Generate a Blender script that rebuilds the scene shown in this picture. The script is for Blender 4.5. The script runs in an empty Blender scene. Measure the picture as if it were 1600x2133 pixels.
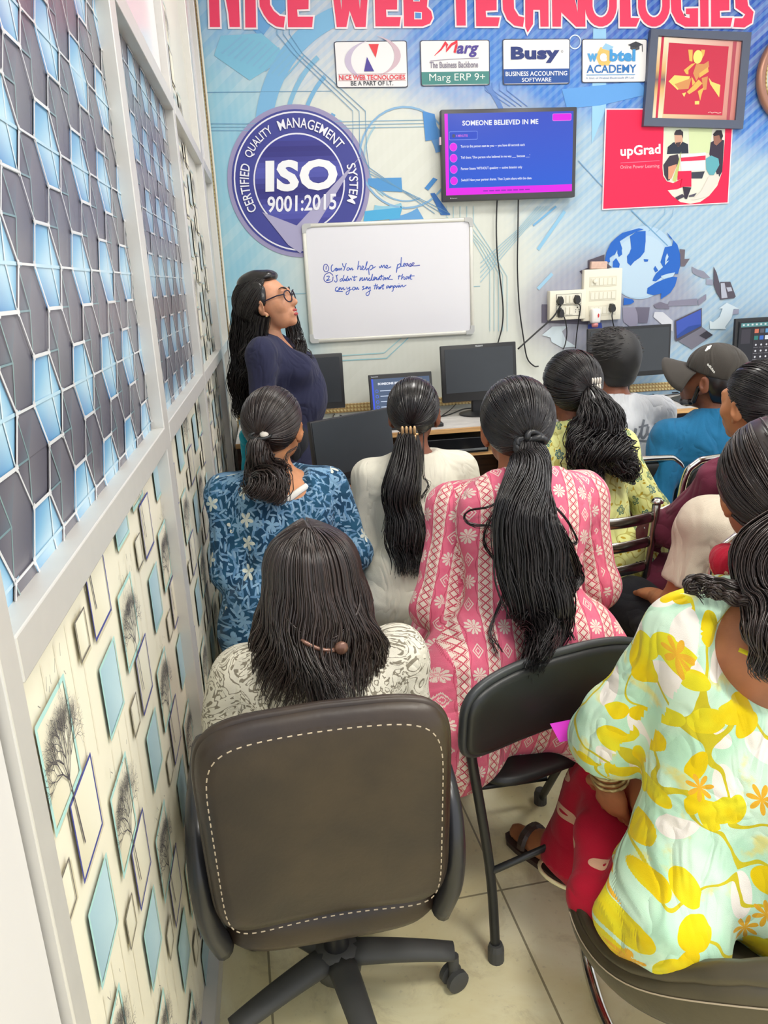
import bpy, bmesh, math, random
import numpy as np
from mathutils import Vector, Matrix
random.seed(7); rng = np.random.default_rng(11)
PI = math.pi
sc = bpy.context.scene
COL = sc.collection

# ------------------------------------------------------------------ camera
F_PX, YAW, PITCH, ROLL = 1615.08, 0.131276, -0.290506, -0.048161
CAM_Z, WALL_Y, PART_X = 1.52, 4.6, -0.265
def cam_matrix():
    cy, sy, cp, sp = math.cos(YAW), math.sin(YAW), math.cos(PITCH), math.sin(PITCH)
    f = np.array([sy*cp, cy*cp, sp]); r = np.array([cy, -sy, 0.]); u = np.cross(r, f)
    cr, sr = math.cos(ROLL), math.sin(ROLL)
    return np.array([cr*r+sr*u, -sr*r+cr*u, f])
CM = cam_matrix()
cd = bpy.data.cameras.new('camera'); cam = bpy.data.objects.new('camera', cd); COL.objects.link(cam)
cd.sensor_fit = 'HORIZONTAL'; cd.sensor_width = 36; cd.lens = F_PX/1600*36; cd.clip_start = .02
mw = Matrix.Identity(4)
for i in range(3):
    mw[i][0], mw[i][1], mw[i][2] = CM[0][i], CM[1][i], -CM[2][i]
mw[2][3] = CAM_Z
cam.matrix_world = mw
sc.camera = cam
# ------------------------------------------------------------------ light and exposure
sc.view_settings.view_transform = 'Standard'; sc.view_settings.look = 'None'
sc.view_settings.gamma = 1; sc.view_settings.use_curve_mapping = False
sc.view_settings.exposure = 0.62
wd = bpy.data.worlds.new('world'); sc.world = wd; wd.use_nodes = True
bg = wd.node_tree.nodes['Background']; bg.inputs[0].default_value = (.93, .96, 1, 1); bg.inputs[1].default_value = .9
LIGHT = 15.0          # strength of the ceiling panels
sc.cycles.max_bounces = 6; sc.cycles.diffuse_bounces = 3; sc.cycles.glossy_bounces = 3
sc.cycles.sample_clamp_indirect = 4
try: sc.cycles.use_denoising = True
except Exception: pass

# ------------------------------------------------------------------ measuring: a pixel of the frame to a point on a plane of the room
def ray(px, py): return CM.T @ np.array([(px-800)/F_PX, -(py-1066.5)/F_PX, 1])
def at(px, py, y=WALL_Y):
    r = ray(px, py); q = r*(y/r[1]); return Vector((q[0], q[1], q[2]+CAM_Z))
def onz(px, py, z=0.):
    r = ray(px, py); q = r*((z-CAM_Z)/r[2]); return Vector((q[0], q[1], z))
def onx(px, py, x=PART_X):
    r = ray(px, py); q = r*(x/r[0]); return Vector((x, q[1], q[2]+CAM_Z))
def w2(px, py, y=WALL_Y):
    q = at(px, py, y); return (q.x, q.z)

# ------------------------------------------------------------------ objects
def thing(name, label, cat, loc=(0, 0, 0), rz=0, group=None):
    o = bpy.data.objects.new(name, None); COL.objects.link(o); o.empty_display_size = .05
    o.location = loc; o.rotation_euler = (0, 0, rz); o['label'] = label; o['category'] = cat
    if group: o['group'] = group
    return o
def tag(o, label=None, cat=None, group=None, kind=None):
    if label: o['label'] = label
    if cat: o['category'] = cat
    if group: o['group'] = group
    if kind: o['kind'] = kind
    return o
def link(name, me, m=None, parent=None, smooth=False):
    o = bpy.data.objects.new(name, me); COL.objects.link(o)
    if m: me.materials.append(m)
    if parent:
        o.parent = parent
    if smooth:
        me.polygons.foreach_set('use_smooth', [True]*len(me.polygons))
    return o
def arr_mesh(name, v, quads):
    me = bpy.data.meshes.new(name); v = np.asarray(v, np.float32); quads = np.asarray(quads, np.int32)
    n = quads.shape[1]
    me.vertices.add(len(v)); me.vertices.foreach_set('co', v.ravel())
    me.loops.add(quads.size); me.loops.foreach_set('vertex_index', quads.ravel())
    me.polygons.add(len(quads)); me.polygons.foreach_set('loop_start', np.arange(0, quads.size, n, dtype=np.int32))
    me.update(calc_edges=True); me.validate()
    return me
class MB:
    """collects shapes into one mesh"""
    def __init__(s): s.bm = bmesh.new()
    def box(s, c, d, rot=None, bev=0, seg=2):
        r = bmesh.ops.create_cube(s.bm, size=1); vs = r['verts']
        bmesh.ops.scale(s.bm, vec=d, verts=vs)
        if bev > 0:
            es = list({e for v in vs for e in v.link_edges})
            rr = bmesh.ops.bevel(s.bm, geom=es, offset=bev, segments=seg, affect='EDGES', profile=.5)
            vs = list({v for f in rr['faces'] for v in f.verts} | {v for v in vs if v.is_valid})
            # whole island
            st, seen = list(vs), set(vs)
            while st:
                v = st.pop()
                for e in v.link_edges:
                    q = e.other_vert(v)
                    if q not in seen: seen.add(q); st.append(q)
            vs = list(seen)
        if rot is not None: bmesh.ops.rotate(s.bm, cent=(0, 0, 0), matrix=rot, verts=vs)
        bmesh.ops.translate(s.bm, vec=c, verts=vs)
        return s
    def tube(s, pts, r, seg=10, cap=True, flat=None, closed=False):
        pts = [Vector(p) for p in pts]; n = len(pts)
        rs = r if isinstance(r, (list, tuple)) else [r]*n
        T = []
        for i in range(n):
            a = pts[(i-1) % n] if closed else pts[max(0, i-1)]; b = pts[(i+1) % n] if closed else pts[min(n-1, i+1)]
            T.append((b-a).normalized() if (b-a).length > 1e-9 else Vector((0, 0, 1)))
        u = T[0].orthogonal().normalized()
        if flat is not None:
            u = (Vector(flat[0]) - T[0]*Vector(flat[0]).dot(T[0])).normalized()
        rings = []
        for i in range(n):
            u = (u - T[i]*u.dot(T[i])).normalized(); w = T[i].cross(u)
            k = flat[1] if flat is not None else 1
            rings.append([s.bm.verts.new(pts[i] + u*(rs[i]*k*math.cos(2*PI*j/seg)) + w*(rs[i]*math.sin(2*PI*j/seg))) for j in range(seg)])
        for i in range(n if closed else n-1):
            A, B = rings[i], rings[(i+1) % n]
            for j in range(seg):
                try: s.bm.faces.new((A[j], A[(j+1) % seg], B[(j+1) % seg], B[j]))
                except ValueError: pass
        if cap and not closed:
            s.bm.faces.new(rings[0][::-1]); s.bm.faces.new(rings[-1])
        return s
    def lathe(s, prof, c=(0, 0, 0), seg=20, rot=None):
        rings = []
        for r, z in prof:
            ring = []
            for j in range(seg):
                v = Vector((max(r, 1e-5)*math.cos(2*PI*j/seg), max(r, 1e-5)*math.sin(2*PI*j/seg), z))
                if rot is not None: v = rot @ v
                ring.append(s.bm.verts.new(v+Vector(c)))
            rings.append(ring)
        for A, B in zip(rings, rings[1:]):
            for j in range(seg): s.bm.faces.new((A[j], A[(j+1) % seg], B[(j+1) % seg], B[j]))
        s.bm.faces.new(rings[0][::-1]); s.bm.faces.new(rings[-1])
        return s
    def grid(s, fn, nu, nv):
        V = [[s.bm.verts.new(fn(i/nu, j/nv)) for j in range(nv+1)] for i in range(nu+1)]
        for i in range(nu):
            for j in range(nv): s.bm.faces.new((V[i][j], V[i+1][j], V[i+1][j+1], V[i][j+1]))
        return s
    def prism(s, poly, fn0, fn1):
        a = [s.bm.verts.new(fn0(p)) for p in poly]; b = [s.bm.verts.new(fn1(p)) for p in poly]
        s.bm.faces.new(a[::-1]); s.bm.faces.new(b); n = len(poly)
        for i in range(n): s.bm.faces.new((a[i], a[(i+1) % n], b[(i+1) % n], b[i]))
        return s
    def xf(s, M):
        bmesh.ops.transform(s.bm, matrix=M, verts=s.bm.verts); return s
    def build(s, name, m, parent=None, smooth=False, sub=0, solid=0):
        bmesh.ops.recalc_face_normals(s.bm, faces=s.bm.faces)
        me = bpy.data.meshes.new(name); s.bm.to_mesh(me); s.bm.free()
        o = link(name, me, m, parent, smooth)
        if smooth == 'auto':
            me.polygons.foreach_set('use_smooth', [True]*len(me.polygons))
            try: me.set_sharp_from_angle(angle=.7)
            except Exception: pass
        if solid:
            q = o.modifiers.new('s', 'SOLIDIFY'); q.thickness = solid; q.offset = 0
        if sub:
            q = o.modifiers.new('d', 'SUBSURF'); q.levels = q.render_levels = sub
        return o
def R3(ax, a): return Matrix.Rotation(a, 3, ax)
def smooth_path(pts, n=8):
    """Catmull-Rom through the points"""
    P = [Vector(p) for p in pts]; out = []
    P = [P[0]*2-P[1]] + P + [P[-1]*2-P[-2]]
    for i in range(1, len(P)-2):
        a, b, c, d = P[i-1:i+3]
        for k in range(n):
            t = k/n
            out.append(.5*((2*b)+(c-a)*t+(2*a-5*b+4*c-d)*t*t+(3*b-a-3*c+d)*t**3))
    out.append(P[-2]); return out

# ------------------------------------------------------------------ materials
def lin(c):
    """an 8-bit colour of the photograph to linear"""
    if isinstance(c, str): c = tuple(int(c[i:i+2], 16) for i in (0, 2, 4))
    return tuple(((x/255)/12.92 if x/255 <= .04045 else ((x/255+.055)/1.055)**2.4) for x in c[:3])
class E:
    """arithmetic on node sockets"""
    def __init__(s, t, k): s.t, s.k = t, k
    def _m(s, op, a, b=None, c=None):
        n = s.t.nodes.new('ShaderNodeMath'); n.operation = op
        for i, x in enumerate((a, b, c)):
            if x is None: continue
            if isinstance(x, E): s.t.links.new(x.k, n.inputs[i])
            else: n.inputs[i].default_value = float(x)
        return E(s.t, n.outputs[0])
    def __add__(s, o): return s._m('ADD', s, o)
    __radd__ = __add__
    def __sub__(s, o): return s._m('SUBTRACT', s, o)
    def __rsub__(s, o): return s._m('SUBTRACT', o, s)
    def __mul__(s, o): return s._m('MULTIPLY', s, o)
    __rmul__ = __mul__
    def __truediv__(s, o): return s._m('DIVIDE', s, o)
    def __neg__(s): return s*-1
    def abs(s): return s._m('ABSOLUTE', s)
    def sin(s): return s._m('SINE', s)
    def cos(s): return s._m('COSINE', s)
    def frac(s): return s._m('FRACT', s)
    def floor(s): return s._m('FLOOR', s)
    def sqrt(s): return s._m('SQRT', s)
    def atan2(s, o): return s._m('ARCTAN2', s, o)
    def mod(s, o): return s._m('FLOORED_MODULO', s, o)
    def lt(s, o): return s._m('LESS_THAN', s, o)
    def gt(s, o): return s._m('GREATER_THAN', s, o)
    def min(s, o): return s._m('MINIMUM', s, o)
    def max(s, o): return s._m('MAXIMUM', s, o)
    def step(s, a, b):
        n = s.t.nodes.new('ShaderNodeMapRange'); n.interpolation_type = 'SMOOTHSTEP'
        s.t.links.new(s.k, n.inputs[0]); n.inputs[1].default_value = a; n.inputs[2].default_value = b
        return E(s.t, n.outputs[0])
class T:
    """one material's node tree"""
    def __init__(s, name):
        s.m = bpy.data.materials.new(name); s.m.use_nodes = True; s.t = s.m.node_tree
        s.b = s.t.nodes['Principled BSDF']
    def node(s, ty, **kw):
        n = s.t.nodes.new(ty)
        for k, v in kw.items(): setattr(n, k, v)
        return n
    def coord(s, kind='Object'):
        n = s.node('ShaderNodeTexCoord'); x = s.node('ShaderNodeSeparateXYZ'); s.t.links.new(n.outputs[kind], x.inputs[0])
        s.vec = n.outputs[kind]
        return [E(s.t, x.outputs[i]) for i in range(3)]
    def xyz(s, x, y, z=0):
        n = s.node('ShaderNodeCombineXYZ')
        for i, q in enumerate((x, y, z)):
            if isinstance(q, E): s.t.links.new(q.k, n.inputs[i])
            else: n.inputs[i].default_value = q
        return n.outputs[0]
    def noise(s, vec, scale, detail=3, rough=.5, dist=0):
        n = s.node('ShaderNodeTexNoise'); n.inputs['Scale'].default_value = scale; n.inputs['Detail'].default_value = detail
        n.inputs['Roughness'].default_value = rough; n.inputs['Distortion'].default_value = dist
        s.t.links.new(vec, n.inputs['Vector']); return E(s.t, n.outputs[0])
    def voro(s, vec, scale, rnd=1.0):
        """(distance, cell random 0..1, second random, dx, dy from the cell's point)"""
        n = s.node('ShaderNodeTexVoronoi'); n.voronoi_dimensions = '2D'; n.inputs['Scale'].default_value = scale; n.inputs['Randomness'].default_value = rnd
        s.t.links.new(vec, n.inputs['Vector'])
        c = s.node('ShaderNodeSeparateColor'); s.t.links.new(n.outputs['Color'], c.inputs[0])
        p = s.node('ShaderNodeSeparateXYZ'); s.t.links.new(n.outputs['Position'], p.inputs[0])
        v = s.node('ShaderNodeSeparateXYZ'); s.t.links.new(vec, v.inputs[0])
        dx = E(s.t, v.outputs[0])-E(s.t, p.outputs[0]); dy = E(s.t, v.outputs[1])-E(s.t, p.outputs[1])
        return E(s.t, n.outputs['Distance']), E(s.t, c.outputs[0]), E(s.t, c.outputs[1]), dx, dy
    def mix(s, f, a, b):
        n = s.node('ShaderNodeMix'); n.data_type = 'RGBA'
        for x, i in ((f, 0), (a, 6), (b, 7)):
            if isinstance(x, E): s.t.links.new(x.k, n.inputs[i])
            elif isinstance(x, bpy.types.NodeSocket): s.t.links.new(x, n.inputs[i])
            elif i == 0: n.inputs[0].default_value = x
            else: n.inputs[i].default_value = (*x[:3], 1)
        return n.outputs[2]
    def base(s, c):
        if isinstance(c, bpy.types.NodeSocket): s.t.links.new(c, s.b.inputs['Base Color'])
        else: s.b.inputs['Base Color'].default_value = (*c[:3], 1)
        return s
    def bump(s, h, dist=.002, st=.6):
        n = s.node('ShaderNodeBump'); n.inputs['Distance'].default_value = dist; n.inputs['Strength'].default_value = st
        s.t.links.new(h.k, n.inputs['Height']); s.t.links.new(n.outputs[0], s.b.inputs['Normal']); return s
    def set(s, rough=.5, metal=0., spec=.5, **kw):
        s.b.inputs['Roughness'].default_value = rough; s.b.inputs['Metallic'].default_value = metal
        s.b.inputs['Specular IOR Level'].default_value = spec
        for k, v in kw.items(): s.b.inputs[k.replace('_', ' ')].default_value = v
        return s.m
def plain(name, c, rough=.5, metal=0., spec=.5, var=.06, scale=14, **kw):
    """one colour with a little procedural unevenness"""
    t = T(name); t.coord(); n = t.noise(t.vec, scale, 4)
    c = lin(c) if (isinstance(c, str) or max(c) > 1) else c
    t.base(t.mix(n, tuple(x*(1-var) for x in c), tuple(min(1, x*(1+var)) for x in c)))
    return t.set(rough, metal, spec, **kw)
def emis(name, c, st):
    t = T(name); t.base((0, 0, 0)); m = t.set(.4)
    t.b.inputs['Emission Color'].default_value = (*c, 1); t.b.inputs['Emission Strength'].default_value = st
    return m
def attr_mat(name, rough=.5, spec=.4, gain=1., emit=0.):
    t = T(name); a = t.node('ShaderNodeVertexColor'); a.layer_name = 'Col'
    if emit:
        t.base((.01, .01, .012)); t.t.links.new(a.outputs[0], t.b.inputs['Emission Color']); t.b.inputs['Emission Strength'].default_value = emit
    else: t.base(a.outputs[0])
    return t.set(rough, 0, spec)

# ------------------------------------------------------------------ flat print: polygons with their own ink colour, a hair apart in depth
class Art:
    def __init__(s, plane): s.v, s.f, s.c, s.plane, s.n = [], [], [], plane, 0
    def poly(s, pts, col, lay=1):
        col = lin(col) if (isinstance(col, str) or max(col) > 1) else col
        s.n += 1; lay += (s.n % 40)*.022
        b = len(s.v); s.v += [s.plane(p[0], p[1], lay) for p in pts]; s.f.append(tuple(range(b, b+len(pts)))); s.c.append([col]*len(pts)); return s
    def grad(s, pts, cols, lay=1):
        s.n += 1; lay += (s.n % 40)*.022
        b = len(s.v); s.v += [s.plane(p[0], p[1], lay) for p in pts]; s.f.append(tuple(range(b, b+len(pts))))
        s.c.append([lin(c) if (isinstance(c, str) or max(c) > 1) else c for c in cols]); return s
    def line(s, pts, w, col, lay=1, closed=False):
        P = [Vector(p) for p in pts]; n = len(P); L, Rr = [], []
        for i in range(n):
            a = P[(i-1) % n] if closed else P[max(i-1, 0)]; b = P[(i+1) % n] if closed else P[min(i+1, n-1)]
            d = (b-a); d = d.normalized() if d.length > 1e-9 else Vector((1, 0))
            ww = w[i] if isinstance(w, list) else w
            q = Vector((-d.y, d.x))*ww*.5; L.append(P[i]+q); Rr.append(P[i]-q)
        for i in range(n if closed else n-1):
            j = (i+1) % n; s.poly([L[i], L[j], Rr[j], Rr[i]], col, lay)
        return s
    def ring(s, c, r0, r1, col, lay=1, a0=0, a1=2*PI, n=48, kx=1.):
        P = []
        for i in range(n):
            t0, t1 = a0+(a1-a0)*i/n, a0+(a1-a0)*(i+1)/n
            f = lambda r, t: (c[0]+r*kx*math.cos(t), c[1]+r*math.sin(t))
            if r0 > 0: s.poly([f(r0, t0), f(r1, t0), f(r1, t1), f(r0, t1)], col, lay)
            else: P.append(f(r1, t0))
        if P: s.poly(P, col, lay)
        return s
    def rrect(s, x0, y0, x1, y1, r, col, lay=1, mp=None):
        P = []
        for cx, cy, a in ((x1-r, y1-r, 0), (x0+r, y1-r, PI/2), (x0+r, y0+r, PI), (x1-r, y0+r, 1.5*PI)):
            P += [(cx+r*math.cos(a+PI/2*i/5), cy+r*math.sin(a+PI/2*i/5)) for i in range(6)]
        if mp: P = [mp(*p) for p in P]
        return s.poly(P, col, lay)
    def text(s, body, quad, col, lay=2, bold=.0, shear=0., warp=None):
        """quad: lower-left, lower-right, upper-left of the word's box; or warp(u,v)"""
        v, f = text_mesh(body, bold, shear)
        if warp is None:
            a, b, c = (Vector(q) for q in quad)
            warp = lambda u, w: a+(b-a)*u+(c-a)*w
        col = lin(col) if (isinstance(col, str) or max(col) > 1) else col
        for k, q in enumerate(f):
            n = len(s.v); s.v += [s.plane(*warp(v[i][0], v[i][1]), lay+(k % 53)*.012) for i in q]; s.f.append(tuple(range(n, n+len(q)))); s.c.append([col]*len(q))
        return s
    def build(s, name, m, parent=None):
        me = bpy.data.meshes.new(name); me.from_pydata([tuple(p) for p in s.v], [], s.f)
        a = me.color_attributes.new('Col', 'FLOAT_COLOR', 'CORNER')
        a.data.foreach_set('color', [x for fc in s.c for c in fc for x in (*c, 1.)])
        return link(name, me, m, parent)
_tc = {}
def text_mesh(body, bold=0., shear=0.):
    k = (body, bold, shear)
    if k in _tc: return _tc[k]
    cu = bpy.data.curves.new('t', 'FONT'); cu.body = body; cu.offset = bold; cu.shear = shear; cu.resolution_u = 3; cu.fill_mode = 'FRONT'
    if bold > .02: cu.space_character = 1.0+bold*1.2
    o = bpy.data.objects.new('t', cu); COL.objects.link(o)
    dg = bpy.context.evaluated_depsgraph_get(); me = bpy.data.meshes.new_from_object(o.evaluated_get(dg))
    v = np.array([q.co[:2] for q in me.vertices]); f = [tuple(p.vertices) for p in me.polygons]
    bpy.data.objects.remove(o); bpy.data.curves.remove(cu); bpy.data.meshes.remove(me)
    lo, hi = v.min(0), v.max(0); v = (v-lo)/(hi-lo)
    _tc[k] = ([tuple(map(float, p)) for p in v], f); return _tc[k]
def offset_poly(P, d):
    P = [Vector(p) for p in P]; n = len(P)
    A = sum(P[i].x*P[(i+1) % n].y-P[(i+1) % n].x*P[i].y for i in range(n)); sg = 1 if A > 0 else -1
    out = []
    for i in range(n):
        a, b, c = P[i-1], P[i], P[(i+1) % n]
        n1 = (b-a); n1 = Vector((n1.y, -n1.x)).normalized()*sg; n2 = (c-b); n2 = Vector((n2.y, -n2.x)).normalized()*sg
        m = (n1+n2); m = m.normalized() if m.length > 1e-6 else n1
        out.append(b+m*min(d/max(.35, m.dot(n1)), 2.2*d))
    return out

# ================================================================== THE SETTING
M = {}
M['alu'] = plain('aluminium', (.66, .64, .60), .42, .35, .5, .05, 30)
M['cream_plastic'] = plain('cream_plastic', 'ece6d2', .4, var=.02)
M['black_plastic'] = plain('black_plastic', (.012, .012, .014), .42, var=.1)
M['black_gloss'] = plain('black_gloss', (.008, .008, .01), .12, var=.05)
M['screen_off'] = plain('screen_off', (.03, .035, .042), .28, var=.1)
M['chrome'] = plain('chrome', (.62, .60, .56), .16, 1., var=.03)
M['chrome_dark'] = plain('chrome_worn', (.42, .40, .36), .22, 1., var=.08)
M['black_metal'] = plain('black_metal', (.015, .016, .017), .35, var=.2)
M['black_vinyl'] = plain('black_vinyl', (.014, .015, .015), .42, var=.2)
M['white_paper'] = plain('white_paper', (.85, .85, .87), .7, var=.02)
M['print'] = attr_mat('print_ink', .5, .3)
M['print_gloss'] = attr_mat('print_gloss', .25, .5)
M['screen_lit'] = attr_mat('screen_lit', .2, .3, emit=.62)
M['wood_edge'] = None

def floor_mat():
    t = T('floor_tiles'); x, y, z = t.coord()
    n = t.noise(t.vec, 2.2, 6, .62, 1.2); n2 = t.noise(t.vec, 9, 6, .7, .6); n3 = t.noise(t.vec, 60, 3)
    c = t.mix(n.step(.35, .7), lin((232, 220, 172)), lin((246, 240, 204)))
    c = t.mix(n2.step(.5, .72)*.45, c, lin((188, 172, 128)))
    c = t.mix(n3.step(.62, .75)*.2, c, lin((130, 120, 90)))
    ca, sa = math.cos(.05), math.sin(.05)
    u = (x*ca+y*sa-.545)/.6; v = (y*ca-x*sa-.36)/.6
    e = ((u.frac()-.5).abs()).max((v.frac()-.5).abs())
    g = e.gt(.4955)
    c = t.mix(g*.75, c, lin((110, 100, 72)))
    t.base(c); return t.set(.32, 0, .5)
bm_ = MB(); bm_.box((1.6, 2.2, -.05), (4.6, 6.6, .1)); o = bm_.build('floor', floor_mat()); tag(o, kind='structure')
bm_ = MB(); bm_.box((1.6, 2.6, 3.42), (4.2, 5.2, .1)); o = bm_.build('ceiling', plain('ceiling_paint', (.8, .8, .78), .8)); tag(o, kind='structure')
bm_ = MB(); bm_.box((1.5, WALL_Y+.08, 1.7), (4.0, .14, 3.5)); o = bm_.build('wall_back', plain('wall_paint', (.75, .75, .72), .8)); tag(o, kind='structure')

# ceiling lamps (above the frame); first one added to brighten the floor
M['lamp'] = emis('lamp_diffuser', (1, .97, .92), LIGHT); M['lamp_near'] = emis('lamp_diffuser_bright', (1, .96, .88), LIGHT*1.9)
for i, (x, y) in enumerate([(.95, .05), (2.1, .9), (.75, 3.0), (2.1, 3.0)]):
    L = thing('ceiling_light', ['flat white ceiling panel light above the office chair', 'flat white ceiling panel light above the yellow dress', 'flat white ceiling panel light over the whiteboard side', 'flat white ceiling panel light over the right desk'][i], 'ceiling light', (x, y, 3.365), 0, 'ceiling panel lights')
    b = MB(); b.box((0, 0, -.012), (.62, .62, .03), bev=.004); b.build('frame', M['alu'], L)
    b = MB(); b.box((0, 0, -.03), (.56, .56, .008)); b.build('diffuser', M['lamp' if i > 1 else 'lamp_near'], L)

# ---------------------------------------------------------------- printed banner on the back wall
def mural_mat():
    t = T('mural_print'); x, y, z = t.coord()
    n = t.noise(t.vec, 1.3, 3); nf = t.noise(t.vec, 5, 4)
    wx = x+(n-.5)*.5; wz = z+(nf-.5)*.25
    cream = lin((214, 216, 206)); teal = lin((112, 186, 214)); pale = lin((164, 190, 208)); blue = lin((58, 122, 206)); deep = lin((40, 80, 180)); lav = lin((146, 144, 164))
    left = (wx*-1.0).step(-.42, .12)*.8
    c = t.mix(left, cream, teal)
    c = t.mix(n.step(.45, .62)*.3*left, c, lin((190, 214, 214)))
    right = (wx+wz*.25).step(1.75, 2.45)
    c = t.mix(right*.95, c, pale)
    top = (wz+(wx-1.2)*.16).step(2.28, 2.62)
    tl = top*(wx.step(.55, 1.2)*.85+.3)
    c = t.mix(tl.min(1.), c, blue)
    dp = (wz+(wx-1.2)*.22).step(2.55, 3.05)*wx.step(1.0, 2.0)
    c = t.mix(dp*.9, c, deep)
    # fine diagonal stripes
    d = ((x*.78-z*1.0)*21).frac(); st = ((d-.5).abs()).lt(.25)
    reg = (right.max(top))*.42
    c = t.mix(st*reg*.85, c, lin((122, 172, 214)))
    d2 = ((x*.85+z*-1.0)*8).frac(); s2 = ((d2-.5).abs()).lt(.22)
    c = t.mix(s2*n.step(.42, .6)*.14, c, lin((232, 234, 226)))
    # grey-lilac cloud under the globe
    ex = (x-2.05)/.62; ez = (z-1.30)/.36; q = (ex*ex+ez*ez+(nf-.5)*.5)
    c = t.mix((1-q.step(.35, 1.25))*.8, c, lav)
    # flex-banner ribs
    r = ((x*180).sin())*.5+.5
    c = t.mix(r*.05, c, lin((240, 240, 236)))
    t.base(c); return t.set(.42, 0, .35)
mural = thing('printed_banner', 'large printed advertising banner covering the whole back wall, blue and cream', 'banner', (0, WALL_Y, 0))
b = MB(); b.box((1.42, .004, 1.98), (3.36, .012, 2.76)); o = b.build('banner_sheet', mural_mat(), mural)
def wall_plane(u, v, lay): return (u, -.003-.0013*lay, v)       # local to the banner
def W(pts): return [w2(*p) for p in pts]
def art(): return Art(wall_plane)

# circuit traces, rings and blocks of the print
a = art()
def soft(c): return tuple(int(v*.74+q*.26) for v, q in zip(c, (200, 214, 220)))
def pl(pts, w, col, lay=1): a.line(W(pts), w, soft(col), lay)
tealc, bluec, dk = (96, 168, 196), (62, 136, 204), (70, 130, 176)
def arc_px(cx, cy, r, w, a0, a1, col, lay=1, n=30):
    c = w2(cx, cy); R = r*.00262; ww = w*.00262
    a.ring(c, R-ww/2, R+ww/2, soft(col), lay, math.radians(a0), math.radians(a1), n)
arc_px(800, 300, 250, 34, 108, 197, (96, 166, 214)); arc_px(800, 300, 206, 9, 128, 182, (104, 168, 206)); arc_px(800, 300, 172, 8, 132, 186, (90, 158, 206))
arc_px(800, 300, 118, 9, 150, 200, (80, 150, 204)); arc_px(800, 300, 100, 6, 152, 205, (130, 190, 214))
arc_px(845, 330, 88, 4, 135, 235, (150, 190, 206)); arc_px(845, 330, 84, 3, 190, 290, (110, 160, 200))
arc_px(800, 300, 330, 44, 100, 140, (70, 140, 206)); arc_px(880, 320, 190, 10, 15, 62, (70, 110, 190))
arc_px(845, 330, 78, 26, 8, 42, (70, 132, 204), 2); arc_px(845, 330, 98, 4, 350, 40, (110, 160, 206), 2)
arc_px(810, 330, 128, 26, 268, 300, (64, 138, 204), 2); arc_px(800, 330, 100, 12, 255, 290, (120, 186, 214), 2)
a.poly(W([(766, 372), (836, 370), (838, 400), (790, 398), (766, 385)]), (84, 148, 204), 2)
a.poly(W([(880, 232), (905, 238), (914, 290), (886, 294)]), (78, 140, 206), 2)
a.poly(W([(884, 392), (902, 370), (911, 374), (892, 397)]), (70, 136, 200), 2)
a.poly(W([(896, 403), (905, 402), (938, 448), (918, 448)]), (60, 110, 180), 2)
a.poly(W([(760, 440), (838, 432), (832, 455), (757, 462)]), (80, 168, 214), 2)
for k in range(3):
    pl([(577+k*13, 62), (577+k*13, 72), (610+k*10, 112), (735+k*13, 232), (735+k*14, 305), (770, 350+k*6), (905+k*16, 445)], .0035, dk, 3)
for k in range(3): pl([(420, 258+k*7), (520, 258+k*7), (700, 254+k*7), (900, 250+k*7)], .003, (92, 150, 190), 2)
pl([(412, 193), (690, 190)], .003, dk); pl([(465, 618), (1000, 596)], .0035, (120, 170, 190))
pl([(690, 742), (800, 735), (835, 705), (870, 668)], .006, (150, 200, 204)); pl([(690, 752), (805, 746), (842, 712), (880, 672)], .006, (130, 190, 200))
for k in range(5):
    pl([(930+k*14, 430), (930+k*14, 452+k*3), (985+k*10, 500+k*6), (1020+k*9, 560+k*4), (1020+k*9, 690)], .0035, (140, 190, 206), 2)
    pl([(1120+k*6, 430), (1078+k*4, 478), (1000, 548+k*10)], .0035, (134, 186, 208), 2)
for k in range(4): pl([(1010+k*15, 172), (1010+k*15, 188), (1062+k*12, 222)], .0035, (60, 104, 190), 2)
pl([(1158, 430), (1110, 470)], .012, (90, 160, 214), 2); pl([(1176, 440), (1120, 520)], .02, (120, 182, 222)); pl([(1150, 570), (1120, 602)], .02, (140, 190, 224))
pl([(1314, 438), (1390, 512)], .006, (80, 140, 190), 2); pl([(1384, 434), (1384, 446), (1350, 482)], .004, (110, 166, 206), 2); pl([(1402, 434), (1400, 450), (1366, 484)], .003, (110, 166, 206), 2)
pl([(1204, 335), (1255, 390)], .005, (90, 140, 190), 2); a.ring(w2(1197, 88), .03, .036, (214, 226, 236), 2)
a.poly(W([(1235, 60), (1262, 60), (1262, 226), (1232, 300)]), (150, 198, 232), 1)
a.poly(W([(1170, 186), (1330, 170), (1352, 196), (1250, 220), (1180, 226)]), (96, 156, 220), 1)
a.poly(W([(460, 75), (545, 70), (600, 118), (520, 168), (446, 116)]), (124, 186, 212), 1)
for k in range(11):
    x0 = 462+k*13; pl([(x0, 112+k*5.2), (x0+42, 76+k*4.0)], .008, (100, 166, 206), 2)
a.build('print_lines', M['print'], mural)

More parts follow.
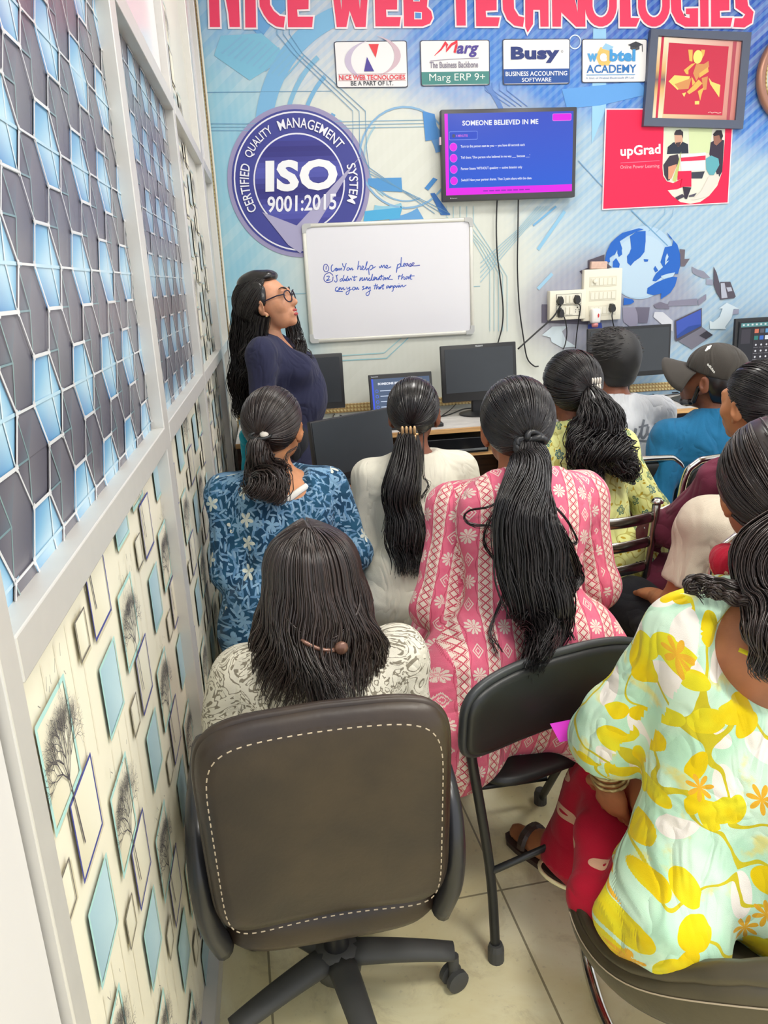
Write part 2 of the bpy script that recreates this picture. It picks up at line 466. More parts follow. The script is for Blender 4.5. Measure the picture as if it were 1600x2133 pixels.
# title lettering
LET = []
def let(pts, s, ox, oy=0): LET.append([(x/s+ox, (y/s+oy) if y > 0 else -78) for x, y in pts])
let([(133, 0), (150, 230), (235, 230), (215, 0)], 4, 400); let([(225, 0), (380, 0), (400, 230), (315, 230), (305, 120)], 4, 400)
let([(437, 0), (445, 235), (535, 235), (525, 0)], 4, 400); let([(545, 0), (565, 60), (600, 130), (640, 185), (700, 225), (765, 236), (775, 145), (730, 138), (680, 95), (650, 45), (635, 0)], 4, 400)
let([(785, 0), (800, 232), (1000, 232), (1008, 145), (880, 145), (875, 85), (970, 82), (975, 0)], 4, 400)
let([(1138, 0), (1205, 230), (1285, 230), (1312, 95), (1362, 230), (1445, 230), (1482, 0), (1425, 0), (1398, 85), (1352, 0), (1265, 0), (1243, 90), (1208, 0)], 4, 400)
let([(1028, 0), (1036, 145), (1165, 145), (1172, 95), (1095, 95), (1093, 55), (1152, 55), (1155, 0)], 2.58, 380)
let([(1180, 0), (1190, 145), (1290, 145), (1328, 130), (1343, 100), (1335, 65), (1312, 42), (1330, 0)], 2.58, 380)
s_ = 2.2857
let([(105, 0), (115, 125), (158, 125), (155, 0)], s_, 900); let([(203, 0), (208, 128), (312, 128), (320, 86), (255, 85), (253, 55), (305, 52), (305, 0)], s_, 900)
let([(325, 0), (335, 50), (355, 95), (390, 125), (430, 131), (437, 86), (410, 80), (388, 45), (380, 0)], s_, 900)
let([(440, 0), (441, 130), (452, 158), (478, 118), (479, 50), (511, 50), (513, 130), (552, 130), (550, 0)], s_, 900)
let([(565, 0), (570, 130), (610, 130), (612, 62), (682, 130), (727, 130), (722, 0), (690, 0), (690, 62), (640, 0)], s_, 900)
def oo(cx, half): let([(cx-half, 0)]+[(cx-half*math.cos(t), 30+100*math.sin(t)) for t in np.linspace(.1, PI-.1, 12)]+[(cx+half, 0), (cx+half*.52, 0)]+[(cx+half*.52*math.cos(t), 28+58*math.sin(t)) for t in np.linspace(.1, PI-.1, 10)]+[(cx-half*.52, 0)], s_, 900)
oo(800, 76); let([(890, 0), (890, 130), (968, 130), (985, 90), (942, 88), (936, 0)], s_, 900); oo(1052, 76)
let([(1122, 0), (1135, 60), (1160, 108), (1200, 130), (1262, 130), (1262, 42), (1204, 44), (1204, 70), (1222, 72), (1222, 90), (1200, 84), (1182, 50), (1175, 0)], s_, 900)
let([(1268, 0), (1273, 130), (1312, 130), (1310, 0)], s_, 900); let([(1322, 0), (1324, 130), (1416, 130), (1425, 88), (1366, 88), (1365, 55), (1410, 52), (1410, 0)], s_, 900)
let([(1432, 0), (1440, 40), (1486, 72), (1474, 90), (1436, 90), (1430, 131), (1482, 134), (1518, 112), (1526, 60), (1500, 30), (1472, 0)], s_, 900)
for bx0, bx1 in ((596, 648), (540, 592), (836, 908), (777, 832), (930, 986), (988, 1036), (1042, 1092), (1222, 1278), (1332, 1388), (1394, 1452), (1478, 1522), (1528, 1566)): LET.append([(bx0, -104), (bx1, -104), (bx1, -70), (bx0, -70)])   # the upper strokes, above the frame
a = art()
for P in LET:
    Q = W(P); a.poly(offset_poly(Q, .0085), (240, 226, 230), 5); a.poly(Q, (232, 62, 98), 6)
for hx0, hx1, hy0, hy1 in ((862, 878, 26, 42), (860, 874, -40, 5)):
    a.poly(W([(hx0, hy0), (hx1, hy0+1), (hx1, hy1), (hx0, hy1)]), (240, 226, 230), 7)
    a.poly(W([(hx0+2, hy0+2), (hx1-2, hy0+3), (hx1-2, hy1-2), (hx0+2, hy1-2)]), (86, 146, 208), 8)
a.build('title_lettering', M['print'], mural)

# quality badge
a = art(); bc = w2(624, 381); k_ = .00262
def bring(r0, r1, col, lay): a.ring(bc, r0*k_, r1*k_, col, lay, n=72)
bring(0, 148, (152, 146, 182), 2); bring(0, 139, (66, 70, 146), 3); bring(132, 135, (226, 226, 236), 4); bring(92, 95, (226, 226, 236), 4); bring(0, 92, (62, 66, 148), 4)
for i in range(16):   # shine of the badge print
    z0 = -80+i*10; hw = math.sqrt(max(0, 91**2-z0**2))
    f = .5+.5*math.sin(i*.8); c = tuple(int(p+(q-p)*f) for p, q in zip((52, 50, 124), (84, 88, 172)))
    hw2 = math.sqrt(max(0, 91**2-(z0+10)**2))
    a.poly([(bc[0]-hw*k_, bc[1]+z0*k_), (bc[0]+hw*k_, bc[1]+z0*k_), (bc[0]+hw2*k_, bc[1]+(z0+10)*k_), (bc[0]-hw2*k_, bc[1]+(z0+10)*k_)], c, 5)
a.poly(W([(546, 442), (618, 470), (700, 380), (764, 312), (735, 345), (690, 420), (640, 500), (626, 528), (600, 510)]), (168, 164, 196), 6)
a.text('ISO', [w2(553, 401), w2(702, 396), w2(553, 335)], (238, 238, 240), 8, .045)
a.text('9001:2015', [w2(557, 444), w2(700, 437), w2(557, 410)], (232, 232, 240), 8, .02)
def curved(word, a0, a1, r0, r1):
    def wp(u, v):
        t = math.radians(a0+(a1-a0)*u); r = (r0+(r1-r0)*v)*k_; return (bc[0]+r*math.cos(t), bc[1]+r*math.sin(t))
    a.text(word, None, (232, 232, 240), 8, .010, warp=wp)
curved('CERTIFIED', 208, 160, 104, 123); curved('QUALITY', 153, 116, 104, 123); curved('MANAGEMENT', 109, 44, 104, 123) if False else None
curved('MANAGEMENT', 108, 36, 104, 123); curved('SYSTEM', 17, -22, 104, 123)
a.build('certification_badge', M['print'], mural)

# four logo panels
def panel(px):  # px: tl,tr,br,bl
    tl, tr, br, bl = (Vector(w2(*p)) for p in px)
    return lambda u, v: tuple((bl*(1-u)+br*u)*(1-v)+(tl*(1-u)+tr*u)*v)
def logo(px):
    mp = panel(px); a = art(); a.rrect(0, 0, 1, 1, .04, (74, 76, 92), 4, mp); a.rrect(.012, .018, .988, .982, .035, (234, 232, 232), 5, mp); return mp, a
def ptext(a, mp, body, u0, v0, u1, v1, col, lay=7, bold=.02, shear=0): a.text(body, [mp(u0, v0), mp(u1, v0), mp(u0, v1)], col, lay, bold, shear)
mp, a = logo([(695, 87.2), (847, 85.3), (849.8, 183), (701, 184)])
cx = mp(.52, .63)
for s0, col in ((1, (206, 180, 190)), (-1, (196, 184, 206))):
    for i in range(24):
        t0, t1 = -1.25+2.5*i/24, -1.25+2.5*(i+1)/24
        f = lambda t, w: (cx[0]+s0*(.135*math.cos(t)-.018+w*.034*math.cos(t)**1.5), cx[1]+.098*math.sin(t)*s0+.012*s0)
        a.poly([f(t0, 0), f(t1, 0), f(t1, 1), f(t0, 1)], col, 6)
a.poly([mp(*p) for p in [(.47, .93), (.61, .93), (.56, .64)]], (226, 66, 74), 7); a.poly([mp(*p) for p in [(.44, .66), (.53, .35), (.39, .35)]], (78, 66, 150), 7)
ptext(a, mp, 'NICE WEB TECNOLOGIES', .04, .17, .96, .275, (222, 70, 80), 7, .02); ptext(a, mp, 'BE A PART OF I.T.', .2, .045, .79, .145, (70, 72, 80), 7, .015)
a.poly([mp(.03, .29), (mp(.97, .29)), mp(.97, .3), mp(.03, .3)], (196, 150, 150), 7); a.poly([mp(.03, .15), (mp(.97, .15)), mp(.97, .157), mp(.03, .157)], (196, 110, 110), 7)
a.build('logo_panel', M['print'], mural)
mp, a = logo([(874, 85), (1019, 83.5), (1019.5, 178.5), (876.5, 180.5)])
a.poly([mp(*p) for p in [(.012, .03), (.988, .03), (.988, .31), (.012, .31)]], (74, 136, 132), 6)
ptext(a, mp, 'Marg ERP 9+', .12, .06, .93, .27, (222, 232, 228), 7, .0)
ptext(a, mp, 'arg', .52, .62, .84, .88, (84, 70, 150), 7, .03, .25); ptext(a, mp, 'The Business Backbone', .13, .39, .83, .53, (140, 134, 150), 7)
a.line([mp(*p) for p in [(.2, .66), (.3, .8), (.37, .95), (.385, .9), (.37, .76), (.45, .9), (.53, .96), (.52, .88), (.49, .72)]], [.002, .008, .014, .012, .014, .012, .016, .013, .012], (226, 52, 66), 7)
a.line([mp(*p) for p in [(.14, .55), (.4, .58), (.84, .6)]], .003, (160, 154, 170), 7)
a.build('logo_panel', M['print'], mural)
mp, a = logo([(1045.7, 82.3), (1186.6, 81.4), (1185.3, 175.9), (1046.6, 178)])
a.poly([mp(*p) for p in [(.012, .03), (.988, .03), (.988, .345), (.012, .345)]], (44, 84, 156), 6)
ptext(a, mp, 'Busy', .12, .47, .84, .83, (44, 58, 120), 7, .05); ptext(a, mp, 'BUSINESS ACCOUNTING', .04, .19, .96, .29, (232, 236, 242), 7, .015); ptext(a, mp, 'SOFTWARE', .28, .06, .72, .15, (232, 236, 242), 7, .015)
a.ring(mp(.88, .72), .004, .006, (150, 150, 160), 7, n=12)
a.build('logo_panel', M['print'], mural)
mp, a = logo([(1211, 82), (1347, 82), (1344.5, 172), (1210.5, 173.5)])
a.ring(mp(.345, .6), 0, .052, (246, 190, 110), 6, n=6); a.poly([mp(*p) for p in [(.3, .78), (.36, .9), (.48, .82), (.44, .72)]], (150, 196, 226), 6)
ptext(a, mp, 'w', .08, .48, .24, .67, (86, 160, 214), 7, .05); ptext(a, mp, 'e', .27, .48, .38, .67, (244, 244, 246), 8, .05); ptext(a, mp, 'btel', .42, .48, .82, .76, (70, 150, 210), 7, .05)
ptext(a, mp, 'ACADEMY', .07, .22, .84, .41, (44, 110, 180), 7, .015); ptext(a, mp, 'A Unit of Webtel Electrosoft (P) Ltd.', .06, .07, .81, .13, (120, 150, 190), 7, .01)
a.poly([mp(.07, .17), mp(.82, .17), mp(.82, .185), mp(.07, .185)], (70, 150, 210), 7)
a.poly([mp(*p) for p in [(.7, .86), (.82, .94), (.93, .87), (.81, .79)]], (60, 62, 70), 7); a.poly([mp(*p) for p in [(.74, .84), (.81, .79), (.88, .84), (.88, .76), (.8, .72), (.74, .77)]], (80, 80, 86), 6); a.line([mp(.92, .87), mp(.93, .7)], .004, (60, 60, 66), 7)
a.build('logo_panel', M['print'], mural)

# globe with laptops
a = art(); gc = w2(1337, 548); R_ = 79.5*.00262
def g4(pts): return [w2(1200+x/4, 420+y/4) for x, y in pts]
a.ring(gc, 0, R_, (172, 200, 224), 2, n=60)
a.ring((gc[0]-.012, gc[1]-.02), 0, R_*.86, (182, 206, 226), 3, n=50)
bl = (36, 98, 190)
a.poly(g4([(445, 290), (500, 250), (575, 245), (575, 330), (565, 420), (530, 465), (480, 500), (450, 535), (422, 510), (420, 455), (440, 430), (455, 390)]), bl, 4)
a.poly(g4([(235, 500), (250, 420), (285, 345), (330, 300), (380, 262), (420, 250), (520, 222), (560, 232), (500, 250), (420, 290), (360, 330), (380, 390), (370, 440), (340, 400), (320, 440), (300, 450), (275, 470), (280, 505)]), bl, 4)
a.poly(g4([(302, 500), (330, 470), (360, 520), (355, 550), (300, 548)]), bl, 4); a.poly(g4([(340, 390), (372, 372), (380, 440), (352, 462), (340, 430)]), bl, 4)
a.poly(g4([(558, 480), (598, 482), (592, 500), (565, 502)]), bl, 4)
a.poly(g4([(735, 380), (795, 370), (805, 320), (840, 360), (862, 440), (862, 540), (845, 600), (790, 605), (720, 620), (660, 665), (632, 660), (640, 635), (660, 600), (720, 545), (698, 505), (712, 460)]), bl, 4)
a.poly(g4([(640, 560), (655, 535), (680, 575), (655, 590)]), bl, 4)
a.poly(g4([(590, 720), (660, 675), (720, 650), (800, 625), (840, 630), (820, 700), (780, 760), (700, 815), (705, 765), (640, 780), (585, 765)]), bl, 4)
a.poly(g4([(395, 800), (470, 815), (480, 835), (450, 855), (390, 862)]), bl, 4); a.poly(g4([(750, 255), (790, 300), (805, 325), (775, 300)]), bl, 4)
a.poly(g4([(700, 620), (760, 600), (820, 590), (800, 625), (720, 645)]), (178, 204, 226), 5); a.poly(g4([(752, 430), (765, 460), (745, 500), (770, 490), (735, 530), (738, 470)]), (178, 204, 226), 5)
grey, dg_ = (106, 98, 108), (84, 78, 90)
a.poly(g4([(95, 490), (235, 440), (232, 500), (295, 545), (95, 560)]), dg_, 2); a.poly(g4([(25, 580), (110, 545), (300, 548), (60, 620)]), (70, 66, 78), 2)
a.poly(g4([(860, 395), (905, 400), (900, 480), (945, 475), (900, 540), (868, 540)]), grey, 2); a.poly(g4([(960, 540), (1005, 565), (1060, 580), (1115, 635), (1060, 640), (990, 610), (965, 590)]), (136, 138, 156), 2)
a.poly(g4([(1080, 645), (1135, 650), (1140, 695), (1080, 690)]), (146, 150, 170), 2)
a.poly(g4([(1140, 540), (1165, 590), (1190, 680), (1195, 805), (1165, 760), (1140, 690)]), dg_, 4); a.poly(g4([(1195, 670), (1280, 668), (1325, 790), (1310, 805), (1195, 818)]), dg_, 4)
a.poly(g4([(1198, 680), (1230, 676), (1255, 800), (1205, 806)]), (176, 180, 196), 5); a.poly(g4([(1245, 715), (1285, 712), (1295, 745), (1258, 750)]), (176, 180, 196), 5)
a.poly(g4([(385, 880), (500, 880), (520, 940), (510, 1020), (470, 1060), (390, 1000)]), (146, 142, 162), 2); a.poly(g4([(490, 880), (610, 880), (600, 960), (590, 1010), (515, 1010), (510, 930)]), (108, 104, 122), 3)
a.poly(g4([(640, 860), (700, 835), (772, 860), (772, 895), (660, 890)]), (116, 112, 130), 3); a.poly(g4([(775, 830), (1005, 808), (1008, 862), (760, 870)]), (132, 130, 150), 3); a.poly(g4([(1010, 820), (1080, 770), (1080, 815), (1015, 868)]), (132, 130, 150), 3)
a.poly(g4([(650, 920), (720, 920), (800, 990), (800, 1080), (720, 1030), (640, 960)]), (206, 208, 216), 3)
arrow = (206, 220, 228)
a.poly(g4([(1250, 842), (1352, 892), (1305, 895), (1290, 970), (1235, 1045), (1245, 1062), (1110, 1060), (1105, 990), (1135, 1005), (1190, 960), (1215, 890), (1185, 890)]), arrow, 4)
a.poly(g4([(1300, 900), (1352, 895), (1350, 935), (1300, 940)]), (150, 152, 172), 3)
a.poly(g4([(818, 990), (1042, 885), (1042, 1045), (830, 1165), (818, 1150)]), dg_, 4); a.poly(g4([(828, 998), (1034, 898), (1034, 1035), (834, 1140)]), (64, 88, 178), 5); a.poly(g4([(830, 1120), (930, 1040), (1034, 1020), (1034, 1035), (834, 1140)]), (46, 74, 150), 6)
a.poly(g4([(845, 1160), (1045, 1045), (1135, 1110), (960, 1230)]), (118, 116, 130), 4); a.poly(g4([(1020, 1115), (1080, 1075), (1132, 1110), (1075, 1145)]), (58, 56, 66), 5)
a.poly([w2(*p) for p in [(1128, 698), (1150, 680), (1182, 679), (1170, 690), (1178, 708), (1200, 722), (1170, 724), (1148, 712), (1146, 703)]], arrow, 3)
a.poly([w2(*p) for p in [(1224, 676), (1252, 672), (1262, 740), (1224, 730)]], (64, 84, 172), 3)
a.poly([w2(*p) for p in [(1128, 634), (1140, 634), (1226, 665), (1224, 676), (1128, 672)]], (96, 92, 108), 2)
a.build('globe_print', M['print'], mural)

# gold ornamental trim along the banner's left edge and foot
def gold_mat():
    t = T('gold_trim'); x, y, z = t.coord(); s = (x+z)
    s = s*2.2; w = ((s*70).sin()*((x-z)*150).sin()*.5+.5); v = ((s*140+1).sin()*.5+.5)
    t.base(t.mix(w.step(.35, .6)*.8, lin((206, 186, 132)), lin((150, 112, 62)))); t.bump(v, .002); return t.set(.4, .3, .5)
M['gold'] = gold_mat()
b = MB(); b.box((-.243, WALL_Y-.008, 1.98), (.03, .016, 2.7), bev=.003); o = b.build('trim_1', M['gold']); tag(o, kind='structure')
b = MB(); b.box((1.42, WALL_Y-.008, .80), (3.3, .016, .05), bev=.003); o = b.build('trim_2', M['gold']); tag(o, kind='structure')

# ---------------------------------------------------------------- framed partition on the left
PX = PART_X
part = thing('wall_left', 'partition of patterned film panels in a pale aluminium frame along the left side', 'wall', (PX, 0, 0)); tag(part, kind='structure')
bays = [(.64, 1.66), (1.73, 2.70), (2.76, 3.82), (3.93, 4.56)]
def pplane(u, v, lay): return (.0006+.0011*lay, u, v)
b = MB(); b.box((-.012, 2.55, 1.7), (.02, 4.05, 3.4)); b.build('backing_board', plain('panel_back', (.6, .6, .57), .6), part)
for y0, y1 in ((.60, .64), (1.66, 1.73), (2.70, 2.76), (3.82, 3.93), (4.50, 4.59)):
    b = MB(); b.box((.014, (y0+y1)/2, 1.7), (.03, y1-y0, 3.4), bev=.002); b.build('post', M['alu'], part)
for z0, z1 in ((1.20, 1.245), (2.05, 2.095), (.0, .06)):
    for y0, y1 in bays[:3]+[(3.93, 4.5)]:
        b = MB(); b.box((.0145, (y0+y1)/2, (z0+z1)/2), (.031, y1-y0, z1-z0), bev=.002); b.build('rail', M['alu'], part)
def clip_poly(P, y0, y1, z0, z1):
    for ax, lim, sg in ((0, y0, 1), (0, y1, -1), (1, z0, 1), (1, z1, -1)):
        out = []
        for i in range(len(P)):
            a, c = P[i-1], P[i]; fa, fc = sg*(a[ax]-lim), sg*(c[ax]-lim)
            if (fa < 0) != (fc < 0):
                t = fa/(fa-fc); out.append(tuple(a[k]+(c[k]-a[k])*t for k in range(len(a))))
            if fc >= 0: out.append(tuple(c))
        P = out
        if len(P) < 3: return None
    return P
class CArt(Art):
    """print cut off at the edges of its panel"""
    def __init__(s, box): Art.__init__(s, pplane); s.box = box
    def cpoly(s, pts, cols, lay=1):
        if not isinstance(cols, list): cols = [cols]*len(pts)
        P = clip_poly([(p[0], p[1], *lin(c)) for p, c in zip(pts, cols)], *s.box)
        if P: s.grad([p[:2] for p in P], [p[2:] for p in P], lay)
    def cline(s, pts, w, col, lay=1, closed=False):
        n = len(pts)
        for i in range(n if closed else n-1):
            a, c = Vector(pts[i]), Vector(pts[(i+1) % n]); d = c-a
            if d.length < 1e-6: continue
            w0 = w[i] if isinstance(w, list) else w
            d.normalize(); q = Vector((-d.y, d.x))*w0/2; e = d*w0*.3
            s.cpoly([a+q-e, c+q+e, c-q+e, a-q-e], col, lay)
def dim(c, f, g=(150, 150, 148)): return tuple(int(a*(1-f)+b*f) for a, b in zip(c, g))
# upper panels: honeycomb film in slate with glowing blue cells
def honey(y0, y1, z0, z1, k, fade=0.):  # film colours lightened to hold the glare haze lying on the partition
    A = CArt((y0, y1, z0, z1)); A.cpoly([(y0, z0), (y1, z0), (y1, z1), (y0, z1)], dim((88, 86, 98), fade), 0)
    cw, ch = .0915, .0982
    for i in range(-8, 18):
        for j in range(-10, 14):
            cy = 1.13+i*cw; cz = 1.702+j*ch-(i % 2)*ch/2
            if not (y0-.1 < cy < y1+.1 and z0-.1 < cz < z1+.1): continue
            zc = round((cz-1.702)/(ch/2)); lit = (i % 2 == 0 and (j*2) % 6 == 0) if i % 2 == 0 else ((2*j-1) % 6 == 3)
            lit = (zc % 6 == 0) if i % 2 == 0 else (zc % 6 == 3)
            C = (cy, cz); V = [(cy-.031, cz+ch/2), (cy+.031, cz+ch/2), (cy+.0605, cz), (cy+.031, cz-ch/2), (cy-.031, cz-ch/2), (cy-.0605, cz)]
            rr = random.Random(i*77+j)
            if lit:
                e0, e1, e2 = dim((64, 128, 190), fade), dim((120, 178, 216), fade), dim((196, 226, 238), fade)
                m = (cy+.02, cz)
                A.cpoly([V[5], V[0], V[1], m], [e1, e0, e1, e2], 2); A.cpoly([V[1], V[2], m], [e1, e1, e2], 2)
                A.cpoly([m, V[3], V[4], V[5]], [e2, e1, e0, e1], 2); A.cpoly([m, V[2], V[3]], [e2, e1, e1], 2)
                A.cline([V[1], m, V[3]], .0035, dim((214, 232, 238), fade), 3); A.cline([V[5], (cy+.075, cz)], .004, dim((180, 214, 232), fade), 3)
            else:
                g0, g1, g2 = (78, 76, 90), (106, 104, 114), (94, 106, 118)
                s0 = rr.choice([g0, g1]); m = (cy-.012+rr.uniform(-.006, .006), cz)
                A.cpoly([V[5], V[0], V[1], m], [dim(g0, fade), dim(s0, fade), dim(g1, fade), dim(g2, fade)], 2); A.cpoly([V[1], V[2], m], [dim(g1, fade), dim(g0, fade), dim(g1, fade)], 2)
                A.cpoly([m, V[3], V[4], V[5]], [dim(g1, fade), dim(g0, fade), dim(g1, fade), dim(g0, fade)], 2); A.cpoly([m, V[2], V[3]], [dim(g1, fade), dim(g0, fade), dim(g0, fade)], 2)
                A.cline([V[5], m], .0022, dim((110, 140, 148), fade), 3); A.cline([V[0], m, V[4]], .0026, dim((120, 150, 152), fade), 3)
            wcol = dim((216, 218, 220), fade*.6)
            for q in range(6):
                a_, c_ = Vector(V[q]), Vector(V[(q+1) % 6]); d = (c_-a_)*.06
                A.cline([a_-d, c_+d], .0042 if lit else .0028, wcol, 4)
    A.build('film_panel', M['print_gloss'], part)
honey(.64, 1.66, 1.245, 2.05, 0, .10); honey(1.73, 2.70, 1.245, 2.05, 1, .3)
# clear-topped panels over the upper rail and the pale relief paper further back
def tree(A, cy, cz, h, col, seed, lay=5):
    rr = random.Random(seed)
    def grow(p, ang, ln, w, dep):
        q = (p[0]+ln*math.sin(ang), p[1]+ln*math.cos(ang)); A.cline([p, q], w, col, lay)
        if dep == 0: return
        for s in (-1, 1):
            for _ in range(2 if dep in (3, 5) else 1):
                grow(q, ang+s*rr.uniform(.18, .62), ln*rr.uniform(.62, .86), w*.68, dep-1)
    A.cline([(cy+.012, cz-h*.62), (cy+.006, cz-h*.3), (cy, cz-h*.05)], [.0036, .003, .0028], col, lay)
    for a0 in (-.75, -.35, 0, .35, .75): grow((cy, cz-h*.05), a0, h*.17, .0019, 5)
def frame(A, cy, cz, w, h, t, col, fill=None, lay=2, inner=None):
    P = [(cy-w/2, cz+h/2), (cy+w/2, cz+h/2), (cy+w/2, cz-h/2), (cy-w/2, cz-h/2)]
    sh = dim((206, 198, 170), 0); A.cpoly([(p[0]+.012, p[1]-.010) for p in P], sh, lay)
    if fill: A.cpoly(P, fill, lay+1)
    else: A.cpoly(P, inner or [(224, 218, 196), (238, 232, 212), (232, 228, 208), (214, 206, 178)], lay+1)
    A.cline(P, t, col, lay+2, True)
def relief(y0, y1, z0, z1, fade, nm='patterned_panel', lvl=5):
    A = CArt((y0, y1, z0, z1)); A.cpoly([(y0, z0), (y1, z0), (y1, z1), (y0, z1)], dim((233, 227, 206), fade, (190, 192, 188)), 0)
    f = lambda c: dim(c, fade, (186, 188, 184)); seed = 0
    aqua, ind, ink = (172, 214, 208), (74, 80, 150), (84, 80, 86)
    for i in range(-9, 22):
        for j in range(-9, 10):
            oy = .763+.2075*i+.21*j; oz = 1.055-.235*i+.2*j
            if not (y0-.3 < oy < y1+.3 and z0-.35 < oz < z1+.35): continue
            seed += 1
            for r in range(4):   # faint grain of the paper
                yy = oy+.05*r; A.cline([(yy, oz-.1), (yy+.004, oz+.1)], .0015, f((226, 218, 194)), 1)
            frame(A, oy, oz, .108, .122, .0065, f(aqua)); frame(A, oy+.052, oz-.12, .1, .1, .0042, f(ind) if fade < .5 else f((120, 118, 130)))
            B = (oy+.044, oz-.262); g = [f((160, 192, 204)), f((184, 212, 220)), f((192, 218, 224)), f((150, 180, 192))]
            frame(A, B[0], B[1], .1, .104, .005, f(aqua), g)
            frame(A, oy+.152, oz-.37, .047, .052, .0028, f((112, 106, 100)))
            tree(A, oy+.012, oz-.035, .16, f(ink), seed, lvl)
            for q in range(24):
                rr = random.Random(seed*31+q); ay, az = oy+.012+rr.uniform(-.06, .06), oz+rr.uniform(-.01, .09)
                A.cline([(ay, az), (ay+rr.uniform(-.008, .008), az+rr.uniform(.004, .014))], .0012, f((130, 126, 116)), lvl)
    return A.build(nm, M['print'], part)
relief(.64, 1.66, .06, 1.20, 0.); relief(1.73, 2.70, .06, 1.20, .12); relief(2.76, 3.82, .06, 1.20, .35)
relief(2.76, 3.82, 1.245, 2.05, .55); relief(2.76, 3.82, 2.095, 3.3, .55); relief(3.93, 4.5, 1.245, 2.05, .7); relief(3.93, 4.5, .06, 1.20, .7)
gl = T('frosted_glass'); gl.base((.80, .76, .78)); gm = gl.set(.18, 0, .6)
for y0, y1, z0, z1 in ((.64, 1.66, 2.095, 3.3), (1.73, 2.70, 2.095, 3.3), (3.93, 4.5, 2.095, 3.3)):
    b = MB(); b.box((.004, (y0+y1)/2, (z0+z1)/2), (.004, y1-y0, z1-z0)); b.build('glass_pane', gm, part)
b = MB(); b.box((-.275, .33, 1.7), (.06, .53, 3.4), bev=.003); o = b.build('wall_front', plain('white_jamb', (.62, .60, .58), .6, var=.02)); tag(o, kind='structure')
b = MB(); b.tube(smooth_path([(-.225, 4.57, 3.3), (-.222, 4.572, 2.2), (-.226, 4.57, 1.5), (-.222, 4.57, 1.1), (-.228, 4.565, .86), (-.235, 4.5, .78)], 8), .0055, 8)
o = b.build('wall_cable', plain('white_cable', 'ded8c8', .5), smooth=True); tag(o, 'thin white cable running down the corner beside the gold trim', 'cable')

# ---------------------------------------------------------------- whiteboard
wb = thing('whiteboard', 'white dry-erase board with blue handwriting hung beside the standing woman', 'whiteboard', (0, WALL_Y, 0))
X0, X1, Z0, Z1, YF = .222, 1.195, 1.189, 1.838, -.022
t = T('whiteboard_face'); t.base((.76, .75, .79)); wm = t.set(.22, 0, .5)
b = MB(); b.box(((X0+X1)/2, -.012, (Z0+Z1)/2), (X1-X0-.02, .012, Z1-Z0-.02)); b.build('board', wm, wb)
fr = [((X0+X1)/2, Z1-.011, X1-X0-.09, .022), ((X0+X1)/2, Z0+.011, X1-X0-.09, .022), (X0+.011, (Z0+Z1)/2, .022, Z1-Z0-.09), (X1-.011, (Z0+Z1)/2, .022, Z1-Z0-.09)]
for x, z, w, h in fr:
    b = MB(); b.box((x, -.014, z), (w, .022, h), bev=.006, seg=3); b.build('frame_rail', plain('board_frame', 'd6d4ca', .35, .3), wb, 'auto')
cg = plain('corner_cap', 'b9bab8', .45)
for x, z, sx, sz in ((X0, Z0, 1, 1), (X1, Z0, -1, 1), (X0, Z1, 1, -1), (X1, Z1, -1, -1)):
    P = [(0, .05), (0, .018), (.004, .008), (.010, .003), (.018, 0), (.05, 0), (.05, .022), (.030, .024), (.024, .030), (.022, .05)]
    b = MB(); b.prism(P, lambda p: (x+sx*p[0], -.003, z+sz*p[1]), lambda p: (x+sx*p[0], -.028, z+sz*p[1])); b.build('corner_cap', cg, wb)
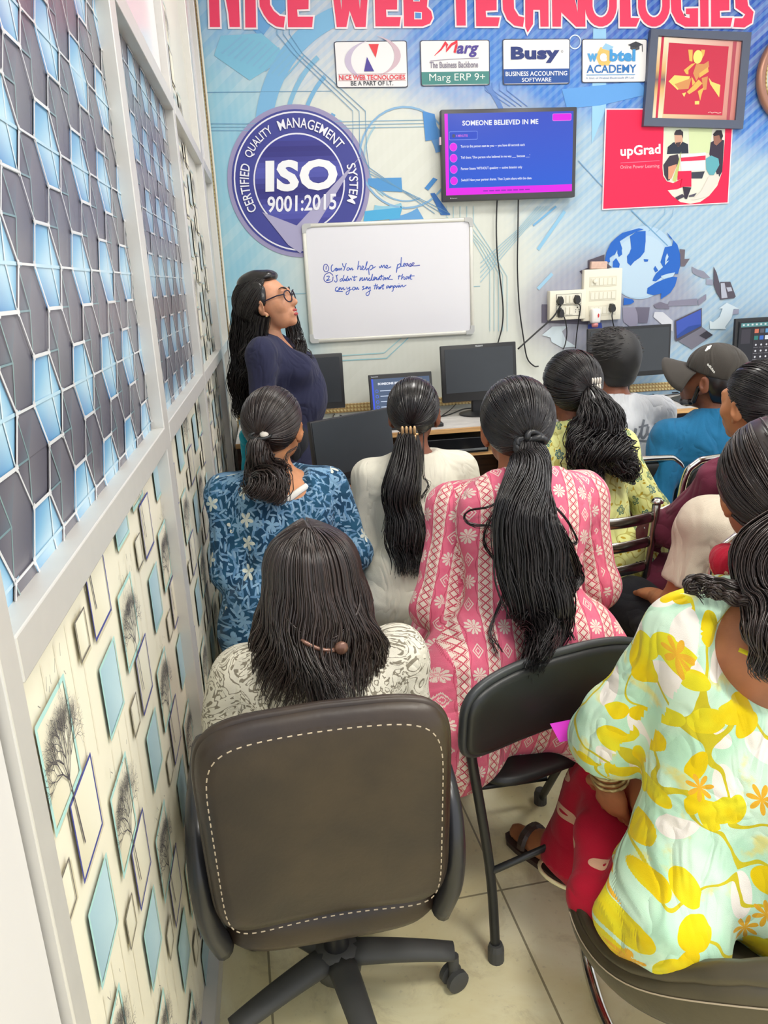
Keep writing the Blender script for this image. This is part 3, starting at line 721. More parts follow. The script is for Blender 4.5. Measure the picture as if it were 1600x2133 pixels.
# handwriting, stroke by stroke (read off at 4.444 px per px, origin 640,440)
HW = [
 [(198, 520), (180, 492), (156, 500), (152, 540), (170, 560), (194, 550), (200, 520)], [(176, 508), (174, 540)],
 [(240, 495), (226, 505), (222, 535), (228, 556), (246, 552), (262, 530), (275, 528), (262, 545), (272, 552), (280, 530), (284, 550), (296, 528), (302, 548), (315, 526), (322, 548)],
 [(326, 482), (334, 512), (350, 516)], [(362, 480), (338, 552)], [(376, 520), (366, 540), (378, 548), (392, 532), (380, 520)], [(396, 524), (400, 544), (414, 524), (418, 545), (428, 536)],
 [(478, 460), (466, 540), (474, 515), (492, 508), (492, 540), (512, 530), (522, 512), (510, 508), (506, 535), (528, 540), (548, 500), (556, 465), (544, 500), (546, 545), (566, 530), (574, 590), (570, 540), (586, 505), (606, 504), (604, 530), (580, 545), (634, 512)],
 [(668, 508), (674, 525), (690, 500), (694, 522), (712, 498), (716, 520), (732, 522), (746, 508), (736, 500), (726, 515), (738, 528), (778, 514)],
 [(838, 490), (826, 570), (834, 510), (858, 486), (864, 510), (834, 530)], [(872, 426), (868, 500), (880, 512), (898, 500), (908, 486), (896, 484), (890, 505), (904, 512)],
 [(934, 482), (914, 490), (916, 508), (934, 490), (938, 508), (956, 484), (962, 500), (946, 512), (966, 508), (990, 482), (976, 478), (970, 498), (990, 506), (1044, 500)],
 [(240, 595), (206, 568), (164, 590), (156, 635), (188, 660), (232, 645), (240, 605)], [(178, 605), (204, 602), (196, 625), (178, 642), (214, 634)],
 [(262, 600), (284, 590)], [(272, 596), (276, 645), (262, 656), (250, 640)],
 [(326, 622), (306, 632), (308, 650), (328, 632), (342, 590), (330, 632), (336, 648), (350, 625), (352, 645), (378, 600), (362, 640), (376, 642), (384, 622), (388, 642), (404, 620), (412, 640)], [(424, 600), (418, 612)], [(440, 596), (432, 640), (448, 634)], [(424, 612), (464, 606)],
 [(494, 612), (484, 646), (510, 612), (508, 640), (522, 636), (530, 614), (534, 640), (552, 612), (558, 640), (582, 614), (566, 632), (586, 640), (606, 580), (596, 636), (616, 632), (632, 612), (618, 612), (616, 640), (644, 612), (642, 636), (672, 612), (654, 640), (690, 590), (680, 636), (668, 608), (712, 600)],
 [(720, 612), (702, 622), (706, 638), (726, 614), (726, 634), (744, 612), (748, 632), (772, 590), (752, 626), (770, 630), (792, 630)],
 [(852, 590), (844, 632)], [(840, 604), (876, 598)], [(884, 580), (872, 632), (884, 610), (898, 610), (896, 632), (916, 620)], [(930, 604), (914, 612), (918, 630), (938, 606), (940, 628), (962, 584), (956, 626), (972, 628)], [(946, 600), (994, 598)],
 [(284, 700), (264, 712), (262, 738), (290, 730), (306, 708), (294, 712), (294, 730), (312, 708), (318, 728), (334, 706), (340, 728), (354, 716)], [(268, 742), (330, 744)],
 [(366, 700), (372, 722), (394, 702)], [(396, 700), (384, 760), (364, 772), (364, 748), (412, 722)], [(430, 700), (418, 718), (430, 730), (444, 712), (432, 700)], [(448, 704), (452, 726), (466, 704), (470, 724), (482, 718)],
 [(528, 694), (512, 700), (524, 716), (508, 730), (540, 712), (556, 698), (544, 704), (546, 720), (562, 700), (566, 720), (584, 700), (572, 770), (552, 780), (546, 760), (590, 730)],
 [(634, 670), (622, 724)], [(614, 692), (648, 686)], [(650, 676), (640, 722), (654, 700), (664, 704), (662, 722), (684, 700), (670, 706), (672, 720), (690, 700), (706, 676), (698, 720), (712, 716)], [(684, 690), (716, 682)],
 [(756, 690), (736, 696), (736, 714), (758, 696), (760, 712), (782, 692), (768, 694), (768, 710), (790, 690), (796, 730), (782, 744)], [(816, 688), (800, 694), (802, 710), (822, 690), (826, 708), (842, 686), (846, 706), (858, 684), (862, 704), (880, 682), (888, 700), (918, 682)], [(848, 668), (850, 672)],
]
a = Art(lambda u, v, lay: (u, -.0182-.0003*lay, v))
for k, st in enumerate(HW):
    P = [w2(640+x/4.4444, 440+y/4.4444, WALL_Y-.018) for x, y in st]
    P = [(q.x, q.y) for q in smooth_path([(p[0], p[1], 0) for p in P], 5)]
    a.line(P, .0046, (70, 82, 170) if k < 2 or 11 <= k <= 12 else (60, 92, 184), 1)
a.build('handwriting', M['print'], wb)

# ---------------------------------------------------------------- television
tv = thing('television', 'wall-mounted flat television showing a blue and magenta slide', 'television', (0, WALL_Y, 0))
YT = WALL_Y-.075
TL, TR, BR, BL = (at(*p, YT) for p in ((919, 228.5), (1203, 222.5), (1197.5, 409), (922, 422)))
tx0, tx1, tz0, tz1 = (TL.x+BL.x)/2, (TR.x+BR.x)/2, (BL.z+BR.z)/2, (TL.z+TR.z)/2
b = MB(); b.box(((tx0+tx1)/2, -.055, (tz0+tz1)/2), (tx1-tx0, .045, tz1-tz0), bev=.006); b.box(((tx0+tx1)/2, -.02, (tz0+tz1)/2-.02), ((tx1-tx0)*.5, .04, (tz1-tz0)*.5), bev=.01); b.build('housing', plain('tv_bezel', (.045, .043, .05), .4), tv, 'auto')
a = Art(lambda u, v, lay: (tx0+u*(tx1-tx0), -.0776-.0004*lay, tz0+v*(tz1-tz0)))
blue, mag = (18, 86, 214), (236, 10, 240)
a.grad([(.026, .09), (.972, .09), (.972, .955), (.026, .955)], [(14, 90, 218), (30, 96, 222), (58, 84, 206), (40, 74, 200)], 1)
a.poly([(.024, .09), (.048, .09), (.048, .955), (.024, .955)], mag, 2); a.poly([(.024, .068), (.972, .068), (.972, .148), (.024, .148)], mag, 2)
a.rrect(.815, .852, .957, .932, .012, (236, 130, 244), 2); a.rrect(.818, .857, .954, .927, .011, mag, 3)
a.rrect(.055, .672, .262, .765, .01, (120, 150, 240), 2); a.rrect(.058, .678, .259, .759, .009, (20, 70, 206), 3)
a.ring((.088, .717), 0, .02, (70, 80, 110), 4, n=20, kx=.6); a.text('4 MINUTES', [(.105, .703), (.19, .703), (.105, .73)], (214, 110, 226), 4, .02)
a.text('SOMEONE BELIEVED IN ME', [(.152, .823), (.71, .823), (.152, .878)], (244, 246, 252), 4, .03)
for z, x1, s in ((.597, .61, 'Turn to the person next to you \u2014 you have 60 seconds each'), (.476, .65, "Tell them: 'One person who believed in me was ___ because ___'"), (.353, .592, 'Partner listens WITHOUT speaking \u2014 active listening only'), (.228, .665, 'Switch! Now your partner shares. Then 2 pairs share with the class.')):
    a.ring((.084, z), 0, .046, (244, 130, 246), 3, n=28, kx=.6); a.ring((.084, z), 0, .042, mag, 4, n=28, kx=.6)
    a.text(s, [(.137, z-.017), (x1, z-.017), (.137, z+.02)], (240, 244, 255), 4, .018)
for i in range(8): a.poly([(.3+i*.045, .098), (.335+i*.045, .098), (.335+i*.045, .112), (.3+i*.045, .112)], (150, 10, 190), 3)
a.build('screen', M['screen_lit'], tv)
a = Art(lambda u, v, lay: (tx0+u*(tx1-tx0), -.0778-.0004*lay, tz0+v*(tz1-tz0))); a.poly([(.055, .028), (.062, .028), (.062, .042), (.055, .042)], (190, 190, 196), 1); a.text('Sansui', [(.066, .029), (.105, .029), (.066, .041)], (170, 170, 178), 1, .03); a.build('brand_mark', M['print'], tv)
b = MB(); b.box((tx0-.004, -.06, tz0+.31), (.012, .02, .04), bev=.002); b.build('side_switch', plain('pinkish_plastic', 'c8b0bc', .5), tv)
for nm, lb, pts in (('power_cable', 'left of two black cables hanging from the television to the monitors', [(1036, 412), (1034, 470), (1036, 530), (1042, 580), (1048, 640), (1046, 680), (1037, 716)]), ('power_cable', 'right of two black cables hanging from the television, reaching the desk', [(1080, 408), (1079, 480), (1078, 560), (1082, 640), (1090, 700), (1098, 745), (1112, 762), (1122, 763)])):
    b = MB(); b.tube(smooth_path([at(x, y, WALL_Y-.03) for x, y in pts], 8), .0042, 8); tag(b.build(nm, M['black_plastic'], smooth=True), lb, 'cable', 'television cables')

# ---------------------------------------------------------------- framed picture, round clock-like frame and the red poster
ps = thing('poster', 'red advertising poster with white lettering below the framed picture', 'poster', (0, WALL_Y, 0))
a = Art(lambda u, v, lay: (u, -.011-.0005*lay, v)); U = lambda x, y: w2(1250+x/5.333, 260+y/5.333)
q = [w2(1259, 227), w2(1527, 226), w2(1515.5, 424), w2(1252.5, 438)]; a.poly(q, (240, 214, 222), 0)
q = [w2(1262, 229.5), w2(1524.5, 228.5), w2(1513.5, 422), w2(1255, 435.5)]; a.poly(q, (232, 34, 78), 1)
a.text('upGrad', [U(218, 385), U(662, 358), U(215, 240)], (246, 232, 236), 3, .028); a.text('Online Power Learning', [U(215, 504), U(648, 488), U(215, 455)], (244, 170, 186), 3, .0); a.line([U(218, 428), U(650, 402)], .003, (246, 120, 150), 3)
a.poly([U(x, y) for x, y in [(700, -60), (1380, -60), (1372, 180), (1345, 520), (1290, 680), (1200, 790), (1100, 860), (990, 880), (880, 860), (790, 790), (740, 730), (840, 720), (920, 690), (900, 600), (800, 650), (730, 630), (690, 570), (682, 480)]], (222, 220, 206), 3)
a.poly([U(x, y) for x, y in [(705, -60), (970, -60), (960, 190), (900, 270), (720, 290), (700, 100)]], (214, 220, 196), 4); a.poly([U(x, y) for x, y in [(970, 20), (1240, 20), (1200, 320), (980, 320)]], (206, 218, 170), 4)
a.poly([U(x, y) for x, y in [(800, 200), (900, 190), (965, 220), (970, 320), (730, 330), (740, 250)]], (44, 50, 66), 5); a.poly([U(x, y) for x, y in [(812, 90), (900, 90), (905, 190), (860, 250), (820, 210)]], (206, 160, 136), 6); a.poly([U(x, y) for x, y in [(808, 110), (830, 65), (880, 58), (910, 85), (908, 160), (895, 120), (820, 120)]], (56, 50, 58), 7); a.poly([U(x, y) for x, y in [(825, 205), (885, 195), (870, 245), (845, 252)]], (70, 56, 60), 7)
a.poly([U(x, y) for x, y in [(1215, 200), (1290, 160), (1365, 175), (1345, 520), (1300, 600), (1200, 330)]], (58, 50, 66), 5); a.poly([U(x, y) for x, y in [(1245, 120), (1320, 100), (1340, 180), (1280, 235), (1250, 215)]], (150, 104, 90), 6); a.poly([U(x, y) for x, y in [(1238, 110), (1280, 65), (1335, 65), (1352, 130), (1330, 180), (1310, 120), (1250, 130)]], (48, 42, 50), 7)
a.poly([U(x, y) for x, y in [(885, 335), (1160, 310), (1155, 510), (890, 520)]], (216, 222, 232), 6); a.poly([U(x, y) for x, y in [(886, 370), (1158, 345), (1157, 395), (887, 412)]], (220, 50, 84), 7)
a.poly([U(x, y) for x, y in [(690, 450), (760, 350), (850, 330), (870, 400), (850, 440), (760, 620), (735, 625), (700, 560)]], (62, 54, 66), 6); a.poly([U(x, y) for x, y in [(745, 470), (840, 440), (830, 480), (780, 600), (745, 610)]], (214, 150, 120), 7); a.poly([U(x, y) for x, y in [(850, 440), (880, 330), (890, 300), (860, 520), (830, 640), (790, 620)]], (190, 200, 120), 6)
a.poly([U(x, y) for x, y in [(1160, 380), (1220, 345), (1300, 380), (1310, 450), (1250, 560), (1200, 560), (1165, 500)]], (96, 166, 178), 8); a.poly([U(x, y) for x, y in [(1190, 580), (1300, 550), (1310, 600), (1180, 800), (1060, 830), (1000, 840), (1110, 740)]], (224, 214, 204), 8)
a.poly([U(x, y) for x, y in [(1000, 530), (1150, 520), (1120, 600), (1000, 600)]], (60, 64, 76), 6); a.poly([U(x, y) for x, y in [(850, 520), (1000, 515), (1000, 690), (920, 690), (880, 700), (900, 600), (845, 620)]], (232, 34, 78), 9)
a.poly([U(x, y) for x, y in [(905, 690), (1000, 700), (950, 830), (925, 820)]], (54, 46, 60), 9); a.poly([U(x, y) for x, y in [(970, 790), (1060, 760), (1030, 800), (975, 805)]], (84, 80, 96), 9); a.poly([U(x, y) for x, y in [(820, 810), (900, 770), (930, 800), (850, 838)]], (70, 64, 78), 9)
a.build('poster_print', M['print'], ps)

pic = thing('picture_frame', 'framed red and gold abstract figure picture in a grey frame above the red poster', 'picture', (0, WALL_Y, 0))
YP = WALL_Y-.04
def q4(px): return [at(*p, YP) for p in px]
O4 = q4([(1357, 60), (1566, 67), (1548, 268), (1341, 262)]); I4 = q4([(1373, 73), (1549, 84), (1534, 250), (1360, 245)])
b = MB(); fv = []
for i in range(4):
    j = (i+1) % 4
    for A_, B_, C_, D_ in ((O4[i], O4[j], I4[j], I4[i]),):
        f0 = [b.bm.verts.new((p.x, dy, p.z)) for p, dy in ((A_, -.04), (B_, -.04), (C_, -.034), (D_, -.034))]; f1 = [b.bm.verts.new((p.x, -.012, p.z)) for p in (A_, B_, C_, D_)]
        b.bm.faces.new(f0); b.bm.faces.new(f1[::-1])
        for k in range(4): b.bm.faces.new((f0[k], f0[(k+1) % 4], f1[(k+1) % 4], f1[k]))
b.build('frame', plain('frame_grey', (.085, .10, .15), .45), pic)
a = Art(lambda u, v, lay: (u, -.02-.0006*lay, v)); G = lambda x, y: w2(1340+x/6.154, 60+y/6.154, YP)
gold1, gold2, red = (214, 170, 108), (244, 226, 196), (196, 36, 66)
a.grad([G(200, 85), G(1300, 150), G(1200, 1165), G(118, 1140)], [(240, 226, 206), (214, 140, 130), (200, 120, 110), (240, 206, 160)], 1)
for y0, y1, c0, c1 in ((100, 520, gold2, gold1), (520, 640, gold1, (120, 96, 96)), (640, 760, (120, 96, 96), gold1), (760, 1135, gold1, gold2)):
    sl = lambda x, y: G(x-(y-85)*.078, y)
    a.grad([sl(200, y0), sl(345, y0), sl(345, y1), sl(200, y1)], [c0, c0, c1, c1], 2)
a.poly([G(258, 88), G(290, 90), G(206, 1140), G(176, 1140)], red, 3); a.poly([G(1180, 150), G(1225, 150), G(1130, 1160), G(1092, 1158)], (176, 70, 84), 3)
a.poly([G(352, 165), G(1120, 215), G(1035, 1100), G(278, 1082)], red, 4)
ya, yb, yc = (228, 176, 84), (240, 206, 110), (206, 140, 80)
for P, c in (([(598, 255), (655, 258), (650, 410), (612, 400)], ya), ([(765, 255), (815, 260), (800, 330), (770, 380)], ya), ([(700, 440), (800, 440), (860, 400), (865, 480), (760, 560), (700, 660), (660, 560)], yc), ([(540, 520), (640, 440), (690, 430), (600, 520), (600, 575), (570, 570)], ya), ([(345, 665), (420, 585), (620, 600), (600, 670), (460, 775)], yb), ([(420, 700), (640, 620), (600, 760), (480, 770)], yc), ([(640, 600), (690, 680), (650, 720)], ya), ([(860, 615), (900, 670), (1010, 710), (995, 870), (880, 700)], yb), ([(730, 640), (640, 740), (580, 800), (610, 830), (700, 770), (780, 690)], ya), ([(518, 820), (570, 805), (545, 868)], yb), ([(770, 620), (850, 600), (830, 770), (790, 780)], yc), ([(720, 790), (800, 740), (770, 830), (750, 915)], ya), ([(682, 920), (740, 915), (738, 960), (682, 962)], yb), ([(740, 560), (850, 480), (860, 540), (740, 620)], ya)):
    a.poly([G(*p) for p in P], c, 5)
c0 = G(720, 350); a.ring(c0, 0, .034, (246, 224, 120), 6, n=28, kx=.8)
a.text('Anil', [G(850, 1085), G(1020, 1090), G(850, 1055)], (232, 190, 180), 6, 0, .3) if False else None
a.line([G(850, 1068), G(880, 1058), G(900, 1072), G(940, 1062), G(980, 1074), G(1020, 1066)], .003, (230, 190, 180), 6)
a.build('picture_print', M['print_gloss'], pic)

rf = thing('round_frame', 'oval copper-rimmed picture cut off at the right edge beside the framed picture', 'picture frame', (3.12, WALL_Y, 2.53))
b = MB(); N_ = 56
b.tube([(.235*math.cos(2*PI*i/N_), -.03, .235*math.sin(2*PI*i/N_)) for i in range(N_)], .026, 10, closed=True); b.build('rim', plain('copper_rim', (.40, .2, .14), .35, .4), rf, True)
b = MB(); b.tube([(.212*math.cos(2*PI*i/N_), -.045, .212*math.sin(2*PI*i/N_)) for i in range(N_)], .006, 8, closed=True); b.build('inner_rim', M['gold'], rf, True)
b = MB(); b.lathe([(.22, -.012), (.22, .0)], (0, -.02, 0), 40, R3('X', PI/2)); b.build('face', plain('pale_face', 'c9d2cc', .5), rf)
a = Art(lambda u, v, lay: (u, -.036-.0006*lay, v))
for i in range(7): a.ring((-.12+i*.03, .02-.03*(i % 3)), 0, .03, (190, 170, 110) if i % 2 else (70, 66, 84), 1+i % 3, n=10)
a.build('face_print', M['print'], rf)

# ---------------------------------------------------------------- switch boards and plugs
def plate(name, label, px, depth, rows, wall=WALL_Y):
    y = WALL_Y-depth; P = [at(*p, y) for p in px]
    x0, x1 = (P[0].x+P[3].x)/2, (P[1].x+P[2].x)/2; z0, z1 = (P[2].z+P[3].z)/2, (P[0].z+P[1].z)/2
    t = thing(name, label, 'switchboard', (0, WALL_Y, 0)); t['group'] = 'switchboards'
    b = MB(); b.box(((x0+x1)/2, -depth/2, (z0+z1)/2), (x1-x0, depth, z1-z0), bev=.004, seg=3); b.build('box', M['cream_plastic'], t, 'auto')
    def S(u, v): return x0+u*(x1-x0), z0+v*(z1-z0)
    return t, S, -depth
pw = plain('module_white', 'e6e2d2', .4, var=.02); dkh = plain('socket_hole', (.01, .01, .01), .6)
t1, S, d = plate('switchboard', 'smaller lower switchboard with two socket rows and three black plugs', [(1145, 607), (1222, 602), (1219, 664), (1146, 668)], .05, 2)
def rect(t, S, d, u0, v0, u1, v1, th, m, nm):
    (xa, za), (xb, zb) = S(u0, v0), S(u1, v1)
    b = MB(); b.box(((xa+xb)/2, d-th/2, (za+zb)/2), (xb-xa, th, zb-za), bev=.0012); return b.build(nm, m, t)
def holes(t, S, d, u, v, n5=True):
    x, z = S(u, v); b = MB()
    for dx, dz, r in ((0, .018, .004), (-.010, .004, .0028), (.010, .004, .0028), (-.011, -.008, .0028), (.011, -.008, .0028)):
        b.lathe([(r, 0), (r, .0015)], (x+dx, d, z+dz), 10, R3('X', PI/2))
    b.build('socket_holes', dkh, t)
for v in (.13, .52):
    rect(t1, S, d, .17, v, .87, v+.36, .003, M['black_plastic'], 'module_outline'); rect(t1, S, d-.0015, .18, v+.012, .86, v+.348, .003, pw, 'module_plate')
    for u in (.43, .54): rect(t1, S, d-.0045, u, v+.05, u+.08, v+.30, .006, pw, 'rocker_switch')
    for u in (.3, .76): holes(t1, S, d-.0045, u, v+.17)
t2, S2, d2 = plate('switchboard', 'larger upper switchboard with three module rows on the globe print', [(1217, 563), (1297, 557), (1293, 665), (1215, 670)], .04, 3)
for v in (.10, .39, .66):
    rect(t2, S2, d2, .14, v, .86, v+.2, .002, plain('module_inset', 'dcd7c4', .5), 'module_plate')
    for k in range(6): rect(t2, S2, d2-.002, .18+k*.11, v+.03, .27+k*.11, v+.165, .004 if k in (2, 5) else .0025, pw, 'rocker_switch')
x, z = S2(.27, .77); b = MB(); b.lathe([(.013, 0), (.012, .012), (.009, .014)], (x, d2-.004, z), 18, R3('X', PI/2)); b.build('regulator_knob', pw, t2, True)
b = MB(); b.box((S2(.4, 1)[0], d2+.022, S2(0, 1)[1]+.022), (.10, .03, .042), R3('Y', .03), bev=.004); o = b.build('small_box', plain('pink_paper', 'd4b2a2', .7, var=.2, scale=60)); o.location.y = WALL_Y; tag(o, 'small pinkish crumpled packet on top of the larger switchboard', 'packet')
def plug(px, y, label, cable, r=.0035):
    p = at(*px, y); t = thing('plug', label, 'plug', p, 0, 'black plugs in the switchboards')
    b = MB(); b.prism([(-.010, .030), (.010, .030), (.020, .004), (.018, -.012), (.008, -.022), (-.008, -.022), (-.018, -.012), (-.020, .004)], lambda q: (q[0], .022, q[1]), lambda q: (q[0]*.8, -.014, q[1]*.8)); b.build('body', M['black_plastic'], t)
    b = MB(); P = [Vector((0, -.006, -.018))]+[at(x, yy, dd)-p for x, yy, dd in cable]; b.tube(smooth_path(P, 8), r, 8); b.build('cord', M['black_plastic'], t, True)
plug((1168, 628), 4.53, 'black three-pin plug in the upper left socket with a cord slanting down left', [(1163, 645, 4.53), (1150, 663, 4.535), (1120, 690, 4.54), (1079, 727, 4.53)], .005)
plug((1203, 625), 4.53, 'black plug in the upper right socket of the smaller switchboard', [(1209, 640, 4.53), (1205, 670, 4.55), (1201, 700, 4.56), (1199, 726, 4.55)])
plug((1169, 654), 4.53, 'black plug in the lower left socket of the smaller switchboard', [(1176, 662, 4.53), (1181, 690, 4.55), (1178, 715, 4.56), (1173, 728, 4.55)])
plug((1276, 643), 4.54, 'black plug at the lower right of the larger switchboard with a white-sleeved cord', [(1275, 658, 4.53), (1277, 672, 4.54), (1280, 684, 4.55)])
p = at(1240, 658, 4.54); mr = thing('mosquito_repeller', 'white plug-in repeller with a red leaf mark in the larger switchboard', 'repeller', p)
b = MB(); b.box((0, 0, 0), (.056, .045, .085), bev=.012, seg=3); b.build('body', plain('repeller_white', 'eeeae6', .35), mr, 'auto')
b = MB(); b.lathe([(.017, 0), (.02, .015), (.018, .025)], (0, 0, -.066), 16); b.build('refill', plain('pink_refill', 'd98a8a', .3), mr, True)
b = MB(); b.prism([(0, -.012), (.007, -.004), (.008, .008), (.002, .015), (-.003, .005)], lambda q: (.008+q[0], -.0225, q[1]), lambda q: (.008+q[0], -.0245, q[1])); b.build('leaf_mark', plain('red_mark', 'c8252c', .4), mr)

# ---------------------------------------------------------------- desks
def wood(name, c0, c1, sc_=(3, 40, 40)):
    t = T(name); x, y, z = t.coord(); n = t.noise(t.xyz(x*sc_[0], y*sc_[1], z*sc_[2]), 1, 5, .6, .8)
    t.base(t.mix(n.step(.3, .7), lin(c0), lin(c1))); return t.set(.4, 0, .4)
def desktop_mat():
    t = T('desk_laminate'); x, y, z = t.coord(); n = t.noise(t.xyz(x*4, y*16, z), 2, 5, .65); n2 = t.noise(t.vec, 30, 3)
    c = t.mix(n.step(.35, .65), lin((198, 194, 190)), lin((222, 218, 212))); c = t.mix(n2.step(.62, .72)*n.step(.5, .7)*.7, c, lin((120, 112, 104))); t.base(c); return t.set(.35)
M['desk'] = desktop_mat(); M['wood'] = wood('wood_brown', (112, 74, 50), (150, 104, 72)); M['wood_pale'] = wood('wood_pale', (170, 128, 82), (206, 164, 112)); M['wood_dark'] = wood('wood_dark', (58, 36, 30), (84, 54, 44))
def desk(label, x0, x1, yf, edge):
    t = thing('desk', label, 'desk', (0, 0, 0), 0, 'computer desks along the back wall')
    b = MB(); b.box(((x0+x1)/2, (yf+4.58)/2, .741), (x1-x0, 4.58-yf, .018), bev=.002); b.build('top', M['desk'], t)
    b = MB(); b.box(((x0+x1)/2, yf-.004, .738), (x1-x0, .012, .026), bev=.003); b.build('edge_strip', edge, t)
    for x in (x0+.012, (x0+x1)/2, x1-.012):
        b = MB(); b.box((x, (yf+4.58)/2+.03, .365), (.02, 4.50-yf, .73)); b.build('side_panel', M['wood_dark'], t)
    b = MB(); b.box(((x0+x1)/2, yf+.2, .60), (x1-x0-.06, .38, .016)); b.build('keyboard_shelf', M['wood_pale'], t)
    b = MB(); b.box(((x0+x1)/2, 4.45, .4), (x1-x0-.06, .016, .65)); b.build('back_panel', M['wood_dark'], t)
    return t
desk('long desk behind the standing woman holding the laptop and two blank monitors', -.225, 1.32, 3.975, M['wood_pale'])
desk('long desk at the right holding the monitor behind the man in the white t-shirt', 1.35, 2.98, 4.06, M['wood_pale'])
ct = thing('computer_case', 'flat black computer case on the desk shelf beside the pink dress woman', 'computer', (.93, 4.13, .609))
b = MB(); b.box((0, 0, .042), (.36, .30, .085), bev=.004); b.build('case', M['black_gloss'], ct)
b = MB(); b.box((0, -.152, .018), (.34, .006, .012), bev=.002); b.build('front_strip', plain('case_strip', (.12, .13, .14), .3), ct)
st = thing('side_table', 'brown wooden computer table between the blue dress and the white top', 'table', (0, 0, 0))
b = MB(); b.box((.2, 3.05, .738), (.84, .62, .024), bev=.003); b.build('top', M['wood'], st)
b = MB(); b.box((.2, 2.80, .40), (.80, .018, .60)); b.build('modesty_panel', M['wood_dark'], st)
for x in (-.19, .59):
    b = MB(); b.box((x, 3.05, .362), (.022, .58, .724)); b.build('side_panel', M['wood'], st)

# ---------------------------------------------------------------- monitors
def monitor(label, c, w, h, yaw=0, tilt=0, bez=.02, chin=.03, stand=True, foot=.75, screen=None, mark=None, btn=False):
    """c: centre of the bottom edge of the screen housing"""
    t = thing('monitor', label, 'monitor', c, yaw, 'desktop monitors'); R = R3('X', tilt)
    def loc(b): bmesh.ops.rotate(b.bm, cent=(0, 0, 0), matrix=R, verts=b.bm.verts); return b
    b = MB(); b.box((0, .012, h/2), (w, .024, h), bev=.005); b.box((0, .035, h*.5), (w*.7, .04, h*.6), bev=.015); loc(b).build('housing', M['black_plastic'], t, 'auto')
    b = MB(); b.box((0, -.001, chin+(h-chin-bez)/2), (w-2*bez, .003, h-chin-bez)); loc(b).build('screen', M['screen_off'], t)
    if mark:
        a = Art(lambda u, v, lay: tuple(R @ Vector((u, -.0012-.0004*lay, v)))); mx, mz, mw_, mh, s = mark
        a.text(s, [(mx, mz), (mx+mw_, mz), (mx, mz+mh)], (190, 194, 196), 1, .05); a.build('maker_mark', M['print'], t)
    if btn:
        b = MB()
        for k in range(3): b.box((w*.18+k*.022, -.002, chin*.45), (.012, .004, .006), bev=.001)
        loc(b).build('buttons', plain('grey_button', (.25, .25, .26), .4), t)
    if stand:
        dz = foot-c[2]
        b = MB(); b.box((0, .06, (dz+h*.3)/2), (.07, .03, h*.3-dz), bev=.006); b.build('neck', M['black_plastic'], t)
        b = MB(); b.lathe([(.11, 0), (.11, .008), (.08, .016), (.03, .02)], (0, .05, dz), 28); b.build('foot', M['black_plastic'], t, 'auto')
    return t
L_, R_m = at(652, 744, 4.3), at(707, 738, 4.3)
monitor('blank black monitor partly hidden behind the standing woman', (.165, 4.3, .848), .43, .30, .0, -.04, .018, .035)
monitor('blank dark monitor with a thick chin in the middle of the long desk', (1.155, 4.3, .838), .445, .315, .06, -.10, .022, .05, mark=(-.02, .299, .045, .009, 'PRODOT'))
monitor('wide blank black monitor behind the man in the white t-shirt', (2.09, 4.4, .90), .53, .293, .05, -.03, .016, .028, mark=(-.05, .008, .04, .008, 'lenovo'))
t4 = monitor('lit monitor showing an open start menu at the right edge', (3.0, 4.42, .90), .47, .30, .0, -.03, .018, .03)
a = Art(lambda u, v, lay: (u, -.004-.0005*lay, v))
a.poly([(-.215, .03), (.215, .03), (.215, .28), (-.215, .28)], (26, 26, 32), 1); a.poly([(-.205, .248), (.2, .248), (.2, .272), (-.205, .272)], (92, 150, 150), 2)
a.poly([(-.20, .15), (-.14, .15), (-.14, .236), (-.20, .236)], (58, 54, 62), 2); a.poly([(-.12, .04), (.2, .04), (.2, .24), (-.12, .24)], (40, 36, 42), 3)
for i, c in enumerate([(220, 120, 90), (90, 90, 100), (96, 160, 210), (40, 130, 120), (60, 110, 200), (230, 235, 240)]):
    x0 = -.115+(i % 3)*.035; z0 = .21-(i//3)*.04; a.poly([(x0, z0), (x0+.026, z0), (x0+.026, z0+.024), (x0, z0+.024)], c, 4)
for i in range(9):
    x0 = -.11+(i % 3)*.035; z0 = .14-(i//3)*.036; a.ring((x0+.01, z0), 0, .006, (225, 225, 230), 4, n=10); a.poly([(x0-.004, z0-.016), (x0+.024, z0-.016), (x0+.024, z0-.014), (x0-.004, z0-.014)], (150, 150, 156), 4)
for i in range(6): a.poly([(-.195+i*.028, .256), (-.183+i*.028, .256), (-.183+i*.028, .266), (-.195+i*.028, .266)], (222, 232, 230), 3)
a.build('start_menu', M['screen_lit'], t4)
monitor('scratched blank monitor angled on the brown table beside the blue dress', (.305, 3.03, .764), .41, .252, .58, -.10, .006, .03, btn=True)

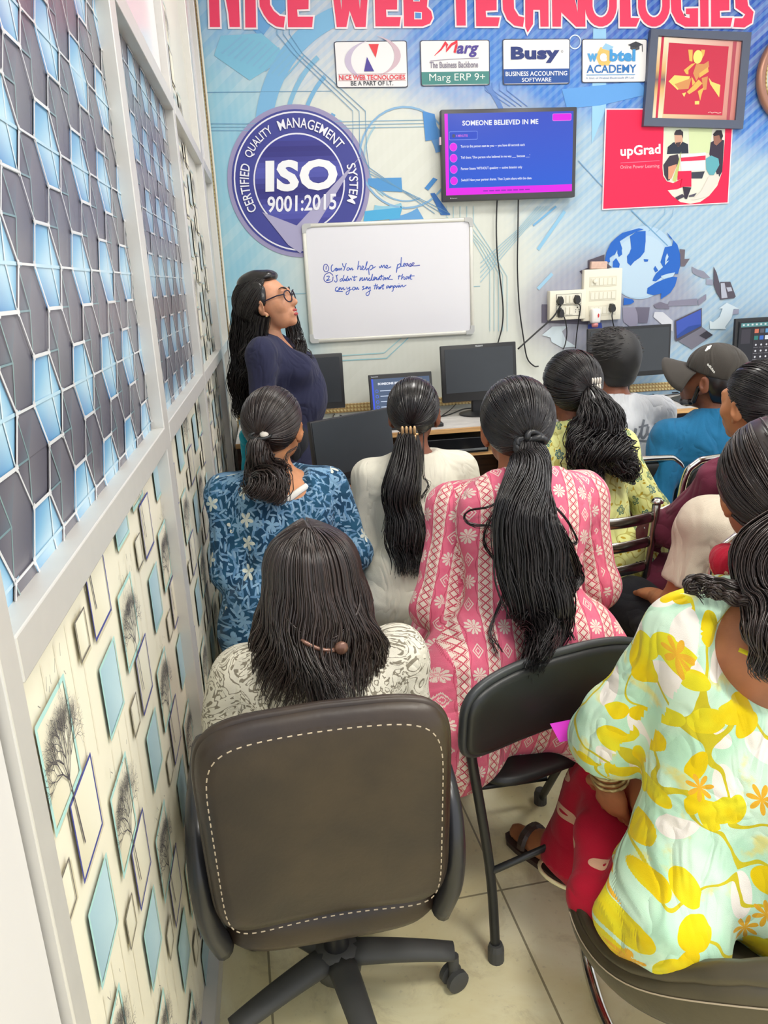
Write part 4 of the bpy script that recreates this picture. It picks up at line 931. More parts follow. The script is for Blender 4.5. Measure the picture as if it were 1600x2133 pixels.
# laptop
lp = thing('laptop', 'open laptop showing the same blue slide on the long desk', 'laptop', (.70, 4.22, .751), .0)
b = MB(); b.box((0, -.06, .01), (.36, .24, .018), bev=.004); b.build('base', M['black_plastic'], lp)
b = MB(); b.box((0, -.07, .020), (.32, .12, .004), bev=.001); b.build('keyboard', M['black_gloss'], lp)
RT = R3('X', -.22)
def lidv(u, v, lay): return tuple(RT @ Vector((u, -.0065-.0004*lay, v))+Vector((0, .065, .02)))
b = MB(); b.box((0, 0, .125), (.36, .012, .25), bev=.004); bmesh.ops.rotate(b.bm, cent=(0, 0, 0), matrix=RT, verts=b.bm.verts); bmesh.ops.translate(b.bm, vec=(0, .065, .02), verts=b.bm.verts); b.build('lid', M['black_plastic'], lp)
a = Art(lidv); a.poly([(-.165, .02), (.165, .02), (.165, .225), (-.165, .225)], (78, 96, 124), 1); a.poly([(-.165, .02), (-.155, .02), (-.155, .225), (-.165, .225)], (60, 90, 230), 2); a.poly([(-.165, .02), (.165, .02), (.165, .032), (-.165, .032)], (50, 84, 236), 2)
a.text('SOMEONE BELIEVED IN ME', [(-.13, .19), (.1, .19), (-.13, .203)], (236, 240, 250), 3, .05)
for z in (.155, .125, .095, .065): a.poly([(-.12, z), (.1, z), (.1, z+.005), (-.12, z+.005)], (200, 214, 236), 3); a.ring((-.138, z+.002), .006, .009, (80, 110, 240), 3, n=16)
a.build('screen', M['screen_lit'], lp)
a = Art(lidv); a.text('Lenovo', [(-.165, .234), (-.125, .234), (-.165, .241)], (190, 194, 200), 1, .04); a.build('maker_mark', M['print'], lp)
# cables, headphones, mouse mat on the desks
def cable(label, pts, r=.0035, z=.754, grp='cables on the desks'):
    b = MB(); b.tube(smooth_path([onz(x, y, z+dz) for x, y, dz in pts], 8), r, 8); tag(b.build('desk_cable', M['black_plastic'], smooth=True), label, 'cable', grp)
cable('black cable tangle between the standing woman and the laptop', [(690, 852, .01), (720, 858, .0), (760, 850, .02), (775, 858, 0), (730, 870, 0), (700, 862, .01), (696, 872, .02), (720, 880, 0), (750, 874, .01), (770, 868, 0)], .003)
cable('second black cable looping behind the laptop stand', [(700, 848, .0), (740, 856, .012), (775, 853, .0), (800, 866, .0)], .003)
cable('black cable arching before the middle monitor', [(918, 868, .0), (940, 852, .02), (960, 832, .03), (968, 842, .015), (985, 838, .0)], .003)
cable('black cable lying below the middle monitor', [(918, 868, 0), (940, 862, 0), (965, 852, 0), (984, 850, 0)], .003)
cable('black cable running from the wide monitor to the headphones', [(1338, 792, .02), (1350, 806, .0), (1375, 812, 0), (1400, 818, 0), (1432, 814, 0)], .0045)
cable('thin black cable looping on the right desk', [(1320, 800, 0), (1360, 798, .0), (1400, 812, .0), (1430, 800, .01), (1436, 788, .02), (1428, 806, 0), (1390, 816, 0)], .003)
cable('thin black cable nearest the front edge of the right desk', [(1352, 818, 0), (1372, 824, 0), (1400, 822, 0), (1428, 818, 0)], .003)
P = [onz(*p, .7515) for p in ((1394, 830), (1440, 818), (1482, 838), (1430, 846))]
b = MB(); b.prism([(p.x, p.y) for p in P], lambda q: (q[0], q[1], .751), lambda q: (q[0], q[1], .755)); tag(b.build('mouse_mat', M['black_vinyl']), 'black mouse mat on the right desk beside the capped man', 'mouse mat')
hc = onz(1440, 812, .76); hp = thing('headphones', 'black headphones lying on the right desk near the capped man', 'headphones', (hc.x, hc.y, .752))
b = MB(); b.tube([(.07*math.cos(t), .07*math.sin(t), .03) for t in np.linspace(-.3, PI+.3, 20)], .007, 8); b.build('headband', M['black_plastic'], hp, True)
for s in (-1, 1):
    b = MB(); b.lathe([(.03, -.015), (.036, 0), (.03, .015)], (s*.07, -.02, .036), 18, R3('Y', PI/2)); b.build('ear_cup', M['black_vinyl'], hp, True)

# ================================================================== PEOPLE: implicit bodies turned to meshes
def nv(v): v = np.asarray(v, float); return v/np.linalg.norm(v)
class Cap:
    """tapered limb from a to b; fl=(direction, factor) flattens it; cut=True ends it flat at b"""
    def __init__(s, a, b, r1, r2, fl=None, tagv='', cut=False):
        s.a, s.b, s.r1, s.r2, s.fl, s.tag, s.cut = np.array(a, float), np.array(b, float), r1, r2, fl, tagv, cut
    def grow(s, t): return Cap(s.a, s.b, s.r1+t, s.r2+t, s.fl, s.tag, s.cut)
    def box(s):
        r = max(s.r1, s.r2); return np.minimum(s.a, s.b)-r, np.maximum(s.a, s.b)+r
    def ev(s, X, Y, Z):
        qx, qy, qz = X-s.a[0], Y-s.a[1], Z-s.a[2]; ba = s.b-s.a
        if s.fl:
            n, k = s.fl; g = (qx*n[0]+qy*n[1]+qz*n[2])*(1/k-1); qx, qy, qz = qx+n[0]*g, qy+n[1]*g, qz+n[2]*g
            ba = ba+n*(ba@n)*(1/k-1)
        L = ba@ba+1e-12; t0 = (qx*ba[0]+qy*ba[1]+qz*ba[2])/L; t = np.clip(t0, 0, 1)
        d = np.sqrt((qx-ba[0]*t)**2+(qy-ba[1]*t)**2+(qz-ba[2]*t)**2)-(s.r1+(s.r2-s.r1)*t)
        if s.cut: d = np.maximum(d, (t0-1)*math.sqrt(L))
        return d
class Ell:
    def __init__(s, c, r, R=None, tagv=''): s.c, s.r, s.R, s.tag = np.array(c, float), np.array(r, float), (np.eye(3) if R is None else R), tagv
    def grow(s, t): return Ell(s.c, s.r+t, s.R, s.tag)
    def box(s): m = np.sqrt(((s.R*s.r)**2).sum(1)); return s.c-m, s.c+m
    def ev(s, X, Y, Z):
        q = (X-s.c[0], Y-s.c[1], Z-s.c[2]); u = [(q[0]*s.R[0, i]+q[1]*s.R[1, i]+q[2]*s.R[2, i])/s.r[i] for i in range(3)]
        k0 = np.sqrt(u[0]**2+u[1]**2+u[2]**2)+1e-9; k1 = np.sqrt((u[0]/s.r[0])**2+(u[1]/s.r[1])**2+(u[2]/s.r[2])**2)+1e-9
        return k0*(k0-1)/k1
def nets(prims, h, k=.03, clips=(), subs=(), disp=None, box=None):
    """smooth union of the prims, as a quad mesh"""
    bx = [p.box() for p in prims]; lo = np.min([b[0] for b in bx], 0)-.02; hi = np.max([b[1] for b in bx], 0)+.02
    if box is not None: lo, hi = np.maximum(lo, box[0]), np.minimum(hi, box[1])
    n = np.ceil((hi-lo)/h).astype(int)+2; ax = [(lo[i]+h*np.arange(n[i])).astype(np.float32) for i in range(3)]
    F = np.full(n, .5, np.float32); pad = k+.03
    def window(b, e):
        i0 = np.clip(((b[0]-e-lo)/h).astype(int), 0, n); i1 = np.clip(((b[1]+e-lo)/h).astype(int)+2, 0, n); return tuple(slice(i0[i], i1[i]) for i in range(3))
    def grid(sl): return ax[0][sl[0]][:, None, None], ax[1][sl[1]][None, :, None], ax[2][sl[2]][None, None, :]
    for p, b in zip(prims, bx):
        sl = window(b, pad)
        if any(q.stop <= q.start for q in sl): continue
        d = p.ev(*grid(sl)).astype(np.float32); A = F[sl]; w = np.maximum(k-np.abs(A-d), 0)/k
        F[sl] = np.minimum(A, d)-w*w*k*.25
    full = tuple(slice(0, q) for q in n); G = grid(full)
    if disp is not None:
        near = np.abs(F) < .04; I = np.nonzero(near); F[I] -= disp(ax[0][I[0]], ax[1][I[1]], ax[2][I[2]]).astype(np.float32)
    for s in subs:
        sl = window(s.box(), .03)
        if any(q.stop <= q.start for q in sl): continue
        d = -s.ev(*grid(sl)).astype(np.float32); kk = getattr(s, 'k', .006); A = F[sl]; w = np.maximum(kk-np.abs(A-d), 0)/kk; F[sl] = np.maximum(A, d)+w*w*kk*.25
    for c in clips: F = np.maximum(F, c(*G).astype(np.float32))
    neg = F < 0; ids, pos, quads = [], [], []
    N1 = n-1; cid = lambda I: (I[:, 0]*N1[1]+I[:, 1])*N1[2]+I[:, 2]
    for a in range(3):
        s0 = [slice(None)]*3; s1 = [slice(None)]*3; s0[a] = slice(0, -1); s1[a] = slice(1, None)
        A, B = F[tuple(s0)], F[tuple(s1)]; I = np.argwhere((A < 0) != (B < 0))
        o1, o2 = (a+1) % 3, (a+2) % 3
        I = I[(I[:, o1] > 0) & (I[:, o2] > 0) & (I[:, o1] < n[o1]-1) & (I[:, o2] < n[o2]-1)]
        if not len(I): continue
        fa, fb = A[tuple(I.T)], B[tuple(I.T)]; P = I.astype(float); P[:, a] += fa/(fa-fb)
        Q = []
        for d1, d2 in ((0, 0), (-1, 0), (-1, -1), (0, -1)):
            J = I.copy(); J[:, o1] += d1; J[:, o2] += d2; c = cid(J); Q.append(c); ids.append(c); pos.append(P)
        Q = np.stack(Q, 1); fl = fa > 0; Q[fl] = Q[fl][:, ::-1]; quads.append(Q)
    ids = np.concatenate(ids); pos = np.concatenate(pos); quads = np.concatenate(quads)
    u, inv = np.unique(ids, return_inverse=True); cnt = np.bincount(inv)
    V = np.stack([np.bincount(inv, pos[:, i])/cnt for i in range(3)], 1)*h+lo
    return V, np.searchsorted(u, quads)
def join(parts):
    V, Q, o = [], [], 0
    for v, q in parts: V.append(v); Q.append(q+o); o += len(v)
    return np.concatenate(V), np.concatenate(Q)
def plane_clip(p, n, band=None):
    p = np.array(p, float); n = nv(n); return lambda X, Y, Z: (X-p[0])*n[0]+(Y-p[1])*n[1]+(Z-p[2])*n[2]
def wrinkle(amp, seed, fr=38, vert=.45):
    rr = np.random.default_rng(seed); W_ = []
    for i in range(6):
        d = rr.normal(size=3); d[2] *= vert*2; d = nv(d); e = nv(rr.normal(size=3)); W_.append((d*fr*rr.uniform(.6, 1.5), e*fr*.35, rr.uniform(0, 6), rr.uniform(.8, 2.2)))
    def f(x, y, z):
        s = 0
        for d, e, ph, wv in W_: s = s+np.sin(x*d[0]+y*d[1]+z*d[2]+ph+wv*np.sin(x*e[0]+y*e[1]+z*e[2]))
        s = s/6; return amp*(s+.7*np.abs(s))
    return f
def rotm(yaw, pitch=0, roll=0):
    """columns: right, forward, up; yaw 0 looks towards +y, positive turns to the left"""
    return np.array(Matrix.Rotation(yaw, 3, 'Z') @ Matrix.Rotation(pitch, 3, 'X') @ Matrix.Rotation(roll, 3, 'Y'))

# ---- skin and cloth materials
def skin_mat(name, c):
    t = T(name); t.coord(); n = t.noise(t.vec, 18, 4); n2 = t.noise(t.vec, 220, 2); c = lin(c)
    t.base(t.mix(n.step(.3, .7), tuple(x*.86 for x in c), tuple(min(1, x*1.1) for x in c))); t.bump(n2, .0006, .4)
    t.b.inputs['Subsurface Weight'].default_value = .12; t.b.inputs['Subsurface Radius'].default_value = (.01, .004, .002); t.b.inputs['Subsurface Scale'].default_value = .6
    return t.set(.48, 0, .4)
def hair_mat(name, c0, c1, rough=.36):
    t = T(name); a = t.node('ShaderNodeAttribute'); a.attribute_name = 'tone'; f = E(t.t, a.outputs['Fac'])
    t.coord(); n = t.noise(t.vec, 7, 3); t.base(t.mix((f*.75+n*.25), c0, c1)); return t.set(rough, 0, .6)
M['hair'] = hair_mat('black_hair', (.004, .0035, .004), (.030, .024, .024), .27); M['hair_short'] = hair_mat('short_hair', (.005, .0045, .005), (.030, .025, .025), .6); M['hair_brown'] = hair_mat('dark_brown_hair', (.009, .006, .0055), (.060, .038, .032), .30)
def cloth(name, fn, rough=.8, weave=600, folds=.8):
    """fn(t, u, v) gives the colour; u, v are metres on the cloth"""
    t = T(name); u = t.node('ShaderNodeUVMap'); u.uv_map = 'UVMap'; x = t.node('ShaderNodeSeparateXYZ'); t.t.links.new(u.outputs[0], x.inputs[0])
    t.vec = u.outputs[0]; c = fn(t, E(t.t, x.outputs[0]), E(t.t, x.outputs[1])); t.base(c)
    wv = t.node('ShaderNodeMapping'); wv.inputs['Rotation'].default_value = (0, 0, .5); wv.inputs['Scale'].default_value = (1, .5, 1); t.t.links.new(t.vec, wv.inputs[0])
    fold = (t.noise(wv.outputs[0], 11, 2, .5, .9)-.5).abs()*2; t.bump(fold+t.noise(t.vec, weave, 2)*.045, .022, folds); t.b.inputs['Sheen Weight'].default_value = .08
    return t.set(rough, 0, .2)
def cplain(c, var=.05):
    c = lin(c); return lambda t, u, v: t.mix(t.noise(t.vec, 40, 4), tuple(x*(1-var) for x in c), tuple(min(1, x*(1+var)) for x in c))

def strands(paths, r, tone=None, sides=3):
    """paths (n,m,3) to thin tubes; r scalar or (m,)"""
    P = np.asarray(paths, float); n, m, _ = P.shape; r = np.broadcast_to(np.asarray(r, float), (m,)).copy()
    Tg = np.gradient(P, axis=1); Tg /= np.linalg.norm(Tg, axis=2, keepdims=True)+1e-9
    u = np.zeros_like(Tg); a0 = np.cross(Tg[:, 0], np.array([.31, .22, .92])); bad = np.linalg.norm(a0, axis=1) < .15; a0[bad] = np.cross(Tg[bad, 0], np.array([1., 0, 0]))
    for i in range(m):
        a0 = a0-Tg[:, i]*(a0*Tg[:, i]).sum(1, keepdims=True); a0 = a0/(np.linalg.norm(a0, axis=1, keepdims=True)+1e-9); u[:, i] = a0
    w = np.cross(Tg, u)
    V = np.stack([P+(u*math.cos(2*PI*j/sides)+w*math.sin(2*PI*j/sides))*r[None, :, None] for j in range(sides)], 2)
    idx = np.arange(n*m*sides).reshape(n, m, sides); Q = []
    for j in range(sides):
        a, b = idx[:, :-1, j], idx[:, :-1, (j+1) % sides]; Q.append(np.stack([a, b, idx[:, 1:, (j+1) % sides], idx[:, 1:, j]], -1).reshape(-1, 4))
    tn = np.repeat(rng.random(n) if tone is None else tone, m*sides)
    return V.reshape(-1, 3), np.concatenate(Q), tn
def hair_obj(name, solids, sts, m, parent, org):
    V, Q, Tn, o = [], [], [], 0
    for v, q in solids: V.append(v); Q.append(q+o); Tn.append(np.full(len(v), .12)); o += len(v)
    for v, q, t_ in sts: V.append(v); Q.append(q+o); Tn.append(t_); o += len(v)
    V = np.concatenate(V)-org; me = arr_mesh(name, V, np.concatenate(Q))
    a = me.attributes.new('tone', 'FLOAT', 'POINT'); a.data.foreach_set('value', np.concatenate(Tn).astype(np.float32))
    return link(name, me, m, parent, True)
def cr(P, n):
    """n points along a Catmull-Rom curve through P"""
    P = np.asarray(P, float); Q = np.concatenate([[2*P[0]-P[1]], P, [2*P[-1]-P[-2]]]); s = np.linspace(0, len(P)-1-1e-6, n); i = s.astype(int); t = (s-i)[:, None]
    a, b, c, d = Q[i], Q[i+1], Q[i+2], Q[i+3]
    return .5*((2*b)+(c-a)*t+(2*a-5*b+4*c-d)*t*t+(3*b-a-3*c+d)*t**3)
def tail(guide, rad, n=260, m=26, wave=.006, freq=9, curl=0., flat=None, r=.0016, spread=.0, seed=1):
    """a bundle of strands about a guide curve; rad = radii along it"""
    rr = np.random.default_rng(seed); C = cr(guide, m); R = np.interp(np.linspace(0, 1, m), np.linspace(0, 1, len(rad)), rad)
    Tg = np.gradient(C, axis=0); Tg /= np.linalg.norm(Tg, axis=1, keepdims=True); u = np.cross(Tg, np.array([0, 1., .1])); u /= np.linalg.norm(u, axis=1, keepdims=True); w = np.cross(Tg, u)
    th = rr.uniform(0, 2*PI, n); rho = np.sqrt(rr.uniform(.15, 1.0, n)); s = np.linspace(0, 1, m)
    ph = rr.uniform(0, 2*PI, n)*.35; kk = 1 if flat is None else flat
    wx = wave*s[None]*np.sin(freq*s[None]*PI+ph[:, None]+th[:, None]*.6)+curl*s[None]**.7*np.cos(freq*1.7*s[None]*PI+ph[:, None]*2+th[:, None])
    wy = wave*s[None]*np.cos(freq*.8*s[None]*PI+ph[:, None]*1.3)+curl*s[None]**.7*np.sin(freq*1.7*s[None]*PI+ph[:, None]*2+th[:, None])
    a = rho[:, None]*np.cos(th)[:, None]*R[None]+wx+spread*s[None]**2*rr.normal(size=n)[:, None]; b = rho[:, None]*np.sin(th)[:, None]*R[None]*kk+wy
    P = C[None]+a[..., None]*u[None]+b[..., None]*w[None]
    cut = rr.uniform(.86, 1.0, n); si = np.clip(s[None]*cut[:, None], 0, 1)*(m-1); i0 = np.minimum(si.astype(int), m-2); f = (si-i0)[..., None]
    idx = np.arange(n)[:, None]; P = P[idx, i0]*(1-f)+P[idx, i0+1]*f
    st = strands(P, r*np.concatenate([np.full(m-5, 1.), np.linspace(1, .35, 5)]))
    k = 10; core = np.stack([C+(u*math.cos(2*PI*j/k)+w*math.sin(2*PI*j/k)*kk)*(R*.78)[:, None]*np.linspace(1, .8, m)[:, None] for j in range(k)], 1); mm = m-4
    I = np.arange(m*k).reshape(m, k)[:mm]; Q = np.concatenate([np.stack([I[:-1, j], I[:-1, (j+1) % k], I[1:, (j+1) % k], I[1:, j]], -1) for j in range(k)])
    return (core.reshape(-1, 3), Q), st

def lay(P, ob, px, py, off=.04, y=None):
    """a point just in front of a garment, seen at a pixel"""
    o = np.array([0, 0, CAM_Z]); d = nv(ray(px, py)); ok, loc, n, i = ob.ray_cast(Vector(o-P.org), Vector(d))
    if not ok: return np.array(at(px, py, y if y is not None else 2.))
    return np.array(loc)+P.org-d*off
class Person:
    """a body from its joints (world metres)"""
    def __init__(s, label, J, head_R, skin, k=1., bust=.0, gap=.0, hs=1.):
        s.J = {a: np.array(b, float) for a, b in J.items()}; s.R = head_R; J = s.J; s.k = k; s.hs = hs
        s.org = np.array([J['hip'][0], J['hip'][1], 0.]); s.right = nv((J['shR']-J['shL'])*[1, 1, .2]); s.up = nv(J['neck']-J['hip']); s.fwd = nv(np.cross(s.up, s.right)); f = s.fwd
        fl = (f, .70); T_ = []
        mid = J['hip']*.5+J['neck']*.5; mid = J.get('mid', mid); ch = J['hip']*.24+J['neck']*.76 if 'chest' not in J else J['chest']
        s.mid, s.ch = mid, ch
        T_ += [Cap(J['hip']-s.right*.075*k, J['hip']+s.right*.075*k, .100*k, .100*k, (f, .86), 'torso'), Cap(J['hip'], mid, .122*k, .106*k, fl, 'torso'), Cap(mid, ch, .106*k, .120*k, fl, 'torso'),
               Cap(ch-s.right*.05*k, ch+s.right*.05*k, .092*k, .092*k, (f, .82), 'torso')]
        for sd in 'LR':
            T_.append(Cap(J['neck']-s.up*.030, J['sh'+sd], .056*k, .038*k, None, 'torso')); T_.append(Cap(ch, J['sh'+sd], .066*k, .042*k, (f, .8), 'torso'))
            if bust: T_.append(Ell(ch+f*.085*k-s.up*.03+s.right*(.065 if sd == 'R' else -.065)*k, np.array([.062, .055, .062])*k*bust, None, 'torso'))
        s.torso = T_; hc = J['head']
        s.neckp = [Cap(J['neck']-s.up*.04, hc+s.R@np.array([0, -.018, -.06])*hs, .046*k, .046*k, None, 'neck')]
        s.arm, s.leg = {}, {}
        for sd in 'LR':
            s.arm[sd] = [Cap(J['sh'+sd], J['el'+sd], .041*k, .034*k, None, 'up'+sd), Cap(J['el'+sd], J['wr'+sd], .034*k, .0235*k, None, 'fo'+sd)]
            s.leg[sd] = [Cap(J['hip']+s.right*(.085 if sd == 'R' else -.085)*k, J['kn'+sd], .088*k, .062*k, None, 'th'+sd), Cap(J['kn'+sd], J['an'+sd], .060*k, .036*k, None, 'ca'+sd)]
        foot = []
        for sd in 'LR':
            d = J.get('toe'+sd); a = J['an'+sd]
            d = a+np.array([*(nv((J['kn'+sd]-J['hip'])*[1, 1, 0])[:2]*.15), 0]) if d is None else d
            foot += [Cap(a+[0, 0, -.045], [d[0], d[1], .028], .034, .024, None, 'foot'), Cap(a, [d[0]*.5+a[0]*.5, d[1]*.5+a[1]*.5, .05], .034, .028, None, 'foot')]
        s.body_prims = T_+s.neckp+s.arm['L']+s.arm['R']+s.leg['L']+s.leg['R']+foot
        parts = [nets(s.body_prims, .011, .03)]
        parts.append(s.head_mesh()); parts += [s.hand(sd) for sd in 'LR']
        V, Q = join(parts); me = arr_mesh('person', V-s.org, Q); s.o = link('person', me, skin, None, True); s.o.location = s.org; tag(s.o, label, 'person')
    def hp(s, v): return s.J['head']+s.R@(np.array(v, float)*s.hs)
    def head_prims(s):
        h, H = s.hs, s.hp; R = s.R; e = lambda c, r, A=None: Ell(H(c), np.array(r)*h, R if A is None else R@A)
        P = [e((0, -.012, .022), (.072, .09, .084)), e((0, .03, -.02), (.060, .066, .082)), e((0, .038, -.066), (.047, .05, .046)), Cap(H((0, .074, -.094)), H((0, .070, -.088)), .019*h, .019*h)]
        P += [Cap(H((0, .086, .014)), H((0, .110, -.029)), .0070*h, .0095*h), e((0, .098, -.034), (.0155, .011, .0085)), e((0, .083, .022), (.045, .014, .012))]
        for sx in (-1, 1): P += [e((sx*.034, .062, -.030), (.024, .026, .024)), Ell(H((sx*.030, .077, .004)), np.array([.0145, .012, .011])*h, R)]
        P += [e((0, .088, -.060), (.023, .012, .007)), e((0, .086, -.073), (.020, .012, .0075))]
        return P
    def head_mesh(s, gap=0):
        P = s.head_prims()
        ears = []
        for sx in (-1, 1):
            A = rotm(-sx*.45, -.15); c = (sx*.080, -.004, -.016)
            ears += [Ell(s.hp(c), np.array([.0065, .018, .031])*s.hs, s.R@A), Cap(s.hp((sx*.074, .004, -.042)), s.hp((sx*.072, .008, -.048)), .008*s.hs, .007*s.hs)]
        sub = []
        for sx in (-1, 1):
            q = Ell(s.hp((sx*.089, .002, -.012)), np.array([.006, .009, .016])*s.hs, s.R@rotm(-sx*.45, -.15)); q.k = .004; sub.append(q)
        q = Ell(s.hp((0, .103, -.0665)), np.array([.017, .010, .0045])*s.hs, s.R); q.k = .003; sub.append(q)
        a = nets(P+s.neckp, .0042, .016, subs=sub, box=(s.J['head']-.16, s.J['head']+.16)); b = nets(ears, .0035, .006, subs=sub[:2]); return join([a, b])
    def hand(s, sd):
        J = s.J; w = J['wr'+sd]; d = nv(w-J['el'+sd]); n = J.get('palm'+sd, np.array([0, 0, -1.])); n = nv(n-d*(n@d)); side = np.cross(d, n)*(1 if sd == 'R' else -1); k = s.k*J.get('hk', 1.)
        side = -side if False else side
        P = [Cap(w-d*.02, w+d*.03*k, .023*k, .026*k, (n, .7)), Ell(w+d*.052*k, np.array([.036, .046, .017])*k, np.stack([side, d, n], 1))]
        curl = float(J.get('curl'+sd, .5))
        for i, (off, ln) in enumerate(((.027, .066), (.009, .075), (-.010, .070), (-.027, .055))):
            b = w+d*.088*k+side*off*k; a1 = curl*.8; d1 = d*math.cos(a1)+n*math.sin(a1)+side*off*1.6; a2 = curl*2.0; d2 = d*math.cos(a2)+n*math.sin(a2)
            a3 = curl*2.8; d3 = d*math.cos(a3)+n*math.sin(a3); p1 = b+nv(d1)*ln*.45*k; p2 = p1+d2*ln*.33*k; p3 = p2+d3*ln*.26*k
            P += [Cap(b-d*.02, p1, .0095*k, .0088*k), Cap(p1, p2, .0086*k, .0080*k), Cap(p2, p3, .0078*k, .0066*k)]
        t0 = w+d*.025*k+side*.028*k; t1 = t0+nv(d*.7+side*.75+n*.3)*.042*k; t2 = t1+nv(d*.95+side*.1+n*.35)*.034*k; P += [Cap(t0, t1, .0125*k, .0105*k), Cap(t1, t2, .010*k, .008*k)]
        return nets(P, .0042, .007)
    # ---- cloth
    def uv(s, me, V, Q, arms=True):
        """metres on the cloth: around and along the torso, or around and along a sleeve"""
        J = s.J; C = V[Q].mean(1); ax, rt, fw = s.up, s.right, s.fwd
        segs = [(J['hip']-ax*.6, J['neck'], rt, fw, .17)]
        if arms:
            for sd in 'LR': segs += [(J['sh'+sd], J['el'+sd], rt, fw, .058), (J['el'+sd], J['wr'+sd], rt, fw, .052)]
        D = []
        for i, (a, b, _, _, rad) in enumerate(segs):
            ba = b-a; t = np.clip(((C-a)@ba)/(ba@ba), 0, 1); dd = np.linalg.norm(C-a-t[:, None]*ba, axis=1); D.append(dd-(.15 if i == 0 else .05))
        which = np.argmin(D, 0); UV = np.zeros((len(Q), 4, 2))
        for i, (a, b, r_, f_, rad) in enumerate(segs):
            m = which == i
            if not m.any(): continue
            z = nv(b-a); x = nv(r_-z*(r_@z)); y = np.cross(z, x); P = V[Q[m]]-a
            cx, cy = P@x, P@y; th = np.arctan2(cx, -cy); th0 = np.arctan2((C[m]-a)@x, -((C[m]-a)@y))
            th = th0[:, None]+((th-th0[:, None]+PI) % (2*PI)-PI); UV[m, :, 0] = th*rad+i*.31; UV[m, :, 1] = P@z
            if i == 0:   # the back is nearly flat: lay the cloth on straight there
                w = np.clip((np.cos(th0)-.1)/.6, 0, 1)[:, None]; UV[m, :, 0] = (cx*1.12)*w+(th*rad)*(1-w)
        l = me.uv_layers.new(name='UVMap'); l.data.foreach_set('uv', UV.reshape(-1).astype(np.float32))
    def garment(s, name, prims, m, t=.012, h=.009, k=.035, clips=(), subs=(), wr=.004, seed=0, fr=38, label=None, parent=None, arms=True):
        V, Q = nets([p.grow(t) for p in prims], h, k, clips, subs, wrinkle(wr, seed, fr) if wr else None); me = arr_mesh(name, V-s.org, Q); s.uv(me, V, Q, arms)
        o = link(name, me, m, parent or s.o, True)
        if label: o['label'] = label
        return o
    def sleeve(s, sd, upto):
        """arm prims up to a length: 0..1 upper arm, 1..2 forearm; the end is flat"""
        J = s.J; a, b, c = J['sh'+sd], J['el'+sd], J['wr'+sd]; k = s.k
        if upto <= 1: return [Cap(a, a+(b-a)*upto, .043*k, .040*k, None, 'up'+sd, True)]
        return [Cap(a, b, .043*k, .036*k), Cap(b, b+(c-b)*(upto-1), .036*k, .031*k, None, '', True)]
    # ---- hair
    def cap_hair(s, tie, m, n=420, grow=.015, back=.0, hairline=(.070, .074, -.052, -.092), full=1., r=.0015, sts=None, sols=None, jit=.02, name='hair'):
        """hair combed from the hairline to the tie direction (head axes)"""
        h = s.hs; c0 = np.array([0, -.014-back, .022]); rad = np.array([.072, .09+back, .084])+grow; rad[0] *= full
        y0, z0, y1, z1 = hairline; nrm = nv(np.array([0, (z0-z1), -(y0-y1)])); p0 = np.array([0, y0, z0])
        Rw = s.R; clip = plane_clip(s.hp(p0), Rw@nrm)
        prims = [Ell(s.hp(c0), rad*h, Rw)]
        V, Q = nets(prims, .006, .01, clips=[clip], disp=wrinkle(.0018, 5, 90)); sol = [(V, Q)]+(sols or [])
        td = nv(np.array(tie)-c0); P = []; m_ = 12; t_ = np.linspace(0, 1, m_)[:, None]; cnt = 0
        while len(P) < n and cnt < n*30:
            cnt += 1; d = rng.normal(size=3); d /= np.linalg.norm(d); q = c0+d*rad; side = (q-p0)@nrm
            if side > 0: continue
            if rng.random() < .55:      # start on the hairline itself
                d = d-nrm*((d@nrm)); d = nv(d+1e-6); lam = ((p0-c0)@nrm)
                d = nv(d+nrm*np.clip(lam/(rad.mean()), -.9, .9)-nrm*.03)
            a = math.acos(np.clip(d@td, -1, 1))
            if a < .12: continue
            S = (np.sin((1-t_)*a)*d+np.sin(t_*a)*td)/math.sin(a) if a < 3.05 else d*(1-t_)+td*t_+np.array([.3, 0, 0])*np.sin(t_*PI)
            S = S/np.linalg.norm(S, axis=1, keepdims=True); g = 1.0+.012+jit*rng.random()*np.sin(t_*PI)
            side_j = rng.normal()*.02*np.sin(t_*PI); ortho = nv(np.cross(d, td)+1e-6); S = S+ortho*side_j
            P.append(np.array([s.hp(c0+S[i]*rad*g[i]) for i in range(m_)]))
        st = [strands(np.array(P), r*np.concatenate([np.linspace(.6, 1, 3), np.ones(m_-5), np.linspace(1, .7, 2)]))]+(sts or [])
        return hair_obj(name, sol, st, m, s.o, s.org)
    def wisps(s, pts, n=14, seed=3, sp=.012, r=.0008, m=18):
        """loose strands along guide points"""
        rr = np.random.default_rng(seed); P = []
        for i in range(n):
            g = np.array(pts)+rr.normal(size=(len(pts), 3))*sp*np.linspace(.3, 1, len(pts))[:, None]; P.append(cr(g, m))
        return strands(np.array(P), r)
